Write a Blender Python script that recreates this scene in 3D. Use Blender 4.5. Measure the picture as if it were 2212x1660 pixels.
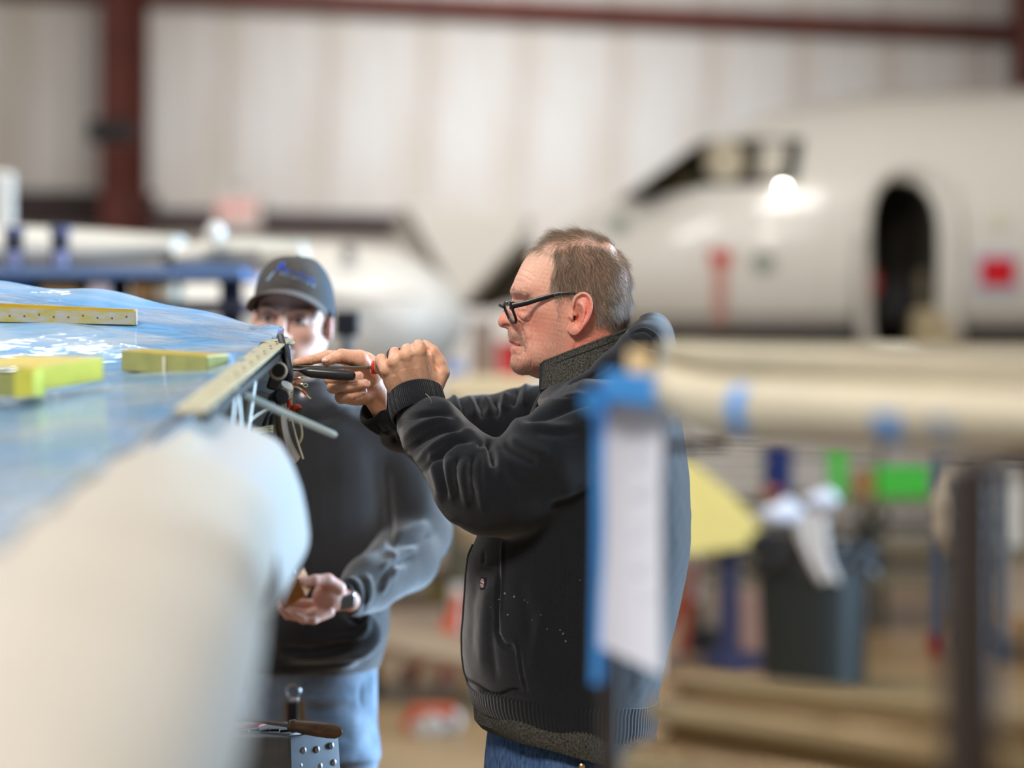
import bpy, bmesh, math, random
import numpy as np
import openvdb
from mathutils import Vector, Matrix

random.seed(7); rng = np.random.default_rng(11)
for o in list(bpy.data.objects): bpy.data.objects.remove(o)
SC = bpy.context.scene
COL = SC.collection
PI = math.pi

# ------------------------------------------------------------------ camera, world, light, exposure
H = 1.55                                   # eye height of the photographer
cam = bpy.data.cameras.new('camera'); cam.lens = 85; cam.sensor_width = 36; cam.sensor_fit = 'HORIZONTAL'
cam.clip_start = 0.05; cam.clip_end = 200
cam.dof.use_dof = True; cam.dof.focus_distance = 3.95; cam.dof.aperture_fstop = 1.55; cam.dof.aperture_blades = 0
camo = bpy.data.objects.new('camera', cam); COL.objects.link(camo)
camo.location = (0, 0, H); camo.rotation_euler = (PI/2, 0, 0); SC.camera = camo
SC.view_settings.view_transform = 'Standard'; SC.view_settings.look = 'None'
SC.view_settings.exposure = 0.18; SC.view_settings.gamma = 1.0; SC.view_settings.use_curve_mapping = False
SC.cycles.use_denoising = True
SC.cycles.max_bounces = 8; SC.cycles.diffuse_bounces = 4; SC.cycles.glossy_bounces = 4
SC.cycles.transmission_bounces = 6; SC.cycles.transparent_max_bounces = 8
SC.cycles.sample_clamp_indirect = 6.0
SC.cycles.caustics_reflective = False; SC.cycles.caustics_refractive = False
w = bpy.data.worlds.new('daylight'); SC.world = w; w.use_nodes = True
bg = w.node_tree.nodes['Background']; bg.inputs[0].default_value = (0.80, 0.90, 1.0, 1); bg.inputs[1].default_value = .9

def area(name, loc, aim, sx, sy, power, col=(1, 1, 1)):
    l = bpy.data.lights.new(name, 'AREA'); l.shape = 'RECTANGLE'; l.size = sx; l.size_y = sy
    l.energy = power; l.color = col
    o = bpy.data.objects.new(name, l); COL.objects.link(o); o.location = loc
    o.rotation_euler = (Vector(aim) - Vector(loc)).to_track_quat('-Z', 'Y').to_euler()
    return o
# high bay lamps under the roof (out of frame), over the work area and the jet, plus one added fill
area('overhead_or_fill_lamp', (-3.2, 5.2, 6.9), (-.4, 4.1, 1.4), 2.0, 2.0, 105, (1.0, .97, .94))
area('overhead_or_fill_lamp', (-1.7, -1.0, 6.9), (.1, 4.0, 1.2), 2.0, 2.0, 590, (1.0, .92, .85))  # unseen fill lamp added behind the camera to brighten the head's near side
area('overhead_or_fill_lamp', (-3.2, 11.0, 6.9), (-3.0, 12.5, 0), 2.0, 2.0, 150, (1.0, .96, .91))
area('overhead_or_fill_lamp', (.8, 11.5, 6.9), (1.2, 15.0, 1), 2.0, 2.0, 205, (1.0, .95, .89))
wl_ = area('overhead_or_fill_lamp', (.6, 16.6, 6.8), (.5, 22.5, 2.5), 2.0, 2.0, 112, (.94, .97, 1.0)); wl_.data.spread = math.radians(82)
# cool daylight through the open hangar door on the right
dl_ = area('hangar_door_daylight', (9.2, 8.0, 2.7), (0, 4.2, 1.3), 7.0, 4.6, 1550, (.46, .71, 1.0)); dl_.data.spread = math.radians(110)
# ------------------------------------------------------------------ tools
F = 5223.0; CX, CY = 1106.0, 830.0         # focal length and centre in photo pixels
def P(px, py, Y): return Vector(((px-CX)/F*Y, Y, H-(py-CY)/F*Y))
def S(n, Y): return n/F*Y
def V(*a): return Vector(a)

MATS = {}
def mat(name, col, rough=.6, metal=0.0, noise=0.0, nscale=30.0, bump=0.0, bscale=200.0, sheen=0.0, spec=.5,
        attr=False, sss=0.0, coat=0.0, emit=None, estr=1.0, alpha=1.0, trans=0.0, ior=1.45, col2=None, stretch=None):
    if name in MATS: return MATS[name]
    m = bpy.data.materials.new(name); m.use_nodes = True; MATS[name] = m
    nt = m.node_tree; N = nt.nodes; L = nt.links; b = N['Principled BSDF']
    b.inputs['Roughness'].default_value = rough; b.inputs['Metallic'].default_value = metal
    b.inputs['Specular IOR Level'].default_value = spec; b.inputs['IOR'].default_value = ior
    b.inputs['Base Color'].default_value = (*col, 1)
    src = None
    tc = N.new('ShaderNodeTexCoord'); mp = N.new('ShaderNodeMapping'); L.new(tc.outputs['Object'], mp.inputs[0])
    if stretch: mp.inputs['Scale'].default_value = stretch
    if attr:
        a = N.new('ShaderNodeAttribute'); a.attribute_name = 'Col'; src = a.outputs['Color']
    if noise > 0 or col2:
        t = N.new('ShaderNodeTexNoise'); t.inputs['Scale'].default_value = nscale; t.inputs['Detail'].default_value = 6
        L.new(mp.outputs[0], t.inputs['Vector'])
        r = N.new('ShaderNodeMapRange'); L.new(t.outputs['Fac'], r.inputs[0])
        r.inputs[1].default_value = .3; r.inputs[2].default_value = .7
        if col2:
            x = N.new('ShaderNodeMix'); x.data_type = 'RGBA'; L.new(r.outputs[0], x.inputs['Factor'])
            x.inputs['A'].default_value = (*col, 1); x.inputs['B'].default_value = (*col2, 1); src = x.outputs['Result']
        else:
            r.inputs[3].default_value = 1-noise; r.inputs[4].default_value = 1+noise
            x = N.new('ShaderNodeMix'); x.data_type = 'RGBA'; x.blend_type = 'MULTIPLY'; x.inputs['Factor'].default_value = 1
            if src is not None: L.new(src, x.inputs['A'])
            else: x.inputs['A'].default_value = (*col, 1)
            L.new(r.outputs[0], x.inputs['B']); src = x.outputs['Result']
    if src is not None: L.new(src, b.inputs['Base Color'])
    if bump > 0:
        t2 = N.new('ShaderNodeTexNoise'); t2.inputs['Scale'].default_value = bscale; t2.inputs['Detail'].default_value = 4
        L.new(mp.outputs[0], t2.inputs['Vector'])
        bp = N.new('ShaderNodeBump'); bp.inputs['Strength'].default_value = bump; bp.inputs['Distance'].default_value = .002
        L.new(t2.outputs['Fac'], bp.inputs['Height']); L.new(bp.outputs[0], b.inputs['Normal'])
    if sheen: b.inputs['Sheen Weight'].default_value = sheen; b.inputs['Sheen Roughness'].default_value = .5
    if sss:
        b.inputs['Subsurface Weight'].default_value = sss; b.inputs['Subsurface Radius'].default_value = (1, .35, .2)
        b.inputs['Subsurface Scale'].default_value = .006
    if coat: b.inputs['Coat Weight'].default_value = coat; b.inputs['Coat Roughness'].default_value = .1
    if emit: b.inputs['Emission Color'].default_value = (*emit, 1); b.inputs['Emission Strength'].default_value = estr
    if alpha < 1: b.inputs['Alpha'].default_value = alpha
    if trans: b.inputs['Transmission Weight'].default_value = trans
    return m

def tag(o, label=None, cat=None, group=None, kind=None):
    if label: o['label'] = label
    if cat: o['category'] = cat
    if group: o['group'] = group
    if kind: o['kind'] = kind
    return o

def link(name, me, m=None, parent=None, smooth=True):
    o = bpy.data.objects.new(name, me); COL.objects.link(o)
    if m is not None:
        for q in (m if isinstance(m, (list, tuple)) else [m]): me.materials.append(q)
    if smooth and hasattr(me, 'polygons'): me.polygons.foreach_set('use_smooth', np.ones(len(me.polygons), bool))
    if parent is not None:
        o.parent = parent; o.location = -wloc(parent)
    return o
def wloc(o):
    v = Vector(o.location)
    while o.parent: o = o.parent; v += o.location
    return v
def thing(name, loc, label, cat, group=None):
    o = bpy.data.objects.new(name, None); COL.objects.link(o); o.location = loc; o.empty_display_size = .05
    return tag(o, label, cat, group)
def dup(root, delta, label=None, group=None):
    """a copy of a thing with copies of its parts and sub-parts, moved by delta"""
    r = root.copy(); COL.objects.link(r); r.location = Vector(root.location) + Vector(delta)
    if label: r['label'] = label
    if group: r['group'] = group
    def kids(a, b):
        for ch in list(a.children):
            c = ch.copy(); COL.objects.link(c); c.parent = b; kids(ch, c)
    kids(root, r); return r

def frame(d):
    d = Vector(d).normalized(); u = Vector((0, 0, 1)) if abs(d.z) < .9 else Vector((0, 1, 0))
    a = d.cross(u).normalized(); return a, a.cross(d).normalized(), d
def smooth_path(pts, n=6):
    """Catmull-Rom through points"""
    p = [np.array(q, float) for q in pts]
    if len(p) < 3: return [Vector(q) for q in p]
    p = [2*p[0]-p[1]] + p + [2*p[-1]-p[-2]]; out = []
    for i in range(1, len(p)-2):
        for j in range(n):
            t = j/n; a, b, c, d = p[i-1:i+3]
            out.append(.5*((2*b)+(c-a)*t+(2*a-5*b+4*c-d)*t*t+(3*b-a-3*c+d)*t**3))
    out.append(p[-2]); return [Vector(q) for q in out]

class MB:
    """collects simple solids and links them as ONE mesh object"""
    def __init__(s): s.v = []; s.f = []
    def add(s, v, f):
        n = len(s.v); s.v += [tuple(q) for q in v]; s.f += [tuple(i+n for i in q) for q in f]; return s
    def box(s, c, size, R=None):
        c = Vector(c); v = []
        for z in (-1, 1):
            for x, y in ((-1, -1), (1, -1), (1, 1), (-1, 1)):
                q = Vector((x*size[0]/2, y*size[1]/2, z*size[2]/2)); v.append(c + (R @ q if R else q))
        return s.add(v, [(3, 2, 1, 0), (4, 5, 6, 7), (0, 1, 5, 4), (1, 2, 6, 5), (2, 3, 7, 6), (3, 0, 4, 7)])
    def bar(s, a, b, w, h, up=None):
        a, b = Vector(a), Vector(b); d = (b-a); L = d.length; d.normalize()
        u = Vector(up) if up else (Vector((0, 0, 1)) if abs(d.z) < .9 else Vector((0, 1, 0)))
        x = d.cross(u).normalized(); z = x.cross(d)
        return s.box((a+b)/2, (w, L, h), Matrix((x, d, z)).transposed())
    def tube(s, pts, r, n=10, cap=True, flat=1.0, flatdir=None):
        pts = [Vector(q) for q in pts]; m = len(pts); rr = r if isinstance(r, (list, tuple, np.ndarray)) else [r]*m
        v = []; f = []; pa = None
        for i in range(m):
            d = (pts[min(i+1, m-1)] - pts[max(i-1, 0)]).normalized()
            if flatdir is not None: a = Vector(flatdir); a = (a - d*a.dot(d)).normalized()
            elif pa is None: a, _, _ = frame(d)
            else: a = (pa - d*pa.dot(d)).normalized()
            pa = a; b = d.cross(a)
            for k in range(n):
                t = 2*PI*k/n; v.append(pts[i] + a*math.cos(t)*rr[i]*flat + b*math.sin(t)*rr[i])
        for i in range(m-1):
            for k in range(n):
                k2 = (k+1) % n; f.append((i*n+k, i*n+k2, (i+1)*n+k2, (i+1)*n+k))
        if cap: f.append(tuple(range(n-1, -1, -1))); f.append(tuple((m-1)*n+k for k in range(n)))
        return s.add(v, f)
    def lathe(s, prof, c, axis=(0, 0, 1), n=24):
        a, b, d = frame(axis); c = Vector(c); v = []; f = []; m = len(prof)
        for r, h in prof:
            for k in range(n):
                t = 2*PI*k/n; v.append(c + a*math.cos(t)*r + b*math.sin(t)*r + d*h)
        for i in range(m-1):
            for k in range(n):
                k2 = (k+1) % n; f.append((i*n+k, i*n+k2, (i+1)*n+k2, (i+1)*n+k))
        f.append(tuple(range(n-1, -1, -1))); f.append(tuple((m-1)*n+k for k in range(n)))
        return s.add(v, f)
    def prism(s, poly, off):
        off = Vector(off); n = len(poly); v = [Vector(q) for q in poly] + [Vector(q)+off for q in poly]
        f = [tuple(range(n-1, -1, -1)), tuple(range(n, 2*n))] + [(i, (i+1) % n, n+(i+1) % n, n+i) for i in range(n)]
        return s.add(v, f)
    def ball(s, c, r, nu=14, nv=9, sc=(1, 1, 1), R=None):
        c = Vector(c); v = []; f = []
        def q(x, y, z):
            p = Vector((x*r*sc[0], y*r*sc[1], z*r*sc[2])); return c + (R @ p if R else p)
        v.append(q(0, 0, 1))
        for i in range(1, nv):
            t = PI*i/nv
            for k in range(nu): v.append(q(math.sin(t)*math.cos(2*PI*k/nu), math.sin(t)*math.sin(2*PI*k/nu), math.cos(t)))
        v.append(q(0, 0, -1)); e = len(v)-1
        for k in range(nu): f.append((0, 1+k, 1+(k+1) % nu)); f.append((e, e-nu+(k+1) % nu, e-nu+k))
        for i in range(nv-2):
            for k in range(nu):
                a = 1+i*nu+k; b = 1+i*nu+(k+1) % nu; f.append((a, a+nu, b+nu, b))
        return s.add(v, f)
    def grid(s, fn, nu, nv, thick=0.0):
        """sheet fn(u,v) with u,v in 0..1, given a thickness"""
        A = [[Vector(fn(i/nu, j/nv)) for j in range(nv+1)] for i in range(nu+1)]
        v = []; f = []; w = nv+1
        if thick == 0:
            for r in A: v += r
            f = [(i*w+j, (i+1)*w+j, (i+1)*w+j+1, i*w+j+1) for i in range(nu) for j in range(nv)]
            return s.add(v, f)
        B = []
        for i in range(nu+1):
            for j in range(nv+1):
                du = A[min(i+1, nu)][j]-A[max(i-1, 0)][j]; dv = A[i][min(j+1, nv)]-A[i][max(j-1, 0)]
                nn = du.cross(dv); nn = nn.normalized() if nn.length > 1e-12 else Vector((0, 0, 1))
                v.append(A[i][j]+nn*thick/2); B.append(A[i][j]-nn*thick/2)
        o = len(v); v += B
        for i in range(nu):
            for j in range(nv):
                q = (i*w+j, (i+1)*w+j, (i+1)*w+j+1, i*w+j+1); f.append(q); f.append(tuple(o+k for k in q[::-1]))
        ed = [i*w for i in range(nu+1)] + [nu*w+j for j in range(1, nv+1)] + [i*w+nv for i in range(nu-1, -1, -1)] + [j for j in range(nv-1, 0, -1)]
        for a, b in zip(ed, ed[1:]+ed[:1]): f.append((b, a, o+a, o+b))
        return s.add(v, f)
    def build(s, name, m, parent=None, smooth=True, bevel=0.0, seg=2, angle=35, sub=0):
        me = bpy.data.meshes.new(name); me.from_pydata(s.v, [], s.f); me.validate()
        bm = bmesh.new(); bm.from_mesh(me); bmesh.ops.recalc_face_normals(bm, faces=bm.faces); bm.to_mesh(me); bm.free()
        o = link(name, me, m, parent, smooth)
        if bevel:
            md = o.modifiers.new('bevel', 'BEVEL'); md.width = bevel; md.segments = seg; md.limit_method = 'ANGLE'; md.angle_limit = math.radians(30)
        if sub:
            md = o.modifiers.new('sub', 'SUBSURF'); md.levels = sub; md.render_levels = sub
        if smooth and not sub: me.set_sharp_from_angle(angle=math.radians(angle))
        return o

# ---- implicit modelling: solids blended on a voxel grid, then meshed
class Vol:
    def __init__(s, lo, hi, vx, big=.03):
        s.lo = np.array(lo, np.float32); s.vx = vx; s.n = np.ceil((np.array(hi)-np.array(lo))/vx).astype(int)+1
        s.d = np.full(tuple(s.n), big, np.float32); s.big = big; s.rs = 1.0
    def sub(s, lo, hi):
        i0 = np.maximum(np.floor((np.array(lo)-s.lo)/s.vx).astype(int), 0); i1 = np.minimum(np.ceil((np.array(hi)-s.lo)/s.vx).astype(int)+1, s.n)
        if (i1 <= i0).any(): return None
        sl = tuple(slice(a, b) for a, b in zip(i0, i1))
        g = [(s.lo[k] + s.vx*np.arange(i0[k], i1[k], dtype=np.float32)) for k in range(3)]
        return sl, g[0][:, None, None], g[1][None, :, None], g[2][None, None, :]
    def put(s, sl, e, k, cut=False):
        d = s.d[sl]
        if cut: e = -e; h = np.clip(.5-.5*(e-d)/k, 0, 1) if k > 0 else 0; s.d[sl] = np.maximum(d, e) if k <= 0 else (d*h + e*(1-h) + k*h*(1-h)); return
        if k <= 0: s.d[sl] = np.minimum(d, e); return
        h = np.clip(.5+.5*(d-e)/k, 0, 1); s.d[sl] = d*(1-h) + e*h - k*h*(1-h)
    def cone(s, a, b, ra, rb, k=.004, flat=None, f=1.0, cut=False):
        ra = ra*s.rs; rb = rb*s.rs; a = np.array(a, np.float32); b = np.array(b, np.float32); m = max(ra, rb)*max(1, f, 1/f)+k+.008
        q = s.sub(np.minimum(a, b)-m, np.maximum(a, b)+m)
        if q is None: return s
        sl, X, Y, Z = q; ab = b-a; L2 = float(ab@ab)+1e-12
        x, y, z = X-a[0], Y-a[1], Z-a[2]; t = np.clip((x*ab[0]+y*ab[1]+z*ab[2])/L2, 0, 1)
        x = x-t*ab[0]; y = y-t*ab[1]; z = z-t*ab[2]
        if flat is not None:
            n = np.array(flat, np.float32); n /= np.linalg.norm(n); e = (x*n[0]+y*n[1]+z*n[2])*(1/f-1); x = x+e*n[0]; y = y+e*n[1]; z = z+e*n[2]
        e = np.sqrt(x*x+y*y+z*z)-(ra+(rb-ra)*t)
        if flat is not None: e = e*min(1, f)
        s.put(sl, e, k, cut); return s
    def chain(s, pts, rs, k=.004, **kw):
        for i in range(len(pts)-1): s.cone(pts[i], pts[i+1], rs[i], rs[i+1], k, **kw)
        return s
    def ell(s, c, r, R=None, k=.004, cut=False):
        c = np.array(c, np.float32); r = np.array(r, np.float32)*s.rs; m = float(r.max())+k+.008
        q = s.sub(c-m, c+m)
        if q is None: return s
        sl, X, Y, Z = q; x, y, z = X-c[0], Y-c[1], Z-c[2]
        if R is not None:
            R = np.array(R, np.float32); x, y, z = (R[0, 0]*x+R[1, 0]*y+R[2, 0]*z, R[0, 1]*x+R[1, 1]*y+R[2, 1]*z, R[0, 2]*x+R[1, 2]*y+R[2, 2]*z)
        k0 = np.sqrt((x/r[0])**2+(y/r[1])**2+(z/r[2])**2); k1 = np.sqrt((x/r[0]**2)**2+(y/r[1]**2)**2+(z/r[2]**2)**2)+1e-9
        s.put(sl, k0*(k0-1)/k1, k, cut); return s
    def mesh(s, relax=2):
        for ax in range(3):
            for e in (0, -1):
                ix = [slice(None)]*3; ix[ax] = e; s.d[tuple(ix)] = np.maximum(s.d[tuple(ix)], s.vx)
        g = openvdb.FloatGrid(s.big); g.copyFromArray(np.ascontiguousarray(s.d))
        p, q = g.convertToQuads(0.0)[:2]
        p = p.astype(np.float32)*s.vx+s.lo
        return relax_mesh(p, q, relax), q
def relax_mesh(p, q, it):
    if it:
        e = np.concatenate([q[:, [0, 1]], q[:, [1, 2]], q[:, [2, 3]], q[:, [3, 0]]]); e = np.concatenate([e, e[:, ::-1]])
        n = len(p); deg = np.maximum(np.bincount(e[:, 0], minlength=n), 1)
        for _ in range(it):
            a = np.stack([np.bincount(e[:, 0], p[e[:, 1], k], minlength=n) for k in range(3)], 1)/deg[:, None]
            p = p + .5*(a-p)
            a = np.stack([np.bincount(e[:, 0], p[e[:, 1], k], minlength=n) for k in range(3)], 1)/deg[:, None]
            p = p - .52*(a-p)*(.5 if it > 2 else 0)
    return p
def mk(name, p, q):
    me = bpy.data.meshes.new(name); n = len(p); m = len(q); w = q.shape[1]
    me.vertices.add(n); me.vertices.foreach_set('co', p.astype(np.float32).ravel())
    me.loops.add(m*w); me.loops.foreach_set('vertex_index', q.astype(np.int32).ravel())
    me.polygons.add(m); me.polygons.foreach_set('loop_start', np.arange(0, m*w, w, dtype=np.int32))
    me.update(calc_edges=True)
    bm = bmesh.new(); bm.from_mesh(me); bmesh.ops.recalc_face_normals(bm, faces=bm.faces); bm.to_mesh(me); bm.free()
    return me
def get(me):
    n = len(me.vertices); p = np.empty(n*3, np.float32); me.vertices.foreach_get('co', p); q = np.empty(n*3, np.float32)
    me.vertex_normals.foreach_get('vector', q); return p.reshape(-1, 3), q.reshape(-1, 3)
def put(me, p): me.vertices.foreach_set('co', p.astype(np.float32).ravel()); me.update()
def pix(p): return np.stack([CX+F*p[:, 0]/p[:, 1], CY-F*(p[:, 2]-H)/p[:, 1]], 1)
def dist_poly(q, pts, closed=False):
    """distance and run along a polyline, for 2-D or 3-D points"""
    pts = np.array(pts, np.float32)
    if closed: pts = np.concatenate([pts, pts[:1]])
    best = np.full(len(q), 1e9, np.float32); run = np.zeros(len(q), np.float32); m = len(pts)-1
    seg = np.linalg.norm(pts[1:]-pts[:-1], axis=1); cum = np.concatenate([[0], np.cumsum(seg)])
    for i in range(m):
        ab = pts[i+1]-pts[i]; t = np.clip(((q-pts[i])@ab)/(ab@ab+1e-9), 0, 1)
        d = np.linalg.norm(q-pts[i]-t[:, None]*ab, axis=1); c = d < best
        best[c] = d[c]; run[c] = ((cum[i]+t*seg[i])/cum[-1])[c]
    return best, run
def curve2(pts, n=6): return np.array([(v[0], v[1]) for v in smooth_path([(a, b, 0) for a, b in pts], n)])
def inside(q, poly):
    poly = np.array(poly, float); c = np.zeros(len(q), bool); n = len(poly)
    for i in range(n):
        a, b = poly[i], poly[i-1]
        if a[1] == b[1]: continue
        c ^= ((a[1] > q[:, 1]) != (b[1] > q[:, 1])) & (q[:, 0] < (b[0]-a[0])*(q[:, 1]-a[1])/(b[1]-a[1])+a[0])
    return c
def strokes(me, items, mask=None, facing=.15, q=None, times=1.0):
    """sculpt folds: each item is (pixel polyline, width px, height m); valley or ridge along the surface normal"""
    p, n = get(me); q = pix(p) if q is None else q
    f = np.clip((-n[:, 1]-facing+.35)/.35, 0, 1) if facing is not None else np.ones(len(p))
    if mask is not None: f = f*mask
    D = np.zeros(len(p), np.float32)
    for pts, wd, amp in items:
        c = curve2(pts) if len(pts) > 2 else np.array(pts, float)
        lo = c.min(0)-3*wd; hi = c.max(0)+3*wd
        ix = np.where((q[:, 0] > lo[0]) & (q[:, 0] < hi[0]) & (q[:, 1] > lo[1]) & (q[:, 1] < hi[1]) & (f > 0))[0]
        if not len(ix): continue
        d, t = dist_poly(q[ix], c)
        D[ix] += amp*np.exp(-(d/wd)**2)*np.clip(np.sin(PI*np.clip(t, .02, .98))*1.8, 0, 1)
    put(me, p + n*(D*f*times)[:, None]); return me
def fbm(p, scale, seed=0, oct=3):
    """cheap smooth noise from sines"""
    r = np.random.default_rng(seed); o = np.zeros(len(p)); a = 1.0
    for k in range(oct):
        for j in range(3):
            w_ = r.normal(size=3)*scale*(1.9**k); o += a*np.sin(p@w_+r.uniform(0, 6.28))/3
        a *= .55
    return o
def vcol(me, c):
    a = me.color_attributes.new('Col', 'FLOAT_COLOR', 'POINT')
    c = np.concatenate([c, np.ones((len(c), 1))], 1).astype(np.float32); a.data.foreach_set('color', c.ravel())
def lin(r, g, b):
    f = lambda c: (c/255/12.92) if c/255 <= .04045 else ((c/255+.055)/1.055)**2.4
    return (f(r), f(g), f(b))
def hair(name, m, parent, root, dirs, length, npt=5, rad=.00007, bend=None, jit=.25, cols=None):
    """strands as hair curves; root Nx3, dirs Nx3 (start), bend Nx3 (pull along the strand)"""
    N = len(root); hc = bpy.data.hair_curves.new(name); hc.add_curves([npt]*N)
    d = dirs + rng.normal(size=dirs.shape)*jit; d /= np.linalg.norm(d, axis=1)[:, None]
    L = length*rng.uniform(.6, 1.15, N); t = np.linspace(0, 1, npt); pts = np.empty((N, npt, 3), np.float32)
    bb = np.zeros_like(d) if bend is None else bend + rng.normal(size=d.shape)*jit*.6
    for i, s_ in enumerate(t): pts[:, i] = root + (d*s_ + bb*s_*s_)*L[:, None]
    hc.position_data.foreach_set('vector', pts.ravel())
    ra = hc.attributes.new('radius', 'FLOAT', 'POINT'); ra.data.foreach_set('value', np.tile(rad*(1-.6*t), N).astype(np.float32))
    if cols is not None:
        a = hc.attributes.new('Col', 'FLOAT_COLOR', 'CURVE'); a.data.foreach_set('color', np.concatenate([cols, np.ones((N, 1))], 1).astype(np.float32).ravel())
    hc.materials.append(m)
    o = bpy.data.objects.new(name, hc); COL.objects.link(o); o.parent = parent; o.location = -wloc(parent); return o
def scatter(me, N, dens=None):
    """random points on a mesh with normals; dens is per vertex 0..1"""
    p, n = get(me); me.calc_loop_triangles(); T = np.empty(len(me.loop_triangles)*3, np.int32); me.loop_triangles.foreach_get('vertices', T); T = T.reshape(-1, 3)
    a = np.linalg.norm(np.cross(p[T[:, 1]]-p[T[:, 0]], p[T[:, 2]]-p[T[:, 0]]), axis=1)
    if dens is not None: a = a*dens[T].mean(1)
    k = rng.choice(len(T), N, p=a/a.sum()); u = rng.random((N, 2)); fl = u.sum(1) > 1; u[fl] = 1-u[fl]
    w_ = np.stack([1-u.sum(1), u[:, 0], u[:, 1]], 1)[:, :, None]
    return (p[T[k]]*w_).sum(1), (n[T[k]]*w_).sum(1)
def union(objs):
    """one continuous mesh out of overlapping closed meshes"""
    a = objs[0]
    for b in objs[1:]:
        md = a.modifiers.new('u', 'BOOLEAN'); md.operation = 'UNION'; md.object = b; md.solver = 'MANIFOLD'
    dg = bpy.context.evaluated_depsgraph_get(); me = bpy.data.meshes.new_from_object(a.evaluated_get(dg))
    a.modifiers.clear(); a.data = me
    for b in objs[1:]: bpy.data.objects.remove(b)
    return a
# ------------------------------------------------------------------ hangar shell
M_FLOOR = mat('sealed_concrete', lin(150, 122, 86), rough=.38, noise=.14, nscale=1.6, bump=.05, bscale=40)
M_WALL = mat('white_siding', lin(230, 229, 228), rough=.55, col2=lin(208, 196, 182), nscale=.9, stretch=(1.6, 1.6, .4))
M_RUST = mat('red_oxide_steel', lin(98, 44, 34), rough=.6, noise=.2, nscale=3)
M_DKBROWN = mat('dark_brown_steel', lin(52, 38, 36), rough=.6, noise=.2, nscale=3)
M_ROOF = mat('roof_liner', lin(214, 212, 208), rough=.7)
fl = MB().box((0, 10, -.05), (26, 42, .1)).build('floor', M_FLOOR, smooth=False); tag(fl, kind='structure')
def wy(x): return 21.5 + .30*(x+2.5)                # the back wall runs away to the right
wdir = Vector((1, .30, 0)).normalized(); wn = Vector((.30, -1, 0)).normalized()   # wn faces the camera
WR = Matrix((wdir, -wn, Vector((0, 0, 1)))).transposed()
wb = MB().box((1.0, wy(1.0)+.16, 3.6), (25, .10, 7.2), WR).build('wall_back', M_WALL, smooth=False); tag(wb, kind='structure')
pm = None
for i in range(17):                                   # ribbed siding sheets, 0.92 m wide
    x = -7.4 + i*.92*wdir.x
    if pm is None:
        m = MB().box((0, 0, 3.5), (.905, .02, 7.0))
        for k in range(4): m.prism([(-.40+k*.23, -.01, 0), (-.375+k*.23, -.038, 0), (-.335+k*.23, -.038, 0), (-.31+k*.23, -.01, 0)], (0, 0, 7.0))
        po = m.build('panel', M_WALL, wb, smooth=False); pm = po.data
    else:
        po = bpy.data.objects.new('panel', pm); COL.objects.link(po); po.parent = wb
    po.location = (x, wy(x)+.085, .02); po.rotation_euler = (0, 0, math.atan2(.30, 1))
def wallbar(name, x0, x1, z0, z1, dep, m, kind='structure', off=0.0):
    a = V(x0, wy(x0), 0); b = V(x1, wy(x1), 0); c = (a+b)/2 + wn*(dep/2-.04+off)
    o = MB().box((c.x, c.y, (z0+z1)/2), ((b-a).length, dep, z1-z0), WR).build(name, m, smooth=False); return tag(o, kind=kind)
wallbar('trim_1', -8.2, 9.0, 4.90, 5.08, .16, M_RUST)
wallbar('trim_2', -8.2, -.9, 2.93, 3.09, .14, mat('plum_brown_steel', lin(62, 48, 52), rough=.6))
wallbar('trim_3', -8.2, -3.15, 2.98, 3.22, .18, M_DKBROWN)
def icolumn(name, x, depth, wf, hgt=7.1):
    """H section column: two flanges and a web"""
    c = V(x, wy(x), 0) + wn*(.08+depth/2); m = MB()
    for s in (-1, 1): m.box((0, s*depth/2, hgt/2), (wf, .03, hgt))
    m.box((0, 0, hgt/2), (.03, depth, hgt))
    o = m.build(name, M_RUST, smooth=False); o.location = c; o.rotation_euler = (0, 0, -.12); return tag(o, kind='structure')
icolumn('column_left', P(214, 0, 20.2).x, .55, .26)
icolumn('column_right', 4.92, .55, .34)
ce = MB().box((0, 10, 7.25), (26, 42, .1)).build('ceiling', M_ROOF, smooth=False); tag(ce, kind='structure')
wl = MB().box((-9.5, 10, 3.6), (.12, 42, 7.2)).build('wall_left', M_WALL, smooth=False); tag(wl, kind='structure')
m = MB().box((9.5, 21.5, 3.6), (.12, 19, 7.2)).box((9.5, 8.0, 6.2), (.12, 8, 2.0)).box((9.5, -3.5, 3.6), (.12, 15, 7.2))   # right wall with the open hangar door
wr = m.build('wall_right', M_WALL, smooth=False); tag(wr, kind='structure')
m = MB().box((0, -9.5, 3.6), (19, .12, 7.2))
wf = m.build('wall_front', M_WALL, smooth=False); tag(wf, kind='structure')
wp = MB().box((3.2, 1.0, 1.4), (.12, 6.1, 2.8)).build('shade_panel', mat('grey_shade_panel', lin(150, 148, 144), rough=.7), smooth=False); tag(wp, kind='structure')  # unseen panel added to keep the door daylight off the wing tip
# ------------------------------------------------------------------ person at the wing tip (profile, in focus)
Y1 = 4.03                                   # distance of his mid plane
U1 = Y1/F                                   # metres per pixel there
M_SKIN = mat('skin', (.6, .4, .3), rough=.42, attr=True, noise=.07, nscale=420, bump=.16, bscale=900, sss=.10, spec=.42)
M_BLACKCLOTH = mat('black_fleece', lin(15, 18, 24), rough=.95, noise=.5, nscale=520, bump=.4, bscale=800, sheen=.34, spec=.2)
M_HEATHER = mat('heather_knit', lin(16, 16, 17), rough=.95, col2=lin(92, 90, 82), nscale=560, bump=.6, bscale=500, spec=.2, stretch=(1, 1, .6))
M_DENIM = mat('blue_denim', lin(44, 68, 108), rough=.9, col2=lin(84, 112, 152), nscale=260, bump=.5, bscale=700, spec=.2, stretch=(1, 1, .25))
M_BLACKPL = mat('black_acetate', (.008, .008, .009), rough=.34, spec=.5)
M_CLEAR = mat('clear_lens', (.9, .95, .95), rough=.03, alpha=.16)
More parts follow.
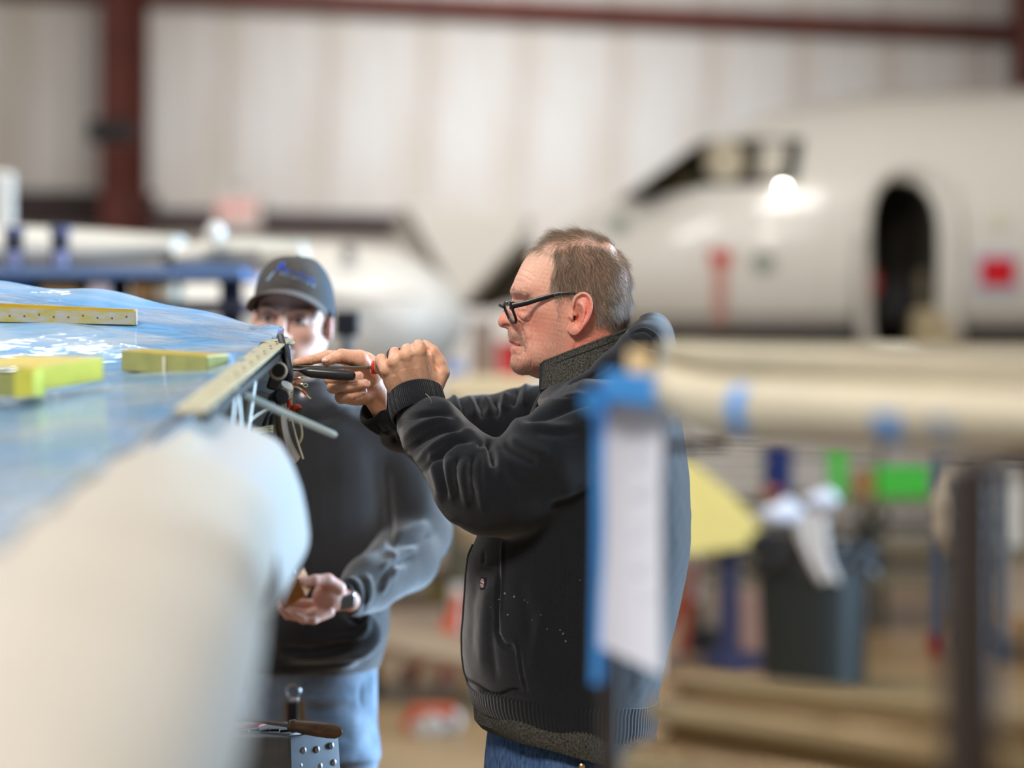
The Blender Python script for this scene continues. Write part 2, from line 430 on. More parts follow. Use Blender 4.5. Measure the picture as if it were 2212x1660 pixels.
M_HAIR = None
def hairmat(name):
    m = bpy.data.materials.new(name); m.use_nodes = True; N = m.node_tree.nodes; L = m.node_tree.links
    b = N['Principled BSDF']; a = N.new('ShaderNodeAttribute'); a.attribute_name = 'Col'
    L.new(a.outputs['Color'], b.inputs['Base Color']); b.inputs['Roughness'].default_value = .45; b.inputs['Specular IOR Level'].default_value = .35
    return m
M_HAIR = hairmat('hair_strands')

PROFILE = [(1200,509),(1186,517),(1168.7,530),(1144.6,546.7),(1130,566),(1118,590),(1109.6,609.4),(1104,622),(1101.4,630),(1103,635),(1106.5,641.5),
 (1104.5,651),(1098.5,660.8),(1087.5,671.6),(1081.7,680.3),(1076.6,690),(1075.4,695.5),(1077.4,702.5),(1081.7,706.9),(1089.3,709),(1095.8,711.5),
 (1097.6,717),(1098.2,727),(1099.2,736),(1102.5,741.5),(1110.5,745),(1105.6,748.6),(1102.3,754),(1103,760.6),(1104.8,767),(1102.8,775.7),(1102,785),
 (1106,797),(1115.7,807),(1130,810.5),(1142,810),(1154,815.5),(1173.5,822.6),(1182,850),(1188,900),
 (1384,900),(1378,830),(1366,780),(1355,740),(1350,706),(1354,680),(1359,643),(1359,607),(1351,575),(1333,544),(1300,518),(1250,504)]
HEADW = [(1275,560,66),(1270,528,48),(1280,600,74),(1285,645,74),(1320,600,66),(1335,640,60),(1342,600,48),(1300,680,68),(1335,690,48),(1220,600,70),(1220,640,70),
 (1180,600,63),(1180,560,55),(1150,600,53),(1128,600,40),(1150,570,40),(1200,540,48),(1230,520,34),(1170,640,62),(1142,630,54),(1122,630,41),(1110,630,25),
 (1146,657,48),(1128,655,33),(1116,653,19),(1109,653,9.5),(1110,664,12),(1101,670,9),(1092,684,11),(1084,694,10.5),(1100,696,16.5),(1112,701,19),(1118,703,20.5),(1124,690,30),(1132,690,40),(1142,678,46),
 (1160,670,60),(1180,665,66),(1200,660,69),(1220,680,69),(1150,700,49),(1170,710,58),(1200,710,66),
 (1106,722,18),(1114,728,25),(1126,732,33),(1126,746,30),(1112,744,10),(1111,754,18),(1120,764,27),(1111,785,18),(1122,797,24),(1133,782,37),(1148,760,47),(1150,735,47),
 (1160,790,45),(1180,745,58),(1200,765,59),(1180,790,50),(1165,808,27),(1200,805,47),(1225,730,65),(1250,745,64),(1280,725,62),(1305,740,56),(1250,800,60),(1300,800,62),(1335,750,44),(1345,800,45),
 (1280,870,64),(1230,870,56),(1340,870,52),(1205,860,32),(1320,530,38),(1335,570,44),(1350,625,32)]
EAR = [(1232,668),(1233,655),(1238,644),(1247,637),(1257,634.5),(1267,638),(1274,647),(1277,660),(1275.5,676),(1270,692),(1262,706),(1253,717),(1246,725),(1237,727.5),(1228,723),(1224.5,715),(1228,706),(1231,696),(1226,688),(1229,680)]

def tps(pts, val, q, reg):
    """thin plate interpolation"""
    pts = np.array(pts, float)/100; q = np.array(q, float)/100; n = len(pts)
    U = lambda r2: .5*r2*np.log(r2+1e-12)
    K = U(((pts[:, None]-pts[None])**2).sum(2)) + np.diag(reg*np.ones(n)); Pm = np.concatenate([np.ones((n, 1)), pts], 1)
    A = np.zeros((n+3, n+3)); A[:n, :n] = K; A[:n, n:] = Pm; A[n:, :n] = Pm.T
    c = np.linalg.solve(A, np.concatenate([val, np.zeros(3)])); out = np.empty(len(q))
    for i in range(0, len(q), 20000):
        s = q[i:i+20000]; out[i:i+20000] = U(((s[:, None]-pts[None])**2).sum(2))@c[:n] + c[n] + s@c[n+1:]
    return out

def build_head(profile, inner, ear, vx=.00115):
    """head as |lateral| < W(u,v): closed silhouette outline, half widths in mm, ears added; returns metres (u right, w lateral, v up)"""
    prof = curve2(profile+[profile[0]], 3)[:-1]
    px1 = U1*1000                                       # mm per pixel
    u = np.arange(1064, 1392, vx*1000/px1); v = np.arange(490, 896, vx*1000/px1)
    UU, VV = np.meshgrid(u, v, indexing='ij'); q = np.stack([UU.ravel(), VV.ravel()], 1)
    ins = inside(q, prof); d, _ = dist_poly(q.astype(np.float32), prof, True); d = d*px1
    pts = [(a, b) for a, b in profile] + [(a, b) for a, b, c in inner]
    val = np.array([0.0]*len(profile) + [c*c for a, b, c in inner])
    Q = tps(pts, val, q, 1e-3)
    Q = np.where(ins, np.maximum(Q, np.minimum(6*d, 60)), np.minimum(-8*d, np.maximum(Q, -120*d))).reshape(UU.shape)
    W = np.sqrt(np.maximum(Q, 0))
    wm = 100.0; ww = np.arange(0, wm, vx*1000, dtype=np.float32)
    Qf = Q.astype(np.float32); gu, gv = np.gradient(Qf, vx*1000)
    g2 = (gu*gu+gv*gv)[:, None, :]; y = ww[None, :, None]
    D = (y*y-Qf[:, None, :])/np.sqrt(g2+4*y*y+16.0)     # mm
    D = np.clip(D, -6, 6)
    # ears
    e = curve2(ear+[ear[0]], 4)[:-1]; ein = inside(q, e); ed, _ = dist_poly(q.astype(np.float32), e, True); es = (np.where(ein, -ed, ed)*px1).reshape(UU.shape)
    fw = np.clip((UU-1226)/50, -.2, 1.2)
    top = 71.5 + 15*fw + 0*VV
    def br(pl, wd, amp, o=None):
        c = curve2(pl, 5); dd, t = dist_poly(q.astype(np.float32), c); return (amp*np.exp(-(dd/wd)**2)*np.clip(np.sin(PI*np.clip(t, .04, .96))*3, 0, 1)).reshape(UU.shape)
    rim = -es                                             # mm inside the outline
    top += 2.6*np.exp(-((rim-3.0)/2.3)**2)*np.clip((712-VV)/12, 0, 1)*np.clip((UU-1229)/4, 0, 1)          # helix
    top -= br([(1241,668),(1244,655),(1252,647),(1262,648),(1267,660),(1266,676),(1261,692)], 3.2, 3.4)   # scapha
    top += br([(1247,658),(1254,663),(1259,674),(1257,688),(1249,700)], 3.4, 3.2)                         # antihelix
    top -= br([(1240,672),(1243,664),(1249,668)], 4, 4.5)
    top -= br([(1240,672),(1247,676),(1250,685),(1244,695),(1236,700)], 5.5, 10.0)                         # concha
    top += br([(1228,684),(1232,690),(1232,697)], 3.2, 3.5); top += br([(1235,703),(1243,700)], 2.8, 2.5)   # tragus
    top += br([(1232,714),(1240,717),(1246,712)], 8, 2.0)
    th = 2.6 + 2.5*np.clip((1250-UU)/24, 0, 1)
    E = np.sqrt(np.maximum(es[:, None, :]+1.6, 0)**2 + np.maximum(np.abs(y-(top-th)[:, None, :])-th[:, None, :]+1.6, 0)**2) - 1.6
    E = np.where((es[:, None, :]+1.6 < 0) & (np.abs(y-(top-th)[:, None, :])-th[:, None, :]+1.6 < 0), np.maximum(es[:, None, :], np.abs(y-(top-th)[:, None, :])-th[:, None, :]), E)
    k = 3.0; h = np.clip(.5+.5*(D-E)/k, 0, 1); D = D*(1-h)+E*h-k*h*(1-h)
    # deepen the ear canal
    cc = ((UU-1238.5)**2/9+(VV-690)**2/36)[:, None, :]; D = np.maximum(D, np.where((cc < 1) & (y > 62), (1-cc)*2.5-.4, -9))
    full = np.concatenate([D[:, :0:-1], D], 1)
    vol = Vol((0, 0, 0), (.01, .01, .01), vx, .006); vol.d = np.ascontiguousarray(full.astype(np.float32)/1000); vol.lo = np.zeros(3, np.float32)
    p, f = vol.mesh(2)
    p[:, 0] = p[:, 0]/vx*(u[1]-u[0])+u[0]; p[:, 2] = p[:, 2]/vx*(v[1]-v[0])+v[0]; p[:, 1] = p[:, 1]-(len(ww)-1)*vx
    return p, f

hp, hf = build_head(PROFILE, HEADW, EAR)
HEAD_UVW = hp.copy()
me = mk('head', np.stack([(hp[:, 0]-CX)*U1, Y1-hp[:, 1]*-1, H-(hp[:, 2]-CY)*U1], 1), hf)
# near side and far side get the same creases: pixel position in the mid plane
q2 = HEAD_UVW[:, [0, 2]].astype(np.float32)
aw = np.abs(HEAD_UVW[:, 1])
side = np.clip((aw-.004)/.01, 0, 1)
strokes(me, [
 ([(1107,668),(1112,680),(1116,692)], 4.5, -.0012),            # side of the nose
 ([(1119,694),(1122,702),(1119,710),(1111,712)], 2.8, -.0042), # nostril wing crease
 ([(1103,701),(1109,697),(1114,702),(1112,707)], 4.5, .0026),             # nostril wing
 ([(1085,705.5),(1093,704.5),(1101,707)], 2.6, -.0065),            # nostril
 ([(1122,704),(1130,722),(1134,738),(1133,752)], 3.0, -.0026), # nose to mouth fold
 ([(1129,700),(1138,718),(1143,735)], 6, .0011),
 ([(1146,716),(1147,745),(1148,775),(1146,800)], 1.6, -.0016), # cheek crease
 ([(1143,700),(1144,725)], 1.3, -.0006), ([(1136,716),(1140,735),(1146,748)], 1.2, -.0006),
 ([(1128,746),(1132,754),(1131,764)], 2.6, -.0026),            # mouth corner
 ([(1104,744.5),(1114,746),(1126,748)], 1.9, -.0042),          # mouth line
 ([(1102,738),(1112,740),(1123,745)], 2.6, .0010),             # upper lip
 ([(1105,754),(1115,754),(1124,752)], 3.2, .0013),             # lower lip
 ([(1106,766),(1115,767),(1126,770)], 4.0, -.0013),
 ([(1104,634),(1116,633),(1130,636),(1142,644)], 5.0, .0026),  # brow ridge
 ([(1110,647),(1120,647),(1132,650),(1143,657)], 3.6, -.0030), # hollow above the lid
 ([(1115,655),(1122,652.5),(1132,655),(1141,661)], 2.6, .0020),  # upper lid
 ([(1116,660),(1126,660.5),(1138,663)], 1.6, -.0028),            # closed down lash line
 ([(1117,666),(1128,669),(1139,668)], 3.2, .0014),
 ([(1114,676),(1122,690),(1134,697),(1144,695),(1148,682),(1148,670)], 2.0, -.0018),  # bag under the eye
 ([(1120,678),(1130,686),(1140,684)], 6, .0012),
 ([(1128,672),(1134,682),(1138,672)], 1.0, -.0005), ([(1141,664),(1150,672)], 1.2, -.0006), ([(1141,661),(1152,663)], 1.2, -.0006), ([(1141,659),(1151,654)], 1.2, -.0006),
 ([(1112,594),(1126,598),(1140,606),(1150,612)], 1.5, -.0008), ([(1122,584),(1136,588),(1148,596),(1158,606)], 1.5, -.0008), ([(1110,606),(1122,610),(1136,614)], 1.3, -.0005),
 ([(1107,620),(1112,628)], 1.6, -.0008),
 ([(1222,664),(1218,690),(1220,712)], 1.2, -.0007), ([(1216,668),(1213,690),(1216,710)], 1.2, -.0006), ([(1226,700),(1222,716)], 1.1, -.0005),
 ([(1246,728),(1243,745),(1236,762)], 4, -.0012),
 ([(1258,742),(1280,738),(1310,726)], 1.3, -.0006), ([(1262,752),(1290,744),(1320,730)], 1.3, -.0006), ([(1255,736),(1278,728)], 1.2, -.0005), ([(1270,760),(1305,748)], 1.3, -.0006),
 ([(1150,800),(1170,806),(1190,800),(1210,786)], 6, -.0022),     # jaw line over the neck
 ([(1118,806),(1135,804),(1152,797)], 7, .0010),
], mask=side, facing=None, q=q2)
p_, n_ = get(me)
put(me, p_ + n_*(fbm(p_, 420, 3, 2)*.00016)[:, None])
head1 = link('head', me)

# --- hands
def hand_mesh(v, relax=2):
    p, f = v.mesh(relax); return mk('hand', p, f)
px = lambda n: S(n, 3.96)
vl = Vol(P(795, 905, 3.90), P(990, 715, 4.06), .0009)
W_ = P(896, 872, 3.957)
def L(x, y, d): return P(x, y, d)
mcp = [(834, 797, 3.938, 13.5), (851, 781, 3.928, 14), (878, 768, 3.922, 15), (905, 760, 3.926, 15)]
base = [(868, 852, 3.964), (880, 852, 3.960), (897, 850, 3.957), (916, 848, 3.958)]
for (x, y, d, r), (bx, by, bd) in zip(mcp, base): vl.cone(L(bx, by, bd), L(x, y, d), px(25), px(r), px(17))
vl.cone(L(893, 905, 3.978), L(893, 850, 3.965), px(38), px(38), px(18), flat=(0, 1, 0), f=.62)
vl.cone(L(934, 842, 3.963), L(952, 806, 3.972), px(22), px(19), px(16))                       # thumb mount
vl.chain([L(952, 806, 3.972), L(949, 783, 3.972), L(936, 760, 3.970), L(919, 743, 3.972)], [px(19), px(15), px(13), px(8.5)], px(4))
vl.cone(L(924, 815, 3.958), L(924, 772, 3.960), px(20), px(13), px(8))
vl.chain([L(834, 799, 3.936), L(824, 779, 3.948), L(820, 795, 3.985), L(832, 812, 4.0)], [px(14), px(14), px(12), px(10)], px(3.2))
vl.chain([L(851, 783, 3.928), L(853, 764, 3.952), L(843, 790, 3.995), L(856, 806, 4.0)], [px(14), px(13.5), px(12), px(10)], px(3.2))
vl.chain([L(878, 769, 3.922), L(880, 757, 3.952), L(868, 786, 4.0), L(880, 804, 4.0)], [px(15), px(14), px(12), px(10)], px(3.2))
vl.chain([L(905, 760, 3.926), L(904, 749, 3.952), L(895, 780, 4.0), L(902, 802, 4.0)], [px(15), px(14.5), px(12), px(10)], px(3.2))
vl.ell(L(880, 815, 3.958), (px(52), .019, px(38)), k=px(14))
ml = hand_mesh(vl, 2)
strokes(ml, [
 ([(836,778),(834,768),(832,762)], 1.6, -.0016), ([(862,758),(864,750),(863,744)], 1.8, -.0014), ([(891,750),(893,742),(892,736)], 1.8, -.0012),
 ([(851,790),(862,812),(876,834)], 4, .0006), ([(876,776),(884,802),(894,830)], 4, .0007), ([(905,768),(908,798),(912,828)], 4, .0007),
 ([(864,776),(872,802)], 6, -.0009), ([(891,766),(898,796)], 6, -.0009), ([(840,790),(852,814)], 6, -.0009),
 ([(923,752),(930,770),(942,790),(952,802)], 2.6, -.0026), ([(813,798),(820,806),(826,806)], 1.2, -.0004), ([(936,800),(948,806)], 1.4, -.0005),
 ([(895,748),(905,746),(915,750)], 5, .0010), ([(870,758),(880,756),(888,758)], 5, .0008), ([(845,772),(853,770),(860,772)], 5, .0008)], facing=.1)
p_, n_ = get(ml); put(ml, p_ + n_*(fbm(p_, 500, 5, 2)*.00009)[:, None])
handl = link('hand_l', ml)

vr = Vol(P(622, 905, 3.93), P(840, 728, 4.13), .0009)
vr.chain([L(790, 806, 4.045), L(755, 774, 4.04), L(707, 770, 4.022), L(670, 778.5, 4.01), L(640, 784, 4.003)], [px(24), px(17), px(13), px(10.5), px(8.5)], px(4))   # index
vr.chain([L(800, 812, 4.03), L(776, 776, 4.01), L(738, 769, 3.995), L(704, 780, 3.985)], [px(24), px(20), px(15), px(9.5)], px(4))      # thumb
vr.ell(L(783, 800, 4.05), (px(40), .022, px(42)), k=px(12))
vr.cone(L(845, 900, 4.09), L(800, 835, 4.06), px(34), px(30), px(14))
vr.chain([L(780, 815, 4.075), L(716, 812, 4.035), L(712, 819, 4.000), L(745, 817, 3.976), L(776, 813, 3.982)], [px(18), px(14), px(12.5), px(11.5), px(10.5)], px(2.6))
vr.chain([L(785, 838, 4.08), L(722, 836, 4.035), L(719, 838, 3.998), L(757, 834, 3.972), L(789, 829.5, 3.981)], [px(18), px(14.5), px(13), px(12), px(10.5)], px(2.6))
vr.chain([L(795, 856, 4.075), L(738, 858, 4.035), L(740, 858, 4.005), L(762, 853, 3.981), L(784, 846, 3.988)], [px(20), px(15), px(14), px(12.5), px(10)], px(2.6))
vr.ell(L(775, 852, 4.05), (px(34), .022, px(24)), k=px(10))
mr = hand_mesh(vr, 2)
strokes(mr, [
 ([(737,772),(739,780),(737,787)], 1.5, -.0009), ([(671,765),(672,775),(671,786)], 1.6, -.0005), ([(641,774),(643,786)], 1.4, -.0005), ([(728,748),(728,755)], 1.8, -.0008), ([(752,748),(758,750)], 1.6, -.0006),
 ([(742,754),(736,758)], 1.2, -.0004), ([(748,754),(744,760)], 1.2, -.0004), ([(705,830),(740,829),(765,827),(784,823)], 1.6, -.0012), ([(716,848),(745,848),(770,845),(790,840)], 1.6, -.0012),
 ([(755,858),(756,868)], 1.2, -.0005), ([(766,858),(767,866)], 1.2, -.0005), ([(730,835),(738,842)], 4, .0005)], facing=.1)
p_, n_ = get(mr); put(mr, p_ + n_*(fbm(p_, 500, 6, 2)*.00009)[:, None])
handr = link('hand_r', mr)

# --- figure under the clothes: trunk, arms and legs down to the floor
vb = Vol(P(960, 2860, 4.03) - V(.05, .5, 0), P(1420, 700, 4.03) + V(.12, .5, .1), .009, .05)
xb = lambda n: (n-CX)*U1
zb = lambda n: H-(n-CY)*U1
vb.ell((xb(1280), Y1, zb(1080)), (.125, .16, .2), k=.03); vb.ell((xb(1230), Y1, zb(1350)), (.15, .16, .22), k=.06)
vb.ell((xb(1235), Y1, zb(1600)), (.125, .16, .16), k=.05)
vb.cone((xb(1285), Y1, zb(800)), (xb(1280), Y1, zb(900)), .04, .05, .02)
for s in (-1, 1):
    hip = V(xb(1240), Y1+s*.09, zb(1680)); knee = V(xb(1215)-.02, Y1+s*.105, .50); ank = V(xb(1240), Y1+s*.11, .10)
    vb.chain([hip, knee, ank], [.085, .055, .04], .02); vb.cone(ank+V(.03, 0, -.05), ank+V(-.15, 0, -.065), .04, .03, .02)
sh_n, el_n, wr_n = P(1310, 905, 3.87), P(1085, 1060, 3.83), P(893, 880, 3.96)
sh_f, el_f, wr_f = P(1215, 915, 4.23), P(1030, 940, 4.28), P(830, 890, 4.095)
vb.chain([sh_n, el_n, wr_n], [.055, .045, .026], .03); vb.chain([P(1215, 905, 4.235), P(1130, 918, 4.275), P(1030, 938, 4.285), P(940, 940, 4.245), P(868, 917, 4.155), P(835, 895, 4.10)], [.05, .048, .044, .038, .031, .028], .02)
p_, f_ = vb.mesh(2); body1 = link('person', mk('person', p_, f_))
body1 = union([body1, head1, handl, handr])
me = body1.data; me.materials.clear(); me.materials.append(M_SKIN); me.polygons.foreach_set('use_smooth', np.ones(len(me.polygons), bool))
tag(body1, 'grey-haired man in black glasses and black fleece jacket, filing the wing edge', 'person'); body1.name = 'person'
# skin tones: ruddy cheeks, ears and neck, stubble on the jaw, nails
p_, n_ = get(me); Q1 = np.stack([p_[:, 0]/U1+CX, CY-(p_[:, 2]-H)/U1], 1).astype(np.float32); N1 = len(p_)
base_c = np.array(lin(236, 186, 160)); red = np.array(lin(222, 130, 108)); stub = np.array(lin(170, 136, 112)); lip = np.array(lin(196, 122, 112))
c = np.tile(base_c, (N1, 1))
def blend(mask, colr): 
    global c
    c = c*(1-mask[:, None]) + np.array(colr)*mask[:, None]
def spot(pl, wd, a, q=None):
    q = Q1 if q is None else q; m = np.zeros(N1)
    cv = curve2(pl, 5) if len(pl) > 2 else np.array(pl, float); lo = cv.min(0)-3*wd; hi = cv.max(0)+3*wd
    ix = np.where(((q > lo) & (q < hi)).all(1))[0]
    if len(ix): m[ix] = a*np.exp(-(dist_poly(q[ix], cv)[0]/wd)**2)
    return m
isH = (Q1[:, 0] > 1060) & (Q1[:, 1] < 900) & (np.abs(p_[:, 1]-Y1) < .12)
nz = fbm(p_, 160, 9, 3)
blend(np.where(isH, np.clip(.46+.13*nz, 0, 1)*np.clip((Q1[:, 1]-560)/110, 0, 1), np.clip(.15+.3*nz, 0, .5)), red)
blend(isH*np.clip((Q1[:, 1]-700)/60, 0, 1)*np.clip((Q1[:, 0]-1215)/40, 0, 1)*.9, lin(240, 124, 100))
blend(isH*spot([(1082,690),(1085,700)], 12, .45), red); blend(isH*spot([(1150,690),(1170,710)], 26, .4), red); blend(isH*spot([(1265,650),(1270,680),(1250,712)], 12, .65), lin(240, 134, 118))
blend(isH*spot([(1241,672),(1246,682),(1243,694)], 7, .65), lin(176, 80, 68)); blend(isH*spot([(1120,640),(1146,665)], 14, .3), lin(190, 140, 130))
jaw = np.clip(spot([(1104,722),(1118,728),(1128,738),(1132,754)], 8, .75)+spot([(1108,790),(1122,800),(1140,800)], 13, .65)+spot([(1150,780),(1175,770),(1200,740),(1205,700)], 20, .32)+spot([(1112,768),(1120,776)], 6, .4), 0, .8)*isH
blend(jaw*np.clip(.75+.35*fbm(p_, 900, 4, 2), 0, 1), stub)
blend(isH*np.clip(spot([(1101,739),(1112,742),(1122,745)], 2.6, .7)+spot([(1105,753),(1114,752.5),(1122,750)], 3.4, .75), 0, 1), lip)
isHand = (Q1[:, 0] < 1000) & (Q1[:, 1] < 900)
qp = pix(p_).astype(np.float32)
blend(isHand*.5, lin(230, 180, 142)); blend(isHand*np.clip(.28*fbm(p_, 240, 12, 3), 0, .5), lin(206, 138, 110)); blend(isHand*np.clip(.3*fbm(p_, 200, 13, 3), 0, .3), lin(198, 150, 112))
far = p_[:, 1] > 3.965
for pl, wd in (([(772,813),(781,813)], 6.5), ([(789,829),(797,828)], 6.0), ([(784,847),(790,845)], 5.0)):
    blend(isHand*far*spot(pl, wd, .75, qp)*np.clip(-n_[:, 1]*1.3, 0, 1), lin(226, 176, 162))
blend(isHand*spot([(784,808),(785,818)], 1.6, .8, qp), lin(240, 225, 215)); blend(isHand*spot([(800,823),(801,832)], 1.6, .8, qp), lin(240, 225, 215))
blend(isHand*spot([(702,777),(711,774)], 4.5, .55, qp), lin(236, 196, 178))
c = c*np.where(isH[:, None], 1+.06*fbm(p_, 1100, 77, 2)[:, None]-.10*np.clip(fbm(p_, 520, 78, 2)-.75, 0, 1)[:, None], 1)
vcol(me, np.clip(c, 0, 1))

# --- hair, brows and stubble
q1 = Q1
HP = [(1196,500),(1150,538),(1166,548),(1194,556),(1196,575),(1188,600),(1186,622),(1194,640),(1200,668),(1203,700),(1210,702),(1213,670),(1216,650),(1228,646),(1240,632),(1258,628),(1274,640),(1283,660),(1280,684),(1284,700),(1300,708),(1330,716),(1350,722),(1400,700),(1400,480),(1250,480)]
w1 = np.abs(p_[:, 1]-Y1)
notear = ~(inside(q1, [(a+(2 if a > 1250 else -2), b) for a, b in EAR]) & (w1 > .062))
m_hair = inside(q1, HP) & isH & notear & (q1[:, 1] < 728)
thin = np.exp(-(dist_poly(q1, np.array([(1258,516),(1290,530),(1318,552),(1340,580),(1352,606)], float))[0]/13)**2)
dens = m_hair*np.where(w1 < .05, .55, 1.0)*(1-.62*thin*np.clip(1.3-w1/.05, 0, 1))
dens = dens*np.where((q1[:, 0] < 1200) & (q1[:, 1] < 600), .5, 1)*np.where((q1[:, 0] < 1228) & (q1[:, 1] > 642), .35, 1)
roots, nr = scatter(me, 40000, dens.astype(np.float32))
rq = np.stack([roots[:, 0]/U1+CX, CY-(roots[:, 2]-H)/U1], 1); rw = np.abs(roots[:, 1]-Y1)
sgn = np.sign(roots[:, 1]-Y1)
topf = np.clip((560-rq[:, 1])/40, 0, 1)*np.clip((.06-rw)/.03, 0, 1)
ang = .5*fbm(roots, 90, 21, 3)
fwd = np.stack([-np.ones(len(roots)), 0*ang, .25+0*ang], 1)
dwn = np.stack([np.clip((rq[:, 0]-1200)/260, .05, .55)+ang, .0*ang, -np.ones(len(roots))], 1)
dwn[rq[:, 0] < 1225, 0] = .12+ang[rq[:, 0] < 1225]*.6
dd = fwd*topf[:, None] + dwn*(1-topf)[:, None]
dd = dd - nr*(dd*nr).sum(1)[:, None]; dd /= np.linalg.norm(dd, axis=1)[:, None]+1e-6
ln = np.where(topf > .4, .027, .021)*np.where(rq[:, 1] > 690, .6, 1)*np.where((rq[:, 0] < 1228) & (rq[:, 1] > 635), .42, 1)
grey = np.clip(.20 + .45*np.clip((rq[:, 1]-600)/90, 0, 1) + .2*np.clip((1215-rq[:, 0])/20, 0, 1), 0, .9)
isg = rng.random(len(roots)) < grey
cols = np.where(isg[:, None], np.array(lin(202, 192, 178)), np.array(lin(126, 98, 70)))*rng.uniform(.5, 1.3, (len(roots), 1))
hair('hair', M_HAIR, body1, roots-nr*.0005, dd*.8+nr*.52, ln, 6, .00008, bend=-nr*.50+dd*.15+.25*np.stack([np.sin(roots[:, 2]*230+ang*3), 0*ang, np.cos(roots[:, 0]*210)], 1), jit=.2, cols=cols)
eb = spot([(1106,628),(1114,630),(1126,633),(1138,638)], 5, 1)*isH*(w1 > .018); eb[eb < .3] = 0
r2, n2 = scatter(me, 420, eb.astype(np.float32)); d2 = np.tile(np.array([.75, 0, -.25]), (len(r2), 1)); d2 = d2-n2*(d2*n2).sum(1)[:, None]
hair('eyebrow', M_HAIR, body1, r2, d2+n2*.5, .009, 4, .00008, bend=-n2*.3, jit=.25, cols=np.tile(np.array(lin(150, 128, 112)), (len(r2), 1))*rng.uniform(.6, 1.3, (len(r2), 1)))
jw = (jaw*(q1[:, 1] > 712)).astype(np.float32)
r3, n3 = scatter(me, 5200, jw); d3 = np.tile(np.array([0, 0, -1.0]), (len(r3), 1)); g3 = np.where(rng.random(len(r3))[:, None] < .45, np.array(lin(196, 184, 172)), np.array(lin(104, 80, 60)))
hair('stubble', M_HAIR, body1, r3, d3*.6+n3*.6, .0026, 3, .00006, jit=.3, cols=g3)
# ------------------------------------------------------------------ his clothes
def loft(v, rows, k=0.0, pw=2.4, yoff=None):
    """rows: (py, px front, px back, half width m) -> super-elliptic stack in volume v around the mid plane"""
    r = sorted(rows); py = np.array([a[0] for a in r]); sl, X, Y, Z = v.sub(v.lo, v.lo+v.vx*(v.n-1))
    z = CY-(Z[0, 0]-H)/U1
    f = np.interp(z, py, [(a[1]-CX)*U1 for a in r]); b = np.interp(z, py, [(a[2]-CX)*U1 for a in r]); hw = np.interp(z, py, [a[3] for a in r])
    xc = ((f+b)/2)[None, None, :]; a_ = ((b-f)/2)[None, None, :]; h_ = hw[None, None, :]
    e = ((np.abs(X-xc)/a_)**pw + (np.abs(Y-Y1)/h_)**pw)**(1/pw); e = (e-1)*np.minimum(a_, h_)
    zt = H-(py[0]-CY)*U1; zb_ = H-(py[-1]-CY)*U1
    e = np.maximum(e, np.maximum(Z-zt, zb_-Z)); v.put(sl, e.astype(np.float32), k)
vj = Vol(V(P(800, 0, 3.9).x, 3.66, zb(1560)), V(P(1540, 0, 4.0).x, 4.44, zb(735)), .0034, .04)
loft(vj, [(812,1195,1405,.09),(835,1180,1430,.14),(862,1168,1452,.19),(900,1160,1468,.215),(960,1140,1478,.225),(1040,1090,1488,.225),(1110,1050,1492,.22),(1160,1031,1491,.215),(1200,1014,1487,.212),
         (1250,1008,1480,.212),(1300,1003,1468,.21),(1360,999,1454,.21),(1410,998,1440,.208),(1450,1003,1432,.205),(1478,1012,1426,.2),(1500,1024,1420,.196),(1536,1030,1414,.188)])
q = lambda n: S(n, 3.85)
vj.chain([P(1352, 905, 3.90), P(1290, 925, 3.865), P(1180, 1000, 3.845), P(1092, 1052, 3.84)], [q(70), q(92), q(97), q(92)], .03)
vj.chain([P(1092, 1056, 3.84), P(1020, 1030, 3.845), P(940, 940, 3.90), P(910, 914, 3.938)], [q(91), q(90), q(72), q(58)], .012)
vj.cone(P(1050, 1090, 3.84), P(1130, 1080, 3.84), q(66), q(66), .03)
vj.chain([P(1235, 893, 4.24), P(1130, 915, 4.27), P(1030, 935, 4.28), P(940, 938, 4.24), P(868, 915, 4.15), P(838, 898, 4.10)], [q(80), q(82), q(82), q(78), q(62), q(50)], .02)
vj.ell(P(1290, 872, 4.03), (.09, .19, .035), k=.04)
p_, f_ = vj.mesh(3)
jm = mk('jacket', p_, f_)
pj, nj = get(jm); near = (pj[:, 1] < 4.0); yy = pj[:, 1]
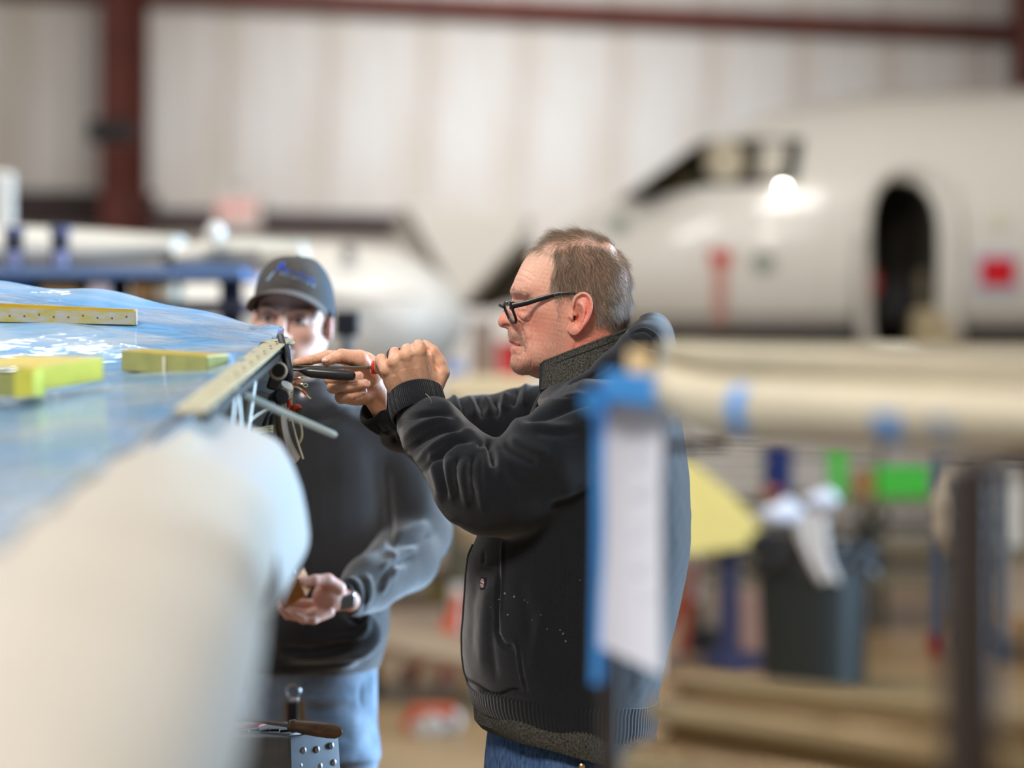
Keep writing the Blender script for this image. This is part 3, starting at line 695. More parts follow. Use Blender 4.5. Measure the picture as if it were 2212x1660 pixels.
sleeve = [ # near sleeve folds
 ([(840,905),(850,888),(887,868),(925,862),(962,874),(984,902)], 11, .0050), ([(852,925),(880,905),(920,895),(960,897),(990,912)], 6, -.0065),
 ([(866,950),(905,922),(950,905),(988,908),(1004,926)], 9, .0055), ([(880,975),(918,948),(960,928),(1004,934)], 6, -.0075),
 ([(897,1000),(935,966),(975,942),(1012,934),(1040,950)], 8, .0055), ([(915,1020),(950,985),(985,955),(1025,952)], 5, -.0070),
 ([(939,962),(938,1006),(958,1085)], 9, .0048), ([(955,975),(953,1010),(972,1080)], 6, -.0055), ([(975,985),(970,1015),(978,1085)], 8, .0050),
 ([(993,985),(983,1015),(992,1075)], 5, -.0055), ([(1010,985),(1002,1030),(1012,1100)], 8, .0055), ([(1024,982),(1016,1020),(1024,1080)], 5, -.0060), ([(1040,975),(1036,1020),(1044,1110)], 8, .0050),
 ([(1050,948),(1060,965),(1066,1012)], 6, -.0130), ([(1030,962),(1050,956),(1062,952)], 6, -.0055), ([(1078,950),(1084,990),(1080,1040)], 12, .0045),
 ([(1060,930),(1078,916),(1120,913),(1187,926),(1255,926)], 13, .0060), ([(1115,916),(1165,905),(1240,876),(1290,868)], 8, -.0085), ([(1140,893),(1190,872),(1245,858),(1280,862)], 10, .0060),
 ([(1125,900),(1155,880),(1190,862)], 5, -.006), ([(1150,930),(1200,938),(1262,930)], 9, -.0035),
 ([(1075,955),(1105,975),(1165,1008)], 12, -.0045), ([(1095,945),(1135,965),(1190,985)], 14, .0035), ([(1090,1010),(1130,1040),(1200,1050)], 16, -.0028), ([(1180,1100),(1240,1080),(1300,1050)], 12, -.0040),
 ([(900,1040),(940,1095),(1000,1135)], 10, .0035), ([(880,985),(900,1030),(935,1080)], 7, -.0035), ([(860,960),(868,1000),(885,1030)], 7, .003)]
strokes(jm, sleeve, mask=(yy < 3.99), facing=.05, times=1.25)
torso = [ # body of the jacket, near side
 ([(1180,860),(1215,856),(1252,860),(1288,890),(1306,935),(1308,1000)], 3.2, -.0045), ([(1214,855),(1240,820),(1300,780)], 2.0, -.0022), ([(1240,850),(1270,815),(1312,790)], 8, .003), ([(1195,848),(1225,815),(1260,795)], 7, -.003),
 ([(1217,1150),(1218,1300),(1222,1420),(1222,1500)], 2.2, -.0025), ([(1212,1160),(1212,1300),(1216,1420)], 5, .0012),
 ([(1046,1190),(1044,1222)], 4, -.003), ([(1034,1220),(1060,1224),(1082,1228)], 2.2, .0022), ([(1034,1226),(1060,1230),(1082,1233)], 2.0, -.0025),
 ([(1086,1160),(1085,1235),(1080,1300),(1078,1350)], 3.0, .0030), ([(1079,1235),(1074,1300),(1072,1360),(1080,1385)], 4.5, -.0080), ([(1072,1370),(1090,1394),(1112,1398)], 4, -.0050), ([(1086,1392),(1112,1390),(1122,1440),(1132,1490)], 2.6, .0030), ([(1120,1400),(1128,1450),(1138,1500)], 2.6, -.0035),
 ([(1030,1240),(1018,1330),(1012,1430)], 9, -.0030), ([(1058,1250),(1044,1330),(1040,1420),(1050,1470)], 12, .0035), ([(1062,1300),(1062,1400),(1072,1480)], 8, -.0025),
 ([(1010,1470),(1040,1490),(1072,1504),(1110,1492),(1140,1496)], 4.5, -.0045), ([(1020,1478),(1060,1512),(1100,1502)], 4, .003),
 ([(1180,1300),(1160,1380),(1150,1460)], 14, .0030), ([(1260,1180),(1250,1300),(1252,1440)], 16, .0022), ([(1120,1250),(1140,1330),(1150,1400)], 14, -.002)]
strokes(jm, torso, mask=(yy > 3.70)*1.0, facing=.05)
farf = [([(950,850),(962,875),(966,905)], 5, -.006), ([(972,846),(985,872),(990,900)], 7, .005), ([(990,862),(1003,885),(1006,910)], 4, -.006), ([(1010,858),(1022,880),(1026,905)], 7, .005), ([(1028,862),(1040,885),(1042,908)], 4, -.006),
 ([(1046,858),(1058,880),(1056,900)], 7, .005), ([(1068,868),(1074,885),(1070,905)], 4, -.006), ([(1095,848),(1090,870),(1085,890)], 8, .005), ([(1118,838),(1112,860),(1106,880)], 5, -.005),
 ([(1140,828),(1135,850),(1130,880)], 8, .004), ([(800,890),(840,930),(850,950)], 6, .004), ([(830,930),(845,940),(855,960)], 4, -.004)]
strokes(jm, farf, mask=(yy > 4.03)*1.0, facing=None, times=1.7)
pj, nj = get(jm); put(jm, pj + nj*(fbm(pj, 26, 31, 3)*.0014+fbm(pj, 90, 32, 2)*.0003)[:, None])
jacket = link('jacket', jm, M_BLACKCLOTH, body1)

def ring_band(name, pts3, rx, m, parent, axis, width, ribs=84, depth=.0005, n=280, prof=((0, -.003), (.08, 0), (.5, .0015), (.92, 0), (1, -.004)), flat=1.0, flatdir=None):
    """ribbed knit band: a tube of given half-size around axis"""
    a, b, d = frame(axis)
    if flatdir is not None: a = Vector(flatdir); a = (a-d*a.dot(d)).normalized(); b = d.cross(a)
    c = Vector(pts3); v = []; f = []
    rows = [(t, o) for t, o in prof] + [(1, -.007), (.4, -.007)]
    for t, o in rows:
        for k in range(n):
            th = 2*PI*k/n; r = rx + o + (depth*math.cos(ribs*th) if o > -.0035 else 0)
            v.append(c + d*(t*width) + a*math.cos(th)*r*flat + b*math.sin(th)*r)
    for i in range(len(rows)-1):
        for k in range(n): f.append((i*n+k, i*n+(k+1) % n, (i+1)*n+(k+1) % n, (i+1)*n+k))
    return MB().add(v, f).build(name, m, parent)
axn = (P(893, 838, 3.982)-P(905, 900, 3.95)).normalized()
ring_band('cuff', P(906, 900, 3.928), S(60, 3.95), M_BLACKCLOTH, jacket, axn, .048, flat=.92, flatdir=(0, -1, .1))
axf = (P(800, 868, 4.075)-P(848, 905, 4.11)).normalized()
ring_band('cuff', P(845, 903, 4.105), S(47, 4.09), M_BLACKCLOTH, jacket, axf, .045, flat=.85, flatdir=(0, -1, .1))
# ribbed hem band of the jacket, then the heather hem that hangs below it
def hemband(name, rows, m, parent, ribs, depth, thick, wave=None, n=420, pw=2.4):
    v = []; f = []; nr = len(rows)*2
    for s in (0, 1):
        for (py, f0, b0, hw, dz) in (rows if s == 0 else rows[::-1]):
            for k in range(n):
                t = 2*PI*k/n; ct, st = math.cos(t), math.sin(t)
                e = (abs(ct)**pw+abs(st)**pw)**(-1/pw); o = depth*math.cos(ribs*t) if s == 0 else -thick
                x = (f0+b0)/2; a = (b0-f0)/2*U1 + o; h = hw + o
                zz = zb(py) - dz*(-ct) if True else 0
                if wave: zz += wave*math.sin(3*t+1)*.5
                v.append(((x-CX)*U1 + a*e*ct, Y1 + h*e*st, zz))
    for i in range(nr):
        j = (i+1) % nr
        for k in range(n): f.append((i*n+k, i*n+(k+1) % n, j*n+(k+1) % n, j*n+k))
    return MB().add(v, f).build(name, m, parent)
hemband('hem_band', [(1487,1018,1424,.196,-.018),(1500,1008,1422,.199,-.022),(1530,1012,1420,.197,-.026),(1553,1022,1414,.193,-.028)], M_BLACKCLOTH, jacket, 150, .0005, .006, wave=.004, n=1050)
sh = hemband('shirt', [(1500,1040,1412,.19,-.03),(1555,1022,1416,.194,-.030),(1582,1024,1418,.196,-.032),(1598,1036,1414,.193,-.034)], M_HEATHER, body1, 9, .0018, .004, wave=.006)
# jeans, belt loop side of the hips down to the shoes
vp = Vol(V(xb(1010), Y1-.23, .04), V(xb(1450), Y1+.23, zb(1520)), .006, .05)
loft(vp, [(1530,1060,1400,.165),(1600,1050,1405,.172),(1680,1043,1408,.178),(1760,1045,1405,.18)], pw=2.2)
for s in (-1, 1):
    vp.chain([V(xb(1228), Y1+s*.092, zb(1740)), V(xb(1205), Y1+s*.105, .52), V(xb(1240), Y1+s*.112, .07)], [.105, .085, .072], .035)
p_, f_ = vp.mesh(3); jn = mk('jeans', p_, f_)
strokes(jn, [([(1120,1592),(1128,1618),(1150,1640),(1200,1648),(1262,1652)], 2.2, -.0022), ([(1118,1600),(1124,1626),(1148,1650),(1200,1657),(1262,1660)], 2.5, .0012), ([(1060,1580),(1048,1640)], 2.5, .0015), ([(1090,1590),(1082,1650)], 8, .002)])
jeans1 = link('jeans', jn, M_DENIM, body1)
MB().lathe([(.0045, -.001), (.005, .001), (.003, .0022), (.0012, .0028)], P(1257, 1657, 3.845), (0, -1, 0), 16).build('rivet', mat('brass', (.75, .5, .2), rough=.3, metal=1), jeans1)
for s in (-1, 1):
    vs = Vol(V(xb(1240)-.24, Y1+s*.11-.07, -.002), V(xb(1240)+.09, Y1+s*.11+.07, .13), .005, .03)
    vs.cone(V(xb(1240)+.03, Y1+s*.11, .05), V(xb(1240)-.16, Y1+s*.11, .037), .05, .036, .02).cone(V(xb(1240), Y1+s*.11, .06), V(xb(1240), Y1+s*.11, .10), .05, .05, .02)
    p_, f_ = vs.mesh(2); p_[:, 2] = np.maximum(p_[:, 2], .001)
    link('shoe', mk('shoe', p_, f_), mat('work_boot_leather', lin(70, 50, 36), rough=.6), body1)
# stand-up collar, heather lining showing
def collar_pt(t, h):
    """t round the neck from near front edge (0) over the back (.5) to far front (1); h 0 bottom..1 top"""
    th = -PI*.90 + t*PI*1.80                           # angle, 0 = back
    pxv = 1268 + 101*math.cos(th); sn = math.sin(th); lat = math.copysign(abs(sn)**(.5 if math.cos(th) < 0 else 1), sn)
    topv = 787 - (pxv-1166)*.388; botv = topv + 66 + 6*math.cos(th)
    lean = (1-h)*10
    return V((pxv-CX)*U1 + (lean*.25*math.cos(th))*U1, Y1 + lat*(.083+.014*(1-h)), H-((topv*h+botv*(1-h))-CY)*U1)
col = MB().grid(lambda a, b: collar_pt(a, b) + V(0, 0, 0)*1, 60, 10, .0055).build('collar', M_HEATHER, jacket, bevel=.0015)
MB().tube([collar_pt(i/60, 1.0) for i in range(61)], .0036, 8).build('collar_piping', M_HEATHER, jacket)
MB().tube([collar_pt(i/60, .80)+V(0, -.0022 if i < 32 else .0022, .0005) for i in range(61)], .0012, 6).build('collar_stitch', mat('dark_stitch', lin(20, 20, 22), rough=.9), jacket)
MB().tube([collar_pt(0, i/8) + V(-.002, -.001, 0) for i in range(9)], .0032, 8).build('collar_edge', mat('navy_trim', lin(24, 30, 40), rough=.8), jacket)
# outer shell of the collar that folds over it, and the hood lying on the back
vh = Vol(V(xb(1150), Y1-.22, zb(905)), V(xb(1475), Y1+.22, zb(670)), .003, .04)
vh.ell((xb(1405), Y1, zb(742)), (.034, .125, .045), R=np.array(Matrix.Rotation(.35, 3, 'Y')), k=.02)
vh.chain([V(xb(1186), Y1-.078, zb(876)), V(xb(1245), Y1-.112, zb(846)), V(xb(1318), Y1-.122, zb(800)), V(xb(1380), Y1-.09, zb(742)), V(xb(1408), Y1, zb(716))], [.008, .018, .025, .024, .024], .02)
vh.chain([V(xb(1186), Y1+.078, zb(876)), V(xb(1245), Y1+.112, zb(846)), V(xb(1318), Y1+.122, zb(800)), V(xb(1380), Y1+.09, zb(742)), V(xb(1408), Y1, zb(716))], [.008, .018, .025, .024, .024], .02)
vh.ell((xb(1385), Y1, zb(790)), (.06, .15, .06), k=.03)
vh.ell((xb(1300), Y1, zb(735)), (.066, .078, .085), k=.008, cut=True)
p_, f_ = vh.mesh(3); hm = mk('hood', p_, f_)
strokes(hm, [([(1362,722),(1390,716),(1410,728),(1424,750)], 2.0, -.002), ([(1366,716),(1392,710),(1416,722),(1430,742)], 2.0, .0012), ([(1200,868),(1260,826),(1330,785)], 3, -.003), ([(1230,842),(1300,812),(1350,770)], 6, .003), ([(1330,700),(1380,740),(1430,760)], 5, -.003)], facing=.0)
link('hood', hm, M_BLACKCLOTH, jacket)
# zip, label and paint specks
def on_front(py, lat):
    """point on the jacket front near the middle"""
    hit = jacket.closest_point_on_mesh(V((1000-CX)*U1 if py > 1000 else (1130-CX)*U1, Y1+lat, zb(py)) - jacket.location)
    return hit[1]+jacket.location, hit[2]
bpy.context.view_layer.update()
def jray(pxx, pyy, lo=3.5):
    o = V(0, 0, H); d = (P(pxx, pyy, 4)-o).normalized(); ok, loc, nn, _ = jacket.ray_cast(o-jacket.location, d); return (loc+jacket.location, nn) if ok else (P(pxx, pyy, 3.9), V(0, -1, 0))
zp = [on_front(py, -.012)[0]+V(-.001, 0, 0) for py in range(1165, 1480, 12)]
MB().tube(zp, .0022, 6).build('zipper', mat('zip_metal', lin(58, 56, 54), rough=.5, metal=.4), jacket)
MB().tube([P(1177, 828, 3.99), P(1169, 850, 3.985), P(1158, 872, 3.985), P(1148, 896, 3.98)], .0035, 6).build('zipper', mat('zip_metal', (.1, .1, .1)), jacket)
lb = [jray(x, y) for x, y in ((1036, 1246), (1059, 1250), (1057, 1275), (1034, 1272))]
ln_ = V(0, 0, 0)
for a, b in lb: ln_ += b
ln_.normalize(); lc = sum((a for a, b in lb), V(0, 0, 0))/4 + ln_*.002
ex = (lb[1][0]-lb[0][0]); ex = (ex-ln_*ex.dot(ln_)).normalized(); ez = ex.cross(ln_)*-1
if ez.z < 0: ez = -ez
s_ = U1*.975; LP = lambda a, b, h: lc + ex*a*s_ + ez*b*s_ + ln_*h
def disc(r0, r1, a, b, sx, h, th=.0004, n=28, rows=None):
    m = MB(); v = []; f = []
    for hh in (0, th):
        for r in (r0, r1):
            for k in range(n): v.append(LP(a+math.cos(2*PI*k/n)*r*sx, b+math.sin(2*PI*k/n)*r, h+hh))
    for k in range(n):
        j = (k+1) % n; f += [(2*n+k, 2*n+j, 3*n+j, 3*n+k), (n+k, n+j, 3*n+j, 3*n+k), (k, j, 2*n+j, 2*n+k)]
    return m.add(v, f)
lab = MB().prism([LP(-12, -13, 0), LP(11, -13, 0), LP(11, 13, 0), LP(-12, 13, 0)], ln_*.0008).build('label_patch', mat('navy_patch', lin(28, 32, 42), rough=.9), jacket)
disc(8.0, 9.6, -3.5, 0, .72, .0009).build('emblem_border', mat('label_white', (.75, .75, .78)), jacket)
disc(5.2, 8.0, -3.5, 0, .72, .0009).build('emblem_ring', mat('label_red', lin(200, 28, 34)), jacket)
disc(3.4, 5.2, -3.5, 0, .72, .0009).build('emblem_ring', mat('label_yellow', lin(250, 200, 40)), jacket)
disc(.1, 3.4, -3.5, 0, .72, .0009).build('emblem_disc', mat('label_red', lin(200, 28, 34)), jacket)
MB().prism([LP(-10.5, 1.6, .0014), LP(-9, -2.6, .0014), LP(4, -2.6, .0014), LP(6, 2.6, .0014), LP(-8, 2.6, .0014)], ln_*.0004).build('emblem_banner', mat('label_white', (.75, .75, .78)), jacket)
def text(name, body, size, org, xdir, zdir, m, parent, ext=.0003, align='CENTER', shear=0.0, space=1.0):
    cu = bpy.data.curves.new(name, 'FONT'); cu.body = body; cu.size = size; cu.extrude = ext; cu.align_x = align; cu.align_y = 'CENTER'; cu.shear = shear; cu.space_character = space
    tmp = bpy.data.objects.new(name, cu); COL.objects.link(tmp); bpy.context.view_layer.update()
    me = bpy.data.meshes.new_from_object(tmp.evaluated_get(bpy.context.evaluated_depsgraph_get())); bpy.data.objects.remove(tmp)
    me.materials.clear(); me.materials.append(m); me.name = name
    o = bpy.data.objects.new(name, me); COL.objects.link(o); o.parent = parent
    x = Vector(xdir).normalized(); y = Vector(zdir); y = (y-x*y.dot(x)).normalized(); z = x.cross(y)
    M = Matrix((x, y, z)).transposed().to_4x4(); M.translation = Vector(org)-wloc(parent); o.matrix_local = M; return o
text('lettering', 'Dickies', .0034, LP(-3, 0, .0022), ex, ez, mat('label_navy', lin(30, 44, 120)), jacket)
text('lettering', '\u00ae', .002, LP(4.2, -7, .0014), ex, ez, mat('label_white', (.75, .75, .78)), jacket)
mm = MB()
for x, y, r in ((1091,1283,2.6),(1111,1290,2.4),(1097,1329,2.0),(1078,1296,1.6),(1133,1297,1.2),(1140,1302,1.1),(1150,1340,1.2),(1060,1313,1.0),(1210,1362,1.6),(1216,1370,2.0),(1222,1386,2),(1182,1360,1.3),(1253,1254,1.1),(1168,1329,1.2),(1040,1313,.9),(1024,1360,1.0),(1046,1262,.8)):
    hp_, hn_ = jray(x, y); mm.ball(hp_+hn_*.0005, S(r, 3.85), 7, 5, (1, .35, 1))
mm.build('paint_speck', mat('dried_paint', lin(120, 118, 112), rough=.8), jacket)['kind'] = 'stuff'
MB().tube(smooth_path([P(919, 851, 3.872), P(927, 858, 3.868), P(931, 866, 3.868), P(932, 872, 3.87)], 4), .0006, 5).build('loose_thread', mat('thread', lin(150, 145, 120)), jacket)
# --- eyeglasses resting on his nose
g = thing('eyeglasses', P(1092, 670, Y1), 'black-rimmed eyeglasses low on the nose of the grey-haired man', 'eyeglasses')
def rimpt(s, a):
    """rim outline angle a on side s"""
    ca, sa = math.cos(a), math.sin(a); e = (abs(ca)**3.2+abs(sa)**3.2)**(-1/3.2)
    w_ = 38.5+25*ca*e; v_ = 677-21.0*sa*e*(1+.06*ca)
    return w_, v_
def gpt(s, w_, v_, du=0): return V((1085.0 + 15.5*(abs(w_)-10)/54 + (v_-655)*.40 + du - CX)*U1, Y1 + s*w_*.001, H-(v_-CY)*U1)
for s in (-1, 1):
    lo = [gpt(s, *rimpt(s, 2*PI*k/40)) for k in range(41)]
    MB().tube(lo, .0030, 8, cap=False, flat=.8, flatdir=(1, 0, 0)).build('rim', M_BLACKPL, g)
    L_ = [gpt(s, 38.5+24.5*(abs(math.cos(t))**3.2+abs(math.sin(t))**3.2)**(-1/3.2)*math.cos(t), 677-20.5*(abs(math.cos(t))**3.2+abs(math.sin(t))**3.2)**(-1/3.2)*math.sin(t)) for t in [2*PI*k/40 for k in range(40)]]
    MB().prism(L_, (.0012, 0, 0)).build('lens', M_CLEAR, g)
    tp = smooth_path([gpt(s, 66, 664, 2), P(1136, 657.5, Y1)*1, P(1168.5, 648, Y1), P(1195.6, 640.5, Y1), P(1217, 637.5, Y1), P(1240, 638, Y1), P(1262, 645, Y1), P(1276, 668, Y1)], 6)
    n_t = len(tp); tp2 = []
    for i, v_ in enumerate(tp):
        t = i/(n_t-1); lat = .066 + .0085*min(1, t*1.6)
        if t > .72: lat = .0745 - .004*(t-.72)/.28
        tp2.append(V(v_.x, Y1+s*lat, v_.z))
    hh = [S(np.interp(i/(n_t-1), [0, .3, .6, 1], [6.6, 5.6, 3.2, 3.0]), Y1) for i in range(n_t)]
    MB().tube(tp2, hh, 10, flat=.45, flatdir=(0, 1, 0)).build('temple_arm', M_BLACKPL, g, bevel=.0006)
    MB().box(gpt(s, 64, 663, 2), (.008, .006, .013)).build('hinge_block', M_BLACKPL, g, bevel=.001)
    MB().box(gpt(s, 45, 655.3, -.5), (.003, .030, .0018)).build('hinge_pin', mat('chrome', (.8, .8, .82), rough=.15, metal=1), g, bevel=.0004)
MB().tube([gpt(-1, 11, 664, 0), gpt(1, 0, 660, -4), gpt(1, 11, 664, 0)], .0026, 8).build('bridge', M_BLACKPL, g)
# --- ring, file and pick in his hands
MB().tube([P(853, 768, 3.948) + V(math.cos(t)*S(15.6, 3.95), 0, 0) + V(0, math.sin(t)*.5, math.sin(t)*.87)*S(16.5, 3.95)*1.0 + V(0, -.002, S(1, 3.95)) for t in [2*PI*k/36 for k in range(37)]], .0016, 8, cap=False, flat=1.4, flatdir=None).build('finger_ring', mat('black_silicone', (.015, .016, .018), rough=.6))
tag(bpy.data.objects['finger_ring'], 'black ring on the finger of the raised fist gripping the file handle', 'ring')
fi = thing('hand_file', P(720, 793, 3.99), 'flat steel hand file with red handle held against the wing edge', 'file')
M_STEEL = mat('file_steel', lin(112, 104, 92), rough=.42, metal=.75, noise=.12, nscale=120)
MB().prism([P(606, 789, 3.985), P(792, 791.5, 3.985), P(795.5, 792, 3.985), P(795.5, 796.5, 3.985), P(790, 797.5, 3.985), P(606, 796, 3.985)], (0, .022, 0)).build('blade', M_STEEL, fi, bevel=.0006)
MB().bar(P(790, 794, 3.992), P(812, 795, 3.992), .006, .006).build('tang', M_STEEL, fi, bevel=.0006)
mm = MB(); mm.lathe([(.004, 0), (.0105, .0008), (.0115, .003), (.0105, .005), (.0118, .0075), (.0105, .010), (.013, .018), (.0135, .05), (.012, .09), (.007, .098)], P(801.5, 794, 3.992), (1, .10, -.02), 20)
mm.build('handle', mat('red_plastic', lin(196, 44, 18), rough=.35), fi)
pk = thing('scribe_tool', P(705, 808, 3.955), 'black-handled scribing tool held along the file by the lower fingers', 'tool')
mm = MB(); ax = (P(768, 813, 3.957)-P(655, 803, 3.955)).normalized()
mm.tube([P(646, 801, 3.955), P(651, 801.5, 3.955), P(660, 803, 3.955), P(672, 805, 3.955), P(720, 809, 3.957), P(755, 811.5, 3.957), P(764, 812.3, 3.957), P(768, 812.7, 3.957)], [S(n, 3.955) for n in (2, 4.5, 9, 11.5, 12, 11.5, 9.5, 4)], 16, flat=.9)
mm.build('handle', mat('black_worn_plastic', (.018, .018, .02), rough=.28, col2=(.035, .034, .032), nscale=300), pk)
MB().tube([P(606, 799, 3.957), P(652, 801.5, 3.955)], .0013, 8).build('shaft', M_STEEL, pk)

# finger nails set into the fingertips of the far hand
bpy.context.view_layer.update()
M_NAIL = mat('finger_nail', lin(228, 180, 162), rough=.25); M_NTIP = mat('nail_edge', lin(232, 206, 192), rough=.3)
def nail(pxx, pyy, dx, dy, ln, wd):
    o = V(0, 0, H); d = (P(pxx, pyy, 4)-o).normalized(); ok, l, nn, _ = body1.ray_cast(o, d)
    if not ok: return
    t = V(dx, 0, -dy).normalized(); t = (t-nn*t.dot(nn)).normalized(); R = Matrix((t, nn.cross(t), nn)).transposed(); l = l-nn*.0004
    MB().ball(l, 1.0, 16, 9, (ln, wd, .0012), R).build('fingernail', M_NAIL, body1)
    MB().ball(l+t*ln*.80-nn*.0002, 1.0, 12, 7, (ln*.30, wd*.80, .0012), R).build('nail_edge', M_NTIP, body1)
nail(777, 815, 1, .05, .0062, .0058); nail(792, 828.5, 1, -.05, .0060, .0056); nail(785, 846, 1, -.3, .0050, .0042); nail(704, 777, -1, .25, .0062, .0040)
# ------------------------------------------------------------------ person in the cap behind the wing
Y2 = 4.78; K2 = .92; U2 = Y2/F
HC = P(626, 690, Y2)                              # between the eyes, at eye height
HR = (Matrix.Rotation(math.radians(-7), 3, 'Z') @ Matrix.Rotation(math.radians(4.5), 3, 'Y'))
HO = HC + V(.006, 0, 0)
def hl(x, y, z): return HO + HR @ V(x, y, z)*K2       # local: x his left, -y forward, z up
v2 = Vol(HO-V(.125, .17, .26), HO+V(.125, .15, .155), .0021); v2.rs = K2
Rn = np.array(HR)
v2.ell(hl(0, .010, .042), (.076, .097, .092), Rn, .02)
v2.ell(hl(0, -.032, -.038), (.064, .060, .092), Rn, .03)
v2.ell(hl(0, -.040, -.086), (.050, .048, .040), Rn, .02)
v2.ell(hl(0, -.078, -.108), (.024, .018, .018), Rn, .015)
for s in (-1, 1):
    v2.ell(hl(s*.046, -.064, -.026), (.022, .020, .018), Rn, .02)
    v2.cone(hl(s*.058, .0, -.05), hl(s*.045, -.045, -.095), .02, .018, .02)
    v2.ell(hl(s*.033, -.098, -.001), (.019, .014, .0125), Rn, .012, cut=True)
    v2.cone(hl(s*.012, -.091, .019), hl(s*.050, -.078, .019), .009, .007, .012)
    v2.ell(hl(s*.033, -.0795, -.001), (.0145, .0135, .0115), Rn, .003)
    v2.cone(hl(s*.020, -.0905, .006), hl(s*.046, -.083, .004), .0035, .0035, .004)
    v2.cone(hl(s*.020, -.0895, -.0085), hl(s*.046, -.082, -.008), .003, .003, .004)
    v2.ell(hl(s*.0145, -.104, -.041), (.0095, .012, .009), Rn, .006)
    v2.ell(hl(s*.0075, -.108, -.0475), (.004, .005, .004), Rn, .003, cut=True)
    v2.ell(hl(s*.079, .012, -.012), (.010, .020, .033), np.array(HR @ Matrix.Rotation(s*.35, 3, 'Z')), .006)
    v2.ell(hl(s*.089, .006, -.008), (.005, .010, .018), np.array(HR @ Matrix.Rotation(s*.35, 3, 'Z')), .005, cut=True)
v2.cone(hl(0, -.094, .012), hl(0, -.119, -.034), .0085, .0125, .008)
v2.ell(hl(0, -.118, -.038), (.013, .012, .011), Rn, .006)
v2.cone(hl(-.020, -.092, -.0715), hl(.020, -.092, -.0715), .0055, .0055, .006); v2.cone(hl(-.016, -.092, -.081), hl(.016, -.092, -.081), .0062, .0062, .005)
v2.cone(hl(-.022, -.103, -.0762), hl(.022, -.103, -.0762), .002, .002, .003, cut=True)
v2.cone(hl(0, .02, -.08), hl(0, .045, -.24), .060, .066, .03)
p_, f_ = v2.mesh(2); head2 = link('head', mk('head', p_, f_))
# hand that holds the block
YH = 4.51
vz = Vol(P(570, 1375, YH-.07), P(785, 1215, YH+.08), .0016); vz.rs = K2
z_ = lambda n: S(n, YH)
vz.ell(P(706, 1290, YH), (z_(34), .022, z_(36)), k=.01)
vz.cone(P(755, 1298, YH+.02), P(715, 1292, YH+.01), z_(27), z_(30), .012)
vz.chain([P(732, 1272, YH-.005), P(708, 1254, YH-.015), P(680, 1254, YH-.03), P(654, 1258, YH-.04)], [z_(17), z_(15), z_(12.5), z_(9.5)], .004)
vz.chain([P(712, 1300, YH+.005), P(680, 1305, YH+.035), P(640, 1303, YH+.02), P(605, 1292, YH-.002)], [z_(14), z_(12), z_(10), z_(8)], .004)
vz.chain([P(706, 1312, YH+.0), P(664, 1328, YH+.012), P(628, 1322, YH-.005), P(600, 1304, YH-.012)], [z_(14), z_(12.5), z_(10.5), z_(8)], .004)
vz.chain([P(700, 1318, YH-.005), P(655, 1336, YH-.012), P(622, 1330, YH-.018), P(604, 1314, YH-.02)], [z_(13), z_(11), z_(9.5), z_(7.5)], .004)
vz.chain([P(712, 1324, YH-.01), P(678, 1340, YH-.03), P(655, 1340, YH-.036), P(634, 1326, YH-.035)], [z_(12), z_(9.5), z_(8.5), z_(7)], .004)
p_, f_ = vz.mesh(2); hand2 = link('hand', mk('hand', p_, f_))
# his other hand, steadying the wing edge out of view
xq = lambda n: (n-CX)*U2
zq = lambda n: H-(n-CY)*U2
vz = Vol(P(430, 1400, 4.480), P(600, 1230, 4.700), .002); vz.rs = K2
vz.ell(P(455, 1310, 4.580), (.04, .02, .035), k=.01); vz.cone(P(415, 1300, 4.640), P(455, 1310, 4.580), .028, .03, .01)
for i in range(4): vz.chain([P(470, 1290+i*16, 4.580), P(500, 1292+i*18, 4.565), P(522, 1300+i*16, 4.560)], [.0115, .0095, .008], .003)
vz.chain([P(440, 1290, 4.570), P(470, 1268, 4.550), P(495, 1264, 4.545)], [.014, .012, .009], .004)
p_, f_ = vz.mesh(2); hand2b = link('hand', mk('hand', p_, f_))
vb = Vol(V(xq(660)-.36, Y2-.38, -.02), V(xq(660)+.42, Y2+.26, 1.50), .010, .05); vb.rs = K2
vb.ell((xq(660), Y2+.04, zq(1020)), (.155, .10, .19), k=.05).ell((xq(665), Y2+.04, zq(1300)), (.14, .10, .2), k=.05).cone((xq(640), Y2+.05, 1.38), (xq(655), Y2+.04, 1.5), .05, .05, .03)
vb.ell((xq(665), Y2+.04, zq(1500)), (.115, .10, .12), k=.03)
for s in (-1, 1):
    vb.chain([V(xq(668)+s*.062, Y2+.04, zq(1590)), V(xq(670)+s*.08, Y2+.03, .48), V(xq(670)+s*.10, Y2+.06, .09)], [.06, .05, .04], .02)
    vb.cone(V(xq(670)+s*.11, Y2+.07, .05), V(xq(670)+s*.13, Y2-.12, .035), .04, .03, .02)
vb.chain([P(848, 935, 4.820), P(905, 1165, 4.800), P(752, 1297, 4.535)], [.052, .043, .026], .03)
vb.chain([P(470, 935, 4.820), P(420, 1165, 4.820), P(418, 1300, 4.640)], [.052, .043, .026], .03)
p_, f_ = vb.mesh(2); body2 = link('person', mk('person', p_, f_))
body2 = union([body2, head2, hand2, hand2b]); body2.name = 'person'
tag(body2, 'bearded man in dark baseball cap and black hoodie, holding a wooden block', 'person')
me = body2.data; me.materials.clear(); me.materials.append(M_SKIN); me.polygons.foreach_set('use_smooth', np.ones(len(me.polygons), bool))
p_, n_ = get(me); loc = (p_-np.array(HO, np.float32))@np.array(HR, np.float32)/K2; N1 = len(p_)
c = np.tile(np.array(lin(226, 184, 164)), (N1, 1)); isH = (p_[:, 2] > HO.z-.14) & (np.abs(p_[:, 0]-HO.x) < .12)
g3 = lambda x, y, z, r: np.exp(-(((loc[:, 0]-x)/r[0])**2+((loc[:, 1]-y)/r[1])**2+((loc[:, 2]-z)/r[2])**2))
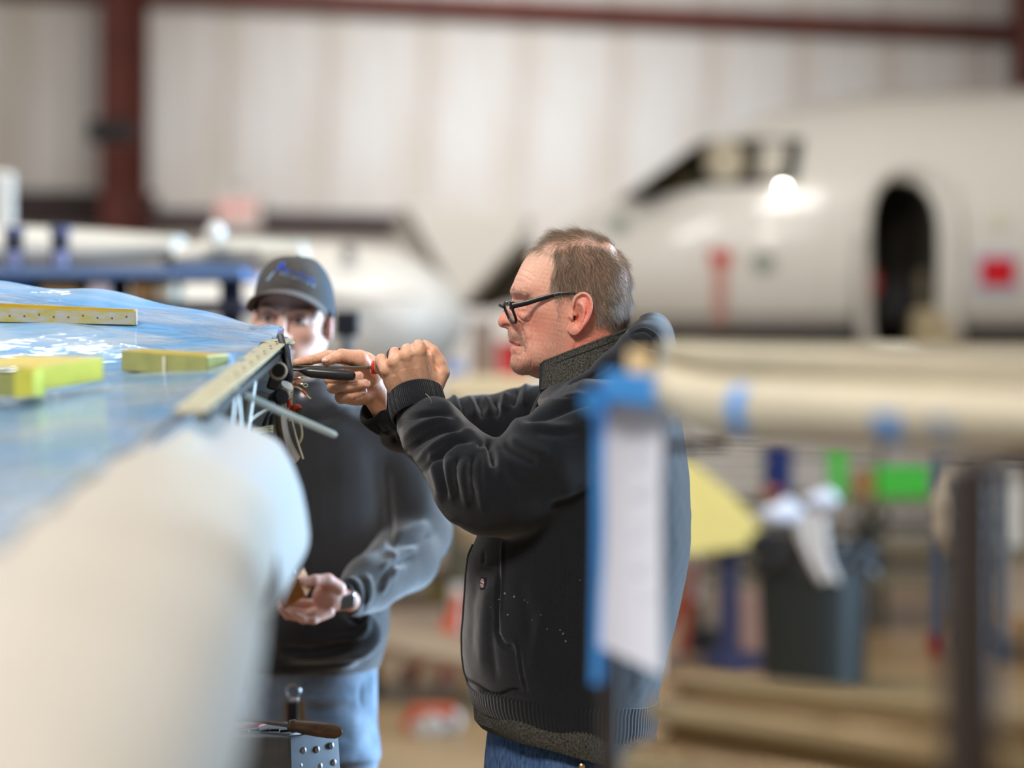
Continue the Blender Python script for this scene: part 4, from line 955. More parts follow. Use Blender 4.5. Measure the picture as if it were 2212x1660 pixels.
rd = np.array(lin(214, 140, 124)); dk = np.array(lin(64, 44, 36)); bd = np.array(lin(96, 70, 58))
for s in (-1, 1):
    blend(isH*g3(s*.05, -.07, -.035, (.02, .05, .02))*.35, rd); blend(isH*g3(s*.085, .01, -.01, (.015, .03, .03))*.6, rd)
    for k in range(7):
        t = k/6; blend(isH*g3(s*(.014+.04*t), -.09, .0185+.006*math.sin(PI*t*.7), (.006, .03, .0045))*.75, dk)
    blend(isH*g3(s*.033, -.09, .004, (.020, .03, .008))*.45, np.array(lin(120, 80, 66)))
blend(isH*g3(0, -.12, -.036, (.016, .02, .014))*.3, rd)
mus = np.clip(g3(0, -.1, -.0615, (.026, .04, .0075))+g3(-.026, -.09, -.074, (.008, .04, .012))+g3(.026, -.09, -.074, (.008, .04, .012))+g3(0, -.1, -.112, (.028, .05, .018)), 0, 1)
side = np.clip((np.abs(loc[:, 0])-.045)/.015, 0, 1)*np.clip((-.045-loc[:, 2])/.03, 0, 1)*np.clip((.02-loc[:, 1])/.02, 0, 1)
low = np.clip((-.085-loc[:, 2])/.02, 0, 1)*np.clip((.0-loc[:, 1])/.03, 0, 1)
blend(isH*np.clip(mus*.8+.5*side+.5*low, 0, .82)*np.clip(.85+.25*fbm(p_, 700, 3, 2), 0, 1), bd)
blend(isH*(g3(0, -.1, -.0715, (.018, .04, .003))+g3(0, -.1, -.081, (.016, .04, .0045)))*.7, np.array(lin(196, 120, 112)))
blend((~isH)*np.clip(.35+.3*fbm(p_, 120, 8, 2), 0, .7), np.array(lin(222, 158, 146)))
vcol(me, np.clip(c, 0, 1))
M_EYE = mat('eye_white', lin(186, 176, 170), rough=.15); M_IRIS = mat('iris', lin(34, 24, 20), rough=.1)
for s in (-1, 1):
    e = MB().ball(hl(s*.033, -.0815, -.0015), 0.0118, 18, 12, R=HR).build('eye', M_EYE, body2)
    MB().ball(hl(s*.033-.0012, -.0905, -.0012), .0067, 14, 8, (1, .72, 1), R=HR).build('iris', M_IRIS, e)
    MB().grid(lambda a, b, s=s: hl(s*.033+(a-.5)*.034, -.0815-.0142*math.sqrt(max(0, 1-((a-.5)*2.1)**2*.8))*math.cos((1-b)*.9)+.0, -.0015+.0142*math.sin(.16+(1-b)*.95)*math.sqrt(max(.05, 1-((a-.5)*2.0)**2*.75))), 12, 6, .0012).build('eyelid', mat('lid_skin', lin(190, 138, 120), rough=.5), e)
# hair at the temples
p2, n2 = get(me); ld = (p2-np.array(HO, np.float32))@np.array(HR, np.float32)/K2
dn = ((np.abs(ld[:, 0]) > .058) & (ld[:, 2] > -.045) & (ld[:, 2] < .06) & (ld[:, 1] > -.03) & (ld[:, 1] < .02)) | ((ld[:, 1] > .03) & (ld[:, 2] > -.07) & (ld[:, 2] < .08))
ear_m = (np.abs(ld[:, 0]) > .077) & (ld[:, 2] < .025); dn = dn & ~ear_m & (np.abs(p2[:, 0]-HO.x) < .12) & (p2[:, 2] > HO.z-.1)
r_, nn_ = scatter(me, 3500, dn.astype(np.float32)); hair('hair', M_HAIR, body2, r_, nn_*.5+np.array([[0, .2, -.8]]), .006, 4, .00012, jit=.2, cols=np.tile(np.array(lin(38, 30, 26)), (len(r_), 1)))
# baseball cap
M_CAP = mat('cap_twill', lin(76, 71, 66), rough=.9, noise=.15, nscale=60, bump=.3, bscale=900); M_CAPM = mat('cap_mesh', lin(64, 68, 74), rough=.9, noise=.25, nscale=500)
cap = thing('baseball_cap', HO + V(0, 0, .046), None, None); cap.parent = body2; cap.location = HO + V(0, 0, .046)
def crown(th, ph):
    """th round the head from the front, ph up from the band"""
    fr = max(0, math.cos(th)); r_x, r_y = .0865, .106
    zb0 = .050 - .042*(1-fr)*.95; zt_ = .1345
    prof = math.cos(ph)**(.62 if fr > .3 else .8); x = r_x*math.sin(th)*prof; y = -r_y*math.cos(th)*prof + .006
    return hl(x, y, zb0 + (zt_-zb0)*math.sin(ph)**.95)
def crown_part(name, t0, t1, m):
    return MB().grid(lambda a, b: crown(t0+(t1-t0)*a, b*PI/2*.995), 28, 16, .0025).build(name, m, cap)
crown_part('front_panel', -.95, .95, M_CAP); crown_part('mesh_panel', .95, PI, M_CAPM); crown_part('mesh_panel', -PI, -.95, M_CAPM)
MB().ball(hl(0, .006, .1355), .0055, 12, 7, (1, 1, .6), HR).build('button', M_CAP, cap)
def visor(a, b):
    x = (a-.5)*2; t = x*1.12; ra = .088; px_ = ra*math.sin(t); py_ = -.100*math.cos(t)+.006
    out = .072*math.cos(x*1.35)**.8 if abs(x) < .999 else .0
    out = max(out, .004); fx, fy = math.sin(t)*.35, -1
    sag = .036*x*x*(1+.35*b) - .004 + .006*b
    return hl(px_+fx*out*b, py_+fy*out*b, .056 - sag - .004*b*(1-x*x))
MB().grid(visor, 40, 10, .0042).build('visor', mat('cap_visor', lin(96, 88, 84), rough=.85), cap, bevel=.001)
bl = mat('logo_blue', lin(52, 92, 206), rough=.7); lb_ = mat('logo_pale_blue', lin(140, 176, 206), rough=.7)
tx = (HR @ V(1, 0, 0)); lz = (HR @ V(.0, .28, .96))
def on_cap(xx, zz): return crown(math.asin(max(-1, min(1, xx/.083))), math.asin(max(0, min(1, (zz-.026)/.1045)))) + HR @ V(0, -.0026, 0)
# the letters follow the curve of the crown one at a time
def capline(s, x0, x1, z0, z1, size, m):
    for i, ch in enumerate(s):
        if ch == ' ': continue
        t = i/(len(s)-1); xx = x0+(x1-x0)*t; a = on_cap(xx-.004, z0+(z1-z0)*t); b = on_cap(xx+.004, z0+(z1-z0)*t)
        text('lettering', ch, size, on_cap(xx, z0+(z1-z0)*t), b-a, lz, m, cap, .0006, shear=.25)
text('lettering', 'P', .031, on_cap(-.024, .092), on_cap(-.018, .092)-on_cap(-.030, .092), lz, bl, cap, .0008, shear=.35)
capline('ower Prime', -.012, .055, .089, .073, .0124, bl); capline('AVIATION', -.012, .054, .0775, .0605, .0097, lb_)
MB().prism([on_cap(-.046, .062), on_cap(-.040, .062), on_cap(-.030, .084), on_cap(-.034, .084)], HR @ V(0, -.0008, 0)).build('logo_stroke', lb_, cap)
# hoodie
M_HOODIE = mat('charcoal_hoodie', lin(32, 32, 34), rough=.95, noise=.25, nscale=10, bump=.5, bscale=1000, sheen=.75, spec=.2)
vj = Vol(V(xq(660)-.38, Y2-.35, zq(1475)), V(xq(660)+.36, Y2+.24, zq(780)), .0055, .05); vj.rs = K2
def loft2(v, rows, yc, pw=2.5, k=.0):
    r = sorted(rows); py = np.array([a[0] for a in r]); sl, X, Y, Z = v.sub(v.lo, v.lo+v.vx*(v.n-1)); z = CY-(Z[0, 0]-H)/U2
    f = np.interp(z, py, [(a[1]-CX)*U2 for a in r]); b = np.interp(z, py, [(a[2]-CX)*U2 for a in r]); hw = np.interp(z, py, [a[3]*K2 for a in r])
    xc = ((f+b)/2)[None, None, :]; a_ = ((b-f)/2)[None, None, :]; h_ = hw[None, None, :]
    e = (((np.abs(X-xc)/a_)**pw + (np.abs(Y-yc)/h_)**pw)**(1/pw)-1)*np.minimum(a_, h_)
    v.put(sl, np.maximum(e, np.maximum(Z-zq(py[0]), zq(py[-1])-Z)).astype(np.float32), k)
loft2(vj, [(820,575,730,.07),(850,540,765,.09),(880,500,815,.115),(930,455,850,.13),(1020,450,852,.14),(1150,470,845,.145),(1280,490,840,.15),(1370,500,838,.15),(1420,505,826,.145),(1450,515,816,.138)], Y2+.04)
vj.chain([P(822, 930, 4.810), P(872, 1030, 4.820), P(902, 1150, 4.800)], [.070, .073, .072], .04).chain([P(902, 1150, 4.800), P(878, 1205, 4.740), P(800, 1262, 4.620), P(765, 1288, 4.565)], [.072, .070, .056, .044], .015)
vj.chain([P(496, 930, 4.810), P(445, 1030, 4.820), P(425, 1160, 4.820)], [.070, .070, .07], .04).chain([P(425, 1160, 4.820), P(435, 1230, 4.760), P(450, 1285, 4.670)], [.07, .06, .045], .015)
vj.chain([hl(-.075, .0, -.17), hl(-.085, .06, -.12), hl(0, .115, -.10), hl(.085, .06, -.12), hl(.075, .0, -.17)], [.03, .032, .036, .032, .03], .02)
vj.chain([hl(-.07, -.02, -.18), hl(0, -.05, -.205), hl(.07, -.02, -.18)], [.026, .022, .026], .02)
vj.ell(P(715, 1370, Y2-.09), (.11, .03, .07), k=.03)
p_, f_ = vj.mesh(3); jm = mk('hoodie', p_, f_)
strokes(jm, [
 ([(835,1000),(842,1120),(850,1200)], 9, -.010), ([(905,1185),(860,1200),(820,1235)], 8, .008), ([(900,1200),(850,1225),(815,1270)], 6, -.008), ([(880,1225),(845,1240),(820,1285)], 7, .008), ([(935,1150),(900,1170),(850,1180)], 7, -.007), ([(930,1130),(880,1150),(835,1165)], 10, .007),
 ([(790,1240),(800,1275),(790,1310)], 6, .006), ([(775,1245),(782,1280),(776,1310)], 4, -.006), ([(845,1180),(852,1220),(848,1260)], 6, .006),
 ([(735,1310),(770,1345),(800,1330)], 5, -.008), ([(795,1325),(782,1370),(700,1385)], 6, .007), ([(600,1400),(680,1405),(760,1380)], 7, -.006), ([(620,1420),(700,1420),(790,1395)], 8, .006), ([(600,1440),(700,1440),(810,1425)], 5, -.004),
 ([(670,1000),(668,1120),(672,1230)], 9, -.003), ([(700,860),(760,900),(820,920)], 14, .005), ([(640,900),(700,905),(760,880)], 7, -.006)], facing=.05)
pj, nj = get(jm); put(jm, pj+nj*(fbm(pj, 22, 41, 3)*.0016)[:, None])
hoodie = link('hoodie', jm, M_HOODIE, body2)
axh = (P(735, 1288, 4.510)-P(775, 1288, 4.570)).normalized()
ring_band('cuff', P(778, 1289, 4.575), S(42, 4.55), M_HOODIE, hoodie, axh, .045, ribs=60, flat=.8, flatdir=(0, -1, .1), n=180)
MB().lathe([(.008, 0), (.009, .002), (.006, .004), (.001, .0045)], P(655, 858, 4.655), (0, -1, .1), 20).build('snap', mat('snap_metal', lin(150, 145, 150), rough=.3, metal=.8), hoodie)
vp = Vol(V(xq(670)-.26, Y2-.14, .05), V(xq(670)+.26, Y2+.22, zq(1420)), .007, .05); vp.rs = K2
loft2(vp, [(1430,528,812,.13),(1500,524,812,.135),(1580,520,812,.14),(1640,518,814,.135)], Y2+.04, 2.4)
for s in (-1, 1): vp.chain([V(xq(662)+s*.062, Y2+.04, zq(1640)), V(xq(664)+s*.075, Y2+.03, .50), V(xq(668)+s*.10, Y2+.05, .075)], [.080, .078, .075], .03)
p_, f_ = vp.mesh(3); jn = mk('jeans', p_, f_)
strokes(jn, [([(600,1475),(690,1482),(790,1470)], 4, -.003), ([(640,1510),(700,1515),(770,1505)], 7, .005), ([(650,1530),(720,1535),(780,1520)], 6, -.005), ([(650,1560),(720,1570),(790,1555)], 8, .005), ([(785,1475),(778,1500),(782,1530)], 4, -.004), ([(660,1600),(720,1590),(770,1600)], 8, -.004)])
jeans2 = link('jeans', jn, mat('washed_denim', lin(96, 112, 128), rough=.9, col2=lin(150, 166, 184), nscale=14, bump=.4, bscale=500, spec=.2), body2)
for s in (-1, 1):
    x0 = xq(670)+s*.11
    vs = Vol(V(x0-.08, Y2-.20, -.002), V(x0+.08, Y2+.14, .13), .005, .03); vs.cone(V(x0, Y2+.07, .05), V(x0+s*.02, Y2-.13, .037), .048, .036, .02).cone(V(x0, Y2+.06, .06), V(x0, Y2+.06, .10), .05, .05, .02); vs.rs = K2
    p_, f_ = vs.mesh(2); p_[:, 2] = np.maximum(p_[:, 2], .001); link('shoe', mk('shoe', p_, f_), mat('grey_sneaker', lin(60, 60, 64), rough=.7), body2)
# watch, wooden block, key ring
wt = thing('wrist_watch', P(750, 1292, 4.520), 'black smart watch with bright metal edge on the wrist of the capped man', 'watch')
wd = (P(735, 1288, 4.510)-P(775, 1290, 4.570)).normalized()
WM = Matrix((V(.15, -.55, .82).cross(wd).normalized(), wd, V(0, 0, 1))).transposed()
ring_band('strap', P(738, 1290, 4.523), S(35, 4.53), mat('black_strap', (.012, .012, .013), rough=.5), wt, (P(775, 1290, 4.59)-P(735, 1288, 4.52)).normalized(), .034, ribs=3, depth=.0001, flat=.75, flatdir=(0, -1, .1), n=60)
q0 = [P(738, 1288, 4.478), P(767, 1280, 4.490), P(764, 1312, 4.486), P(735, 1319, 4.474)]
MB().prism(q0, V(.001, .010, .001)).build('case', mat('watch_metal', lin(190, 184, 190), rough=.25, metal=.9), wt, bevel=.002)
MB().prism([q+V(0, -.0022, 0) for q in (q0[0]*.75+q0[3]*.25, q0[1]*.75+q0[2]*.25, q0[2], q0[3])], V(0, .001, 0)).build('screen', mat('watch_glass', lin(64, 52, 34), rough=.5), wt)
bk = thing('drill_block', P(625, 1278, 4.480), 'small brown wooden block stuck with metal bits in the hand of the capped man', 'block')
A = [P(594, 1280, 4.465), P(642, 1246, 4.465), P(662, 1289, 4.465), P(612, 1318, 4.465)]
M_WOOD = mat('brown_wood', lin(168, 108, 44), rough=.6, noise=.15, nscale=40, stretch=(1, 1, 6))
MB().prism(A, V(.010, .026, .016)).build('body', M_WOOD, bk, bevel=.002)
for t in (.12, .36, .58, .78):
    q_ = A[0].lerp(A[1], t) + V(.004, .012, .006); MB().tube([q_, q_+V(-.005, 0, .012), q_+V(-.006, 0, .016)], [.003, .0028, .0018], 8).build('drill_bit', mat('bit_steel', lin(150, 146, 150), rough=.3, metal=.9), bk)
kr = thing('key_ring', P(634, 1500, 4.650), 'metal carabiner with keys clipped to the waist of the washed jeans', 'key ring')
M_CH = mat('chrome', (.8, .8, .82), rough=.15, metal=1)
MB().tube([P(634+14*math.cos(t), 1496-17*math.sin(t), 4.645) for t in np.linspace(-.9, PI+.9, 24)], .0018, 8).build('carabiner', M_CH, kr)
MB().box(P(636, 1512, 4.645), (.016, .006, .007)).build('clip', M_CH, kr, bevel=.001)
for i, x in enumerate((618, 646, 652)):
    MB().prism([P(x-3, 1515, 4.640-.003*i), P(x+4, 1515, 4.640-.003*i), P(x+(-6 if i == 0 else 9), 1575, 4.635-.003*i), P(x-(12 if i == 0 else -2), 1575, 4.635-.003*i)], V(0, .002, 0)).build('key', mat('worn_brass', lin(150, 130, 90), rough=.35, metal=.9), kr)
MB().box(P(632, 1550, 4.638), (.022, .010, .058)).build('fob', mat('black_strap', (.012, .012, .013), rough=.5), kr, bevel=.003)
# ------------------------------------------------------------------ wing on the stand, tip towards the right, and what lies on it
def sst(a, b, x): t = min(1, max(0, (x-a)/(b-a))); return t*t*(3-2*t)
def wz(x, Y):
    """upper skin: rises away from the leading edge"""
    d = -.37-x; zt = 1.437+.0925*(Y-1.95); k = sst(3.5, 3.95, Y)
    return zt + d*(-.10*(1-k)+.13*k) - max(0, Y-4.1)**2*9
M_WING = mat('wing_paint_white', lin(194, 185, 170), rough=.4, noise=.03, nscale=5)
M_CREAM = mat('cream_primer', lin(184, 176, 144), rough=.5, noise=.25, nscale=70)
M_ALU = mat('bare_skin', lin(176, 184, 194), rough=.25, metal=.6, noise=.1, nscale=30)
M_DARKBAY = mat('dark_bay', lin(48, 46, 40), rough=.7, noise=.3, nscale=60)
W = thing('aircraft_wing', V(-.9, 2.8, 0), 'white aircraft wing with rounded tip and opened wiring bay under the blue film', 'aircraft wing')
MB().grid(lambda a, b: (lambda x, Y: V(x, Y, wz(x, Y)-.010))(-1.75+1.37*a, 1.15+3.05*b), 30, 60, .006).build('upper_skin', M_ALU, W)
MB().grid(lambda a, b: (lambda x, Y: V(x, Y, wz(x, Y)-.20-.16*math.sin(PI*b)))(-1.75+1.33*a, 1.15+3.05*b), 16, 30, .006).build('lower_skin', M_WING, W)
MB().grid(lambda a, b: V(-1.75+1.34*a, 4.205, wz(-1.75+1.34*a, 4.2)-.205+.20*b), 8, 4, .005).build('rear_spar', M_ALU, W)
def fair(a, b):
    Y = 1.15+1.62*b; zt = wz(-.385, Y); xr = float(np.interp(Y, [1.2, 1.6, 1.8, 2.1, 2.4, 2.65, 2.8], [-.161, -.186, -.197, -.217, -.244, -.262, -.268]))
    prof = [(-.46, -.024), (-.405, -.007), (-.365, -.005), (xr-.085, -.012), (xr-.03, -.040), (xr-.004, -.080), (xr, -.115), (xr-.012, -.165), (xr-.04, -.225), (xr-.09, -.30), (xr-.18, -.37), (-.62, -.43)]
    p = smooth_path([(x, 0, z) for x, z in prof], 5); q = p[min(int(a*(len(p)-1)+.5), len(p)-1)]
    e = 0
    return V(q.x-e, Y, zt+q.z-e*.5-.022*sst(2.35, 2.75, Y)*min(1, max(0, (q.x+.412)/.06)))
MB().grid(fair, 45, 40, .006).build('tip_fairing', M_WING, W)
def lip(a, b):
    Y = 2.66+.36*b; zt = wz(-.39, Y)
    prof = [(-.45, -.020), (-.41, -.011), (-.388, -.014), (-.366, -.026), (-.342, -.036), (-.314, -.047), (-.289, -.064), (-.268, -.110), (-.258, -.160), (-.258, -.186), (-.268, -.204), (-.290, -.210), (-.312, -.200)]
    p = smooth_path([(x, 0, z) for x, z in prof], 5); q = p[min(int(a*(len(p)-1)+.5), len(p)-1)]
    return V(q.x, Y, zt+q.z)
MB().grid(lip, 40, 10, .007).build('fairing_lip', mat('lip_white', lin(188, 186, 182), rough=.4), W, bevel=.002)
def edge(Y, dx=0, dz=0): return V(-.372+dx, Y, wz(-.372, Y)+dz)
# cream end strip, its tab, and the rib face below it with the wiring
sp = MB(); sp.grid(lambda a, b: edge(2.80+1.13*b, -.022+.038*a-.004*b, .002), 3, 40, .003).build('edge_strip', M_CREAM, W)
MB().prism([edge(3.89, .008, .001), edge(3.90, .018, 0), edge(3.935, .019, -.001), edge(3.95, .012, 0), edge(3.95, -.004, .001)], V(0, 0, -.005)).build('edge_tab', M_CREAM, W, bevel=.002)
for k in range(16): MB().lathe([(.0022, 0), (.0022, .0008), (.001, .0012)], edge(3.2+k*.047, -.004+.006*(k % 2), .0035), (0, -.09, 1), 8).build('screw_hole', M_DARKBAY, W)
MB().grid(lambda a, b: edge(2.9+1.0*b, -.055, -.012-.17*a), 4, 10, .004).build('rib_web', M_DARKBAY, W)
M_GUSS = mat('white_brackets', lin(226, 226, 220), rough=.5, noise=.1, nscale=60)
for (a, b) in (((3.10, -.02), (3.22, -.15)), ((3.34, -.02), (3.22, -.15)), ((3.36, -.02), (3.45, -.13)), ((3.60, -.03), (3.45, -.13)), ((3.22, -.15), (3.20, -.19)), ((3.45, -.13), (3.42, -.19))):
    MB().bar(edge(a[0], -.012, a[1]), edge(b[0], -.012, b[1]), .008, .016).build('rib_brace', M_GUSS, W, bevel=.0012)
MB().bar(edge(2.9, .008, -.016), edge(3.84, .006, -.016), .003, .010).build('edge_flange', M_DARKBAY, W)
# connectors, relays and cables at the far corner
con = MB().lathe([(.004, -.004), (.0135, -.004), (.0145, 0), (.0145, .012), (.011, .013), (.0105, .006), (.001, .006)], P(600, 803, 3.76), (.20, -1, .1), 24).build('connector', mat('grey_plug', lin(176, 170, 154), rough=.45), W)
MB().lathe([(.0088, 0), (.0088, .003), (.0005, .003)], P(600, 803, 3.76)+V(.0018, -.0075, .001), (.20, -1, .1), 20).build('socket', mat('black_strap', (.012, .012, .013), rough=.5), con)
MB().box(P(604, 815, 3.83), (.030, .02, .046), Matrix.Rotation(.3, 3, 'Y')).build('connector_plate', mat('grey_metal', lin(110, 108, 104), rough=.45, metal=.4), W, bevel=.004)
MB().lathe([(.009, 0), (.0112, .002), (.0112, .022), (.010, .024), (.001, .024)], P(606, 856, 3.80), (.5, -.5, .75), 22).build('relay', mat('relay_white', lin(226, 220, 206), rough=.4), W)
MB().lathe([(.012, 0), (.013, .003), (.013, .03), (.010, .034), (.001, .034)], P(594, 866, 3.77), (.35, -.75, .2), 22).build('relay', mat('black_gloss', (.02, .021, .025), rough=.25), W)
MB().lathe([(.006, 0), (.006, .008), (.001, .009)], P(588, 872, 3.74), (-.2, -1, -.1), 12).build('relay_stud', mat('bit_steel', lin(150, 146, 150), rough=.3, metal=.9), W)
M_BC = mat('black_cable', (.012, .013, .016), rough=.45); M_CW = mat('cream_wire', lin(222, 212, 178), rough=.5); M_WW = mat('white_wire', lin(222, 220, 206), rough=.5)
def cable(pts, r, m, name='wire', n=8): return MB().tube(smooth_path([P(*p) for p in pts], 5), r, n).build(name, m, W)
cable([(606, 728, 3.86), (611, 745, 3.83), (619, 772, 3.81), (626, 800, 3.80), (626, 818, 3.80), (616, 828, 3.81)], .0056, M_BC, 'cable')
cable([(604, 727, 3.865), (612, 750, 3.84), (615, 785, 3.82), (619, 808, 3.81)], .0040, M_BC, 'cable')
cable([(588, 888, 3.75), (577, 902, 3.74), (570, 922, 3.74), (567, 945, 3.74), (566, 975, 3.74)], .0034, M_BC, 'cable')
cable([(592, 880, 3.77), (586, 915, 3.77), (582, 950, 3.77), (580, 985, 3.77)], .0040, mat('navy_cable', lin(24, 34, 44), rough=.5), 'cable')
cable([(632, 812, 3.86), (633, 835, 3.86), (629, 862, 3.86), (628, 890, 3.86), (625, 910, 3.85)], .0019, M_CW)
cable([(630, 815, 3.86), (622, 860, 3.85), (622, 885, 3.85), (620, 905, 3.85)], .0012, M_CW)
cable([(618, 868, 3.82), (617, 885, 3.83), (616, 905, 3.83)], .0010, M_CW); cable([(632, 850, 3.84), (612, 868, 3.82), (590, 880, 3.80)], .0010, M_CW); cable([(630, 856, 3.84), (608, 876, 3.81), (585, 892, 3.79)], .0010, M_CW)
for i in range(6): cable([(628-2*i, 852+3*i, 3.84), (600-3*i, 872+2*i, 3.80), (560-4*i, 892+4*i, 3.70), (540, 906+2*i, 3.62)], .0011, M_WW)
for i in range(7): cable([(546, 926+2.5*i, 3.70), (566, 924+1.8*i, 3.71), (590, 920+2.6*((i*3) % 7), 3.72)], .0010, M_CW)
cable([(645, 905, 3.85), (651, 925, 3.85), (652, 945, 3.85), (645, 960, 3.85)], .0021, M_CW)
cable([(622, 820, 3.83), (628, 822, 3.82), (632, 812, 3.83)], .0026, M_WW, 'cable_tie')
M_OR = mat('orange_sleeve', lin(196, 92, 40), rough=.4); M_TIN = mat('tinned_lug', lin(206, 200, 160), rough=.3, metal=.5)
for pts, lug in (([(633, 821, 3.86), (640, 818, 3.86), (645, 816.5, 3.86)], (653, 818)), ([(633, 831, 3.86), (642, 829, 3.86), (650, 830, 3.86)], (660, 833))):
    cable(pts, .0020, M_OR, 'wire_sleeve'); m = MB(); a = pts[-1]
    m.tube([P(*a), P(a[0]+4, a[1]+.6, 3.86)], .0019, 8); c_ = P(lug[0], lug[1], 3.86)
    m.tube([c_+V(math.cos(t)*.0036, 0, math.sin(t)*.0026) for t in [2*PI*k/16 for k in range(17)]], .0009, 6, cap=False); m.build('ring_terminal', M_TIN, W)
cable([(634, 836, 3.86), (644, 838, 3.86), (652, 843, 3.86)], .0016, M_CW); cable([(652, 843, 3.86), (657, 848, 3.86), (661, 853, 3.86)], .0021, M_OR, 'wire_sleeve'); cable([(661, 853, 3.86), (666, 858, 3.86), (671, 862, 3.86)], .0015, M_TIN, 'pin_terminal')
MB().ball(P(640, 882, 3.86), .0085, 14, 9, (1.15, .8, .75)).build('wire_cap', mat('orange_cap', lin(224, 74, 26), rough=.3), W); MB().ball(P(624, 872, 3.85), .006, 12, 8, (.7, .7, 1.2)).build('wire_cap', mat('orange_cap', lin(224, 74, 26), rough=.3), W)
MB().prism([P(634, 895, 3.85), P(652, 880, 3.85), (P(654, 892, 3.85)), P(646, 902, 3.85)], V(0, .006, 0)).build('bracket', mat('olive_metal', lin(70, 70, 60), rough=.5), W)
# canvas strap end and the clear spare tube that stick out
MB().grid(lambda a, b: P(590+a*(30-2*b)+b*34*(b*.9) , 890+6*a+b*(98+14*math.sin(PI*a)-6*a), 3.80+.012*math.sin(2.6*PI*a)*(1-b*.4)), 14, 14, .0022).build('canvas_flap', mat('dirty_canvas', lin(188, 176, 158), rough=.9, col2=lin(214, 206, 194), nscale=22, stretch=(3, 3, 1)), W)
cable([(627, 893, 3.80), (640, 945, 3.80), (655, 992, 3.79)], .0016, M_CW, 'flap_cord')
MB().tube([P(528, 853, 3.42), P(600, 887, 3.46), (P(690, 926, 3.50)), P(722, 940, 3.51), P(727, 942, 3.512)], [.0052, .0052, .0052, .0050, .0025], 12, flat=.55, flatdir=(0, 1, 0)).build('spare_tube', mat('cloudy_tube', lin(190, 196, 188), rough=.25, alpha=.62), W)
# --- blue protective film
def film(a, b):
    Y = 1.6+2.62*b; x = -1.55 + 1.158*a
    z = wz(x, Y)+.0015
    wv = .5+.5*math.sin(9*x+5*Y)
    z += .003*abs(math.sin(14*x+7*Y+2*math.sin(5*Y)))**3 + .0013*abs(math.sin(21*Y-7*x+3*math.sin(4*x)))**4
    k = sst(3.92, 4.16, Y); z += k*(.006+.004*math.sin(11*x+1)+.003*math.sin(29*x))*(1-.7*sst(-.6, -.42, x))
    if Y > 4.16: z -= (Y-4.16)*.6
    if a > .97: z += .002*math.sin(40*Y)
    return V(x + .004*math.sin(31*Y)*(a > .99), Y, z)
def filmmat():
    m = bpy.data.materials.new('blue_film'); m.use_nodes = True; MATS['blue_film'] = m; N = m.node_tree.nodes; L = m.node_tree.links; b = N['Principled BSDF']
    tc = N.new('ShaderNodeTexCoord'); mp = N.new('ShaderNodeMapping'); mp.inputs['Scale'].default_value = (1.0, 2.6, 1); mp.inputs['Rotation'].default_value = (0, 0, .5); L.new(tc.outputs['Object'], mp.inputs[0])
    n1 = N.new('ShaderNodeTexNoise'); n1.inputs['Scale'].default_value = 3.2; n1.inputs['Detail'].default_value = 4; n1.inputs['Distortion'].default_value = 1.2; L.new(mp.outputs[0], n1.inputs['Vector'])
    r = N.new('ShaderNodeValToRGB'); r.color_ramp.elements[0].position = .40; r.color_ramp.elements[0].color = (*lin(122, 188, 240), 1); r.color_ramp.elements[1].position = .58; r.color_ramp.elements[1].color = (*lin(196, 216, 236), 1)
    L.new(n1.outputs['Fac'], r.inputs[0]); L.new(r.outputs[0], b.inputs['Base Color'])
    b.inputs['Roughness'].default_value = .07; b.inputs['Specular IOR Level'].default_value = .6; b.inputs['Alpha'].default_value = .74
    n2 = N.new('ShaderNodeTexNoise'); n2.inputs['Scale'].default_value = 15; n2.inputs['Detail'].default_value = 1.5; n2.inputs['Distortion'].default_value = .7; L.new(mp.outputs[0], n2.inputs['Vector'])
    bp = N.new('ShaderNodeBump'); bp.inputs['Strength'].default_value = .32; bp.inputs['Distance'].default_value = .01; L.new(n2.outputs['Fac'], bp.inputs['Height']); L.new(bp.outputs[0], b.inputs['Normal'])
    return m
M_FILM = filmmat()
fo = MB().grid(film, 150, 240).build('protective_film', M_FILM, angle=80); tag(fo, 'blue plastic film spread over the aircraft wing', 'plastic film')
def corner(a, b):
    """loose corner that stands up at the far end of the wing tip"""
    Y = 3.93+.18*a; x = -.62 + .236*b
    return V(x-.004*a, Y, wz(min(x, -.372), Y)-.006 + .016*sst(.6, 1.0, b)*(.35+.65*math.sin(PI*min(1, a*.9+.1))) + .010*math.sin(7*b+1)*a + .004*math.sin(23*b+9*a)*a)
MB().grid(corner, 20, 36).build('film_corner', M_FILM, fo, angle=80)
def crest(a, b):
    x = -1.5 + 1.11*a + .003*math.sin(60*b); Y = 4.10+.05*b+.006*math.sin(25*a)
    h = .026*math.sin(PI*min(1, max(0, (x+1.0)/.66)))**.6*(1-.8*sst(-.66, -.42, x)) if -1.0 < x < -.34 else .012
    return V(x, Y, wz(x, 4.10)+.004 + b*(h+.004*math.sin(37*a)) )
MB().grid(crest, 90, 8).build('film_edge', M_FILM, fo, angle=80)
# folds of the film standing proud
for pts, h in (([(-.400, 3.46), (-.420, 3.55), (-.430, 3.64)], .012), ([(-.53, 3.72), (-.47, 3.62), (-.44, 3.52)], .006), ([(-.62, 3.75), (-.55, 3.68), (-.50, 3.60)], .006), ([(-.86, 3.45), (-.72, 3.5), (-.60, 3.46)], .012), ([(-.42, 3.66), (-.425, 3.60), (-.43, 3.55)], .005)):
    pp = smooth_path([(x, y, 0) for x, y in pts], 8); npp = len(pp)
    MB().grid(lambda a, b: (lambda q, s: V(q.x+(b-.5)*.016+.01*b*(1-b), q.y+(b-.5)*.010, wz(q.x, q.y)+.003+h*math.sin(PI*b)*math.sin(PI*a)**.7))(pp[min(int(a*(npp-1)+.5), npp-1)], 0), 30, 8).build('film_fold', M_FILM, fo, angle=80)
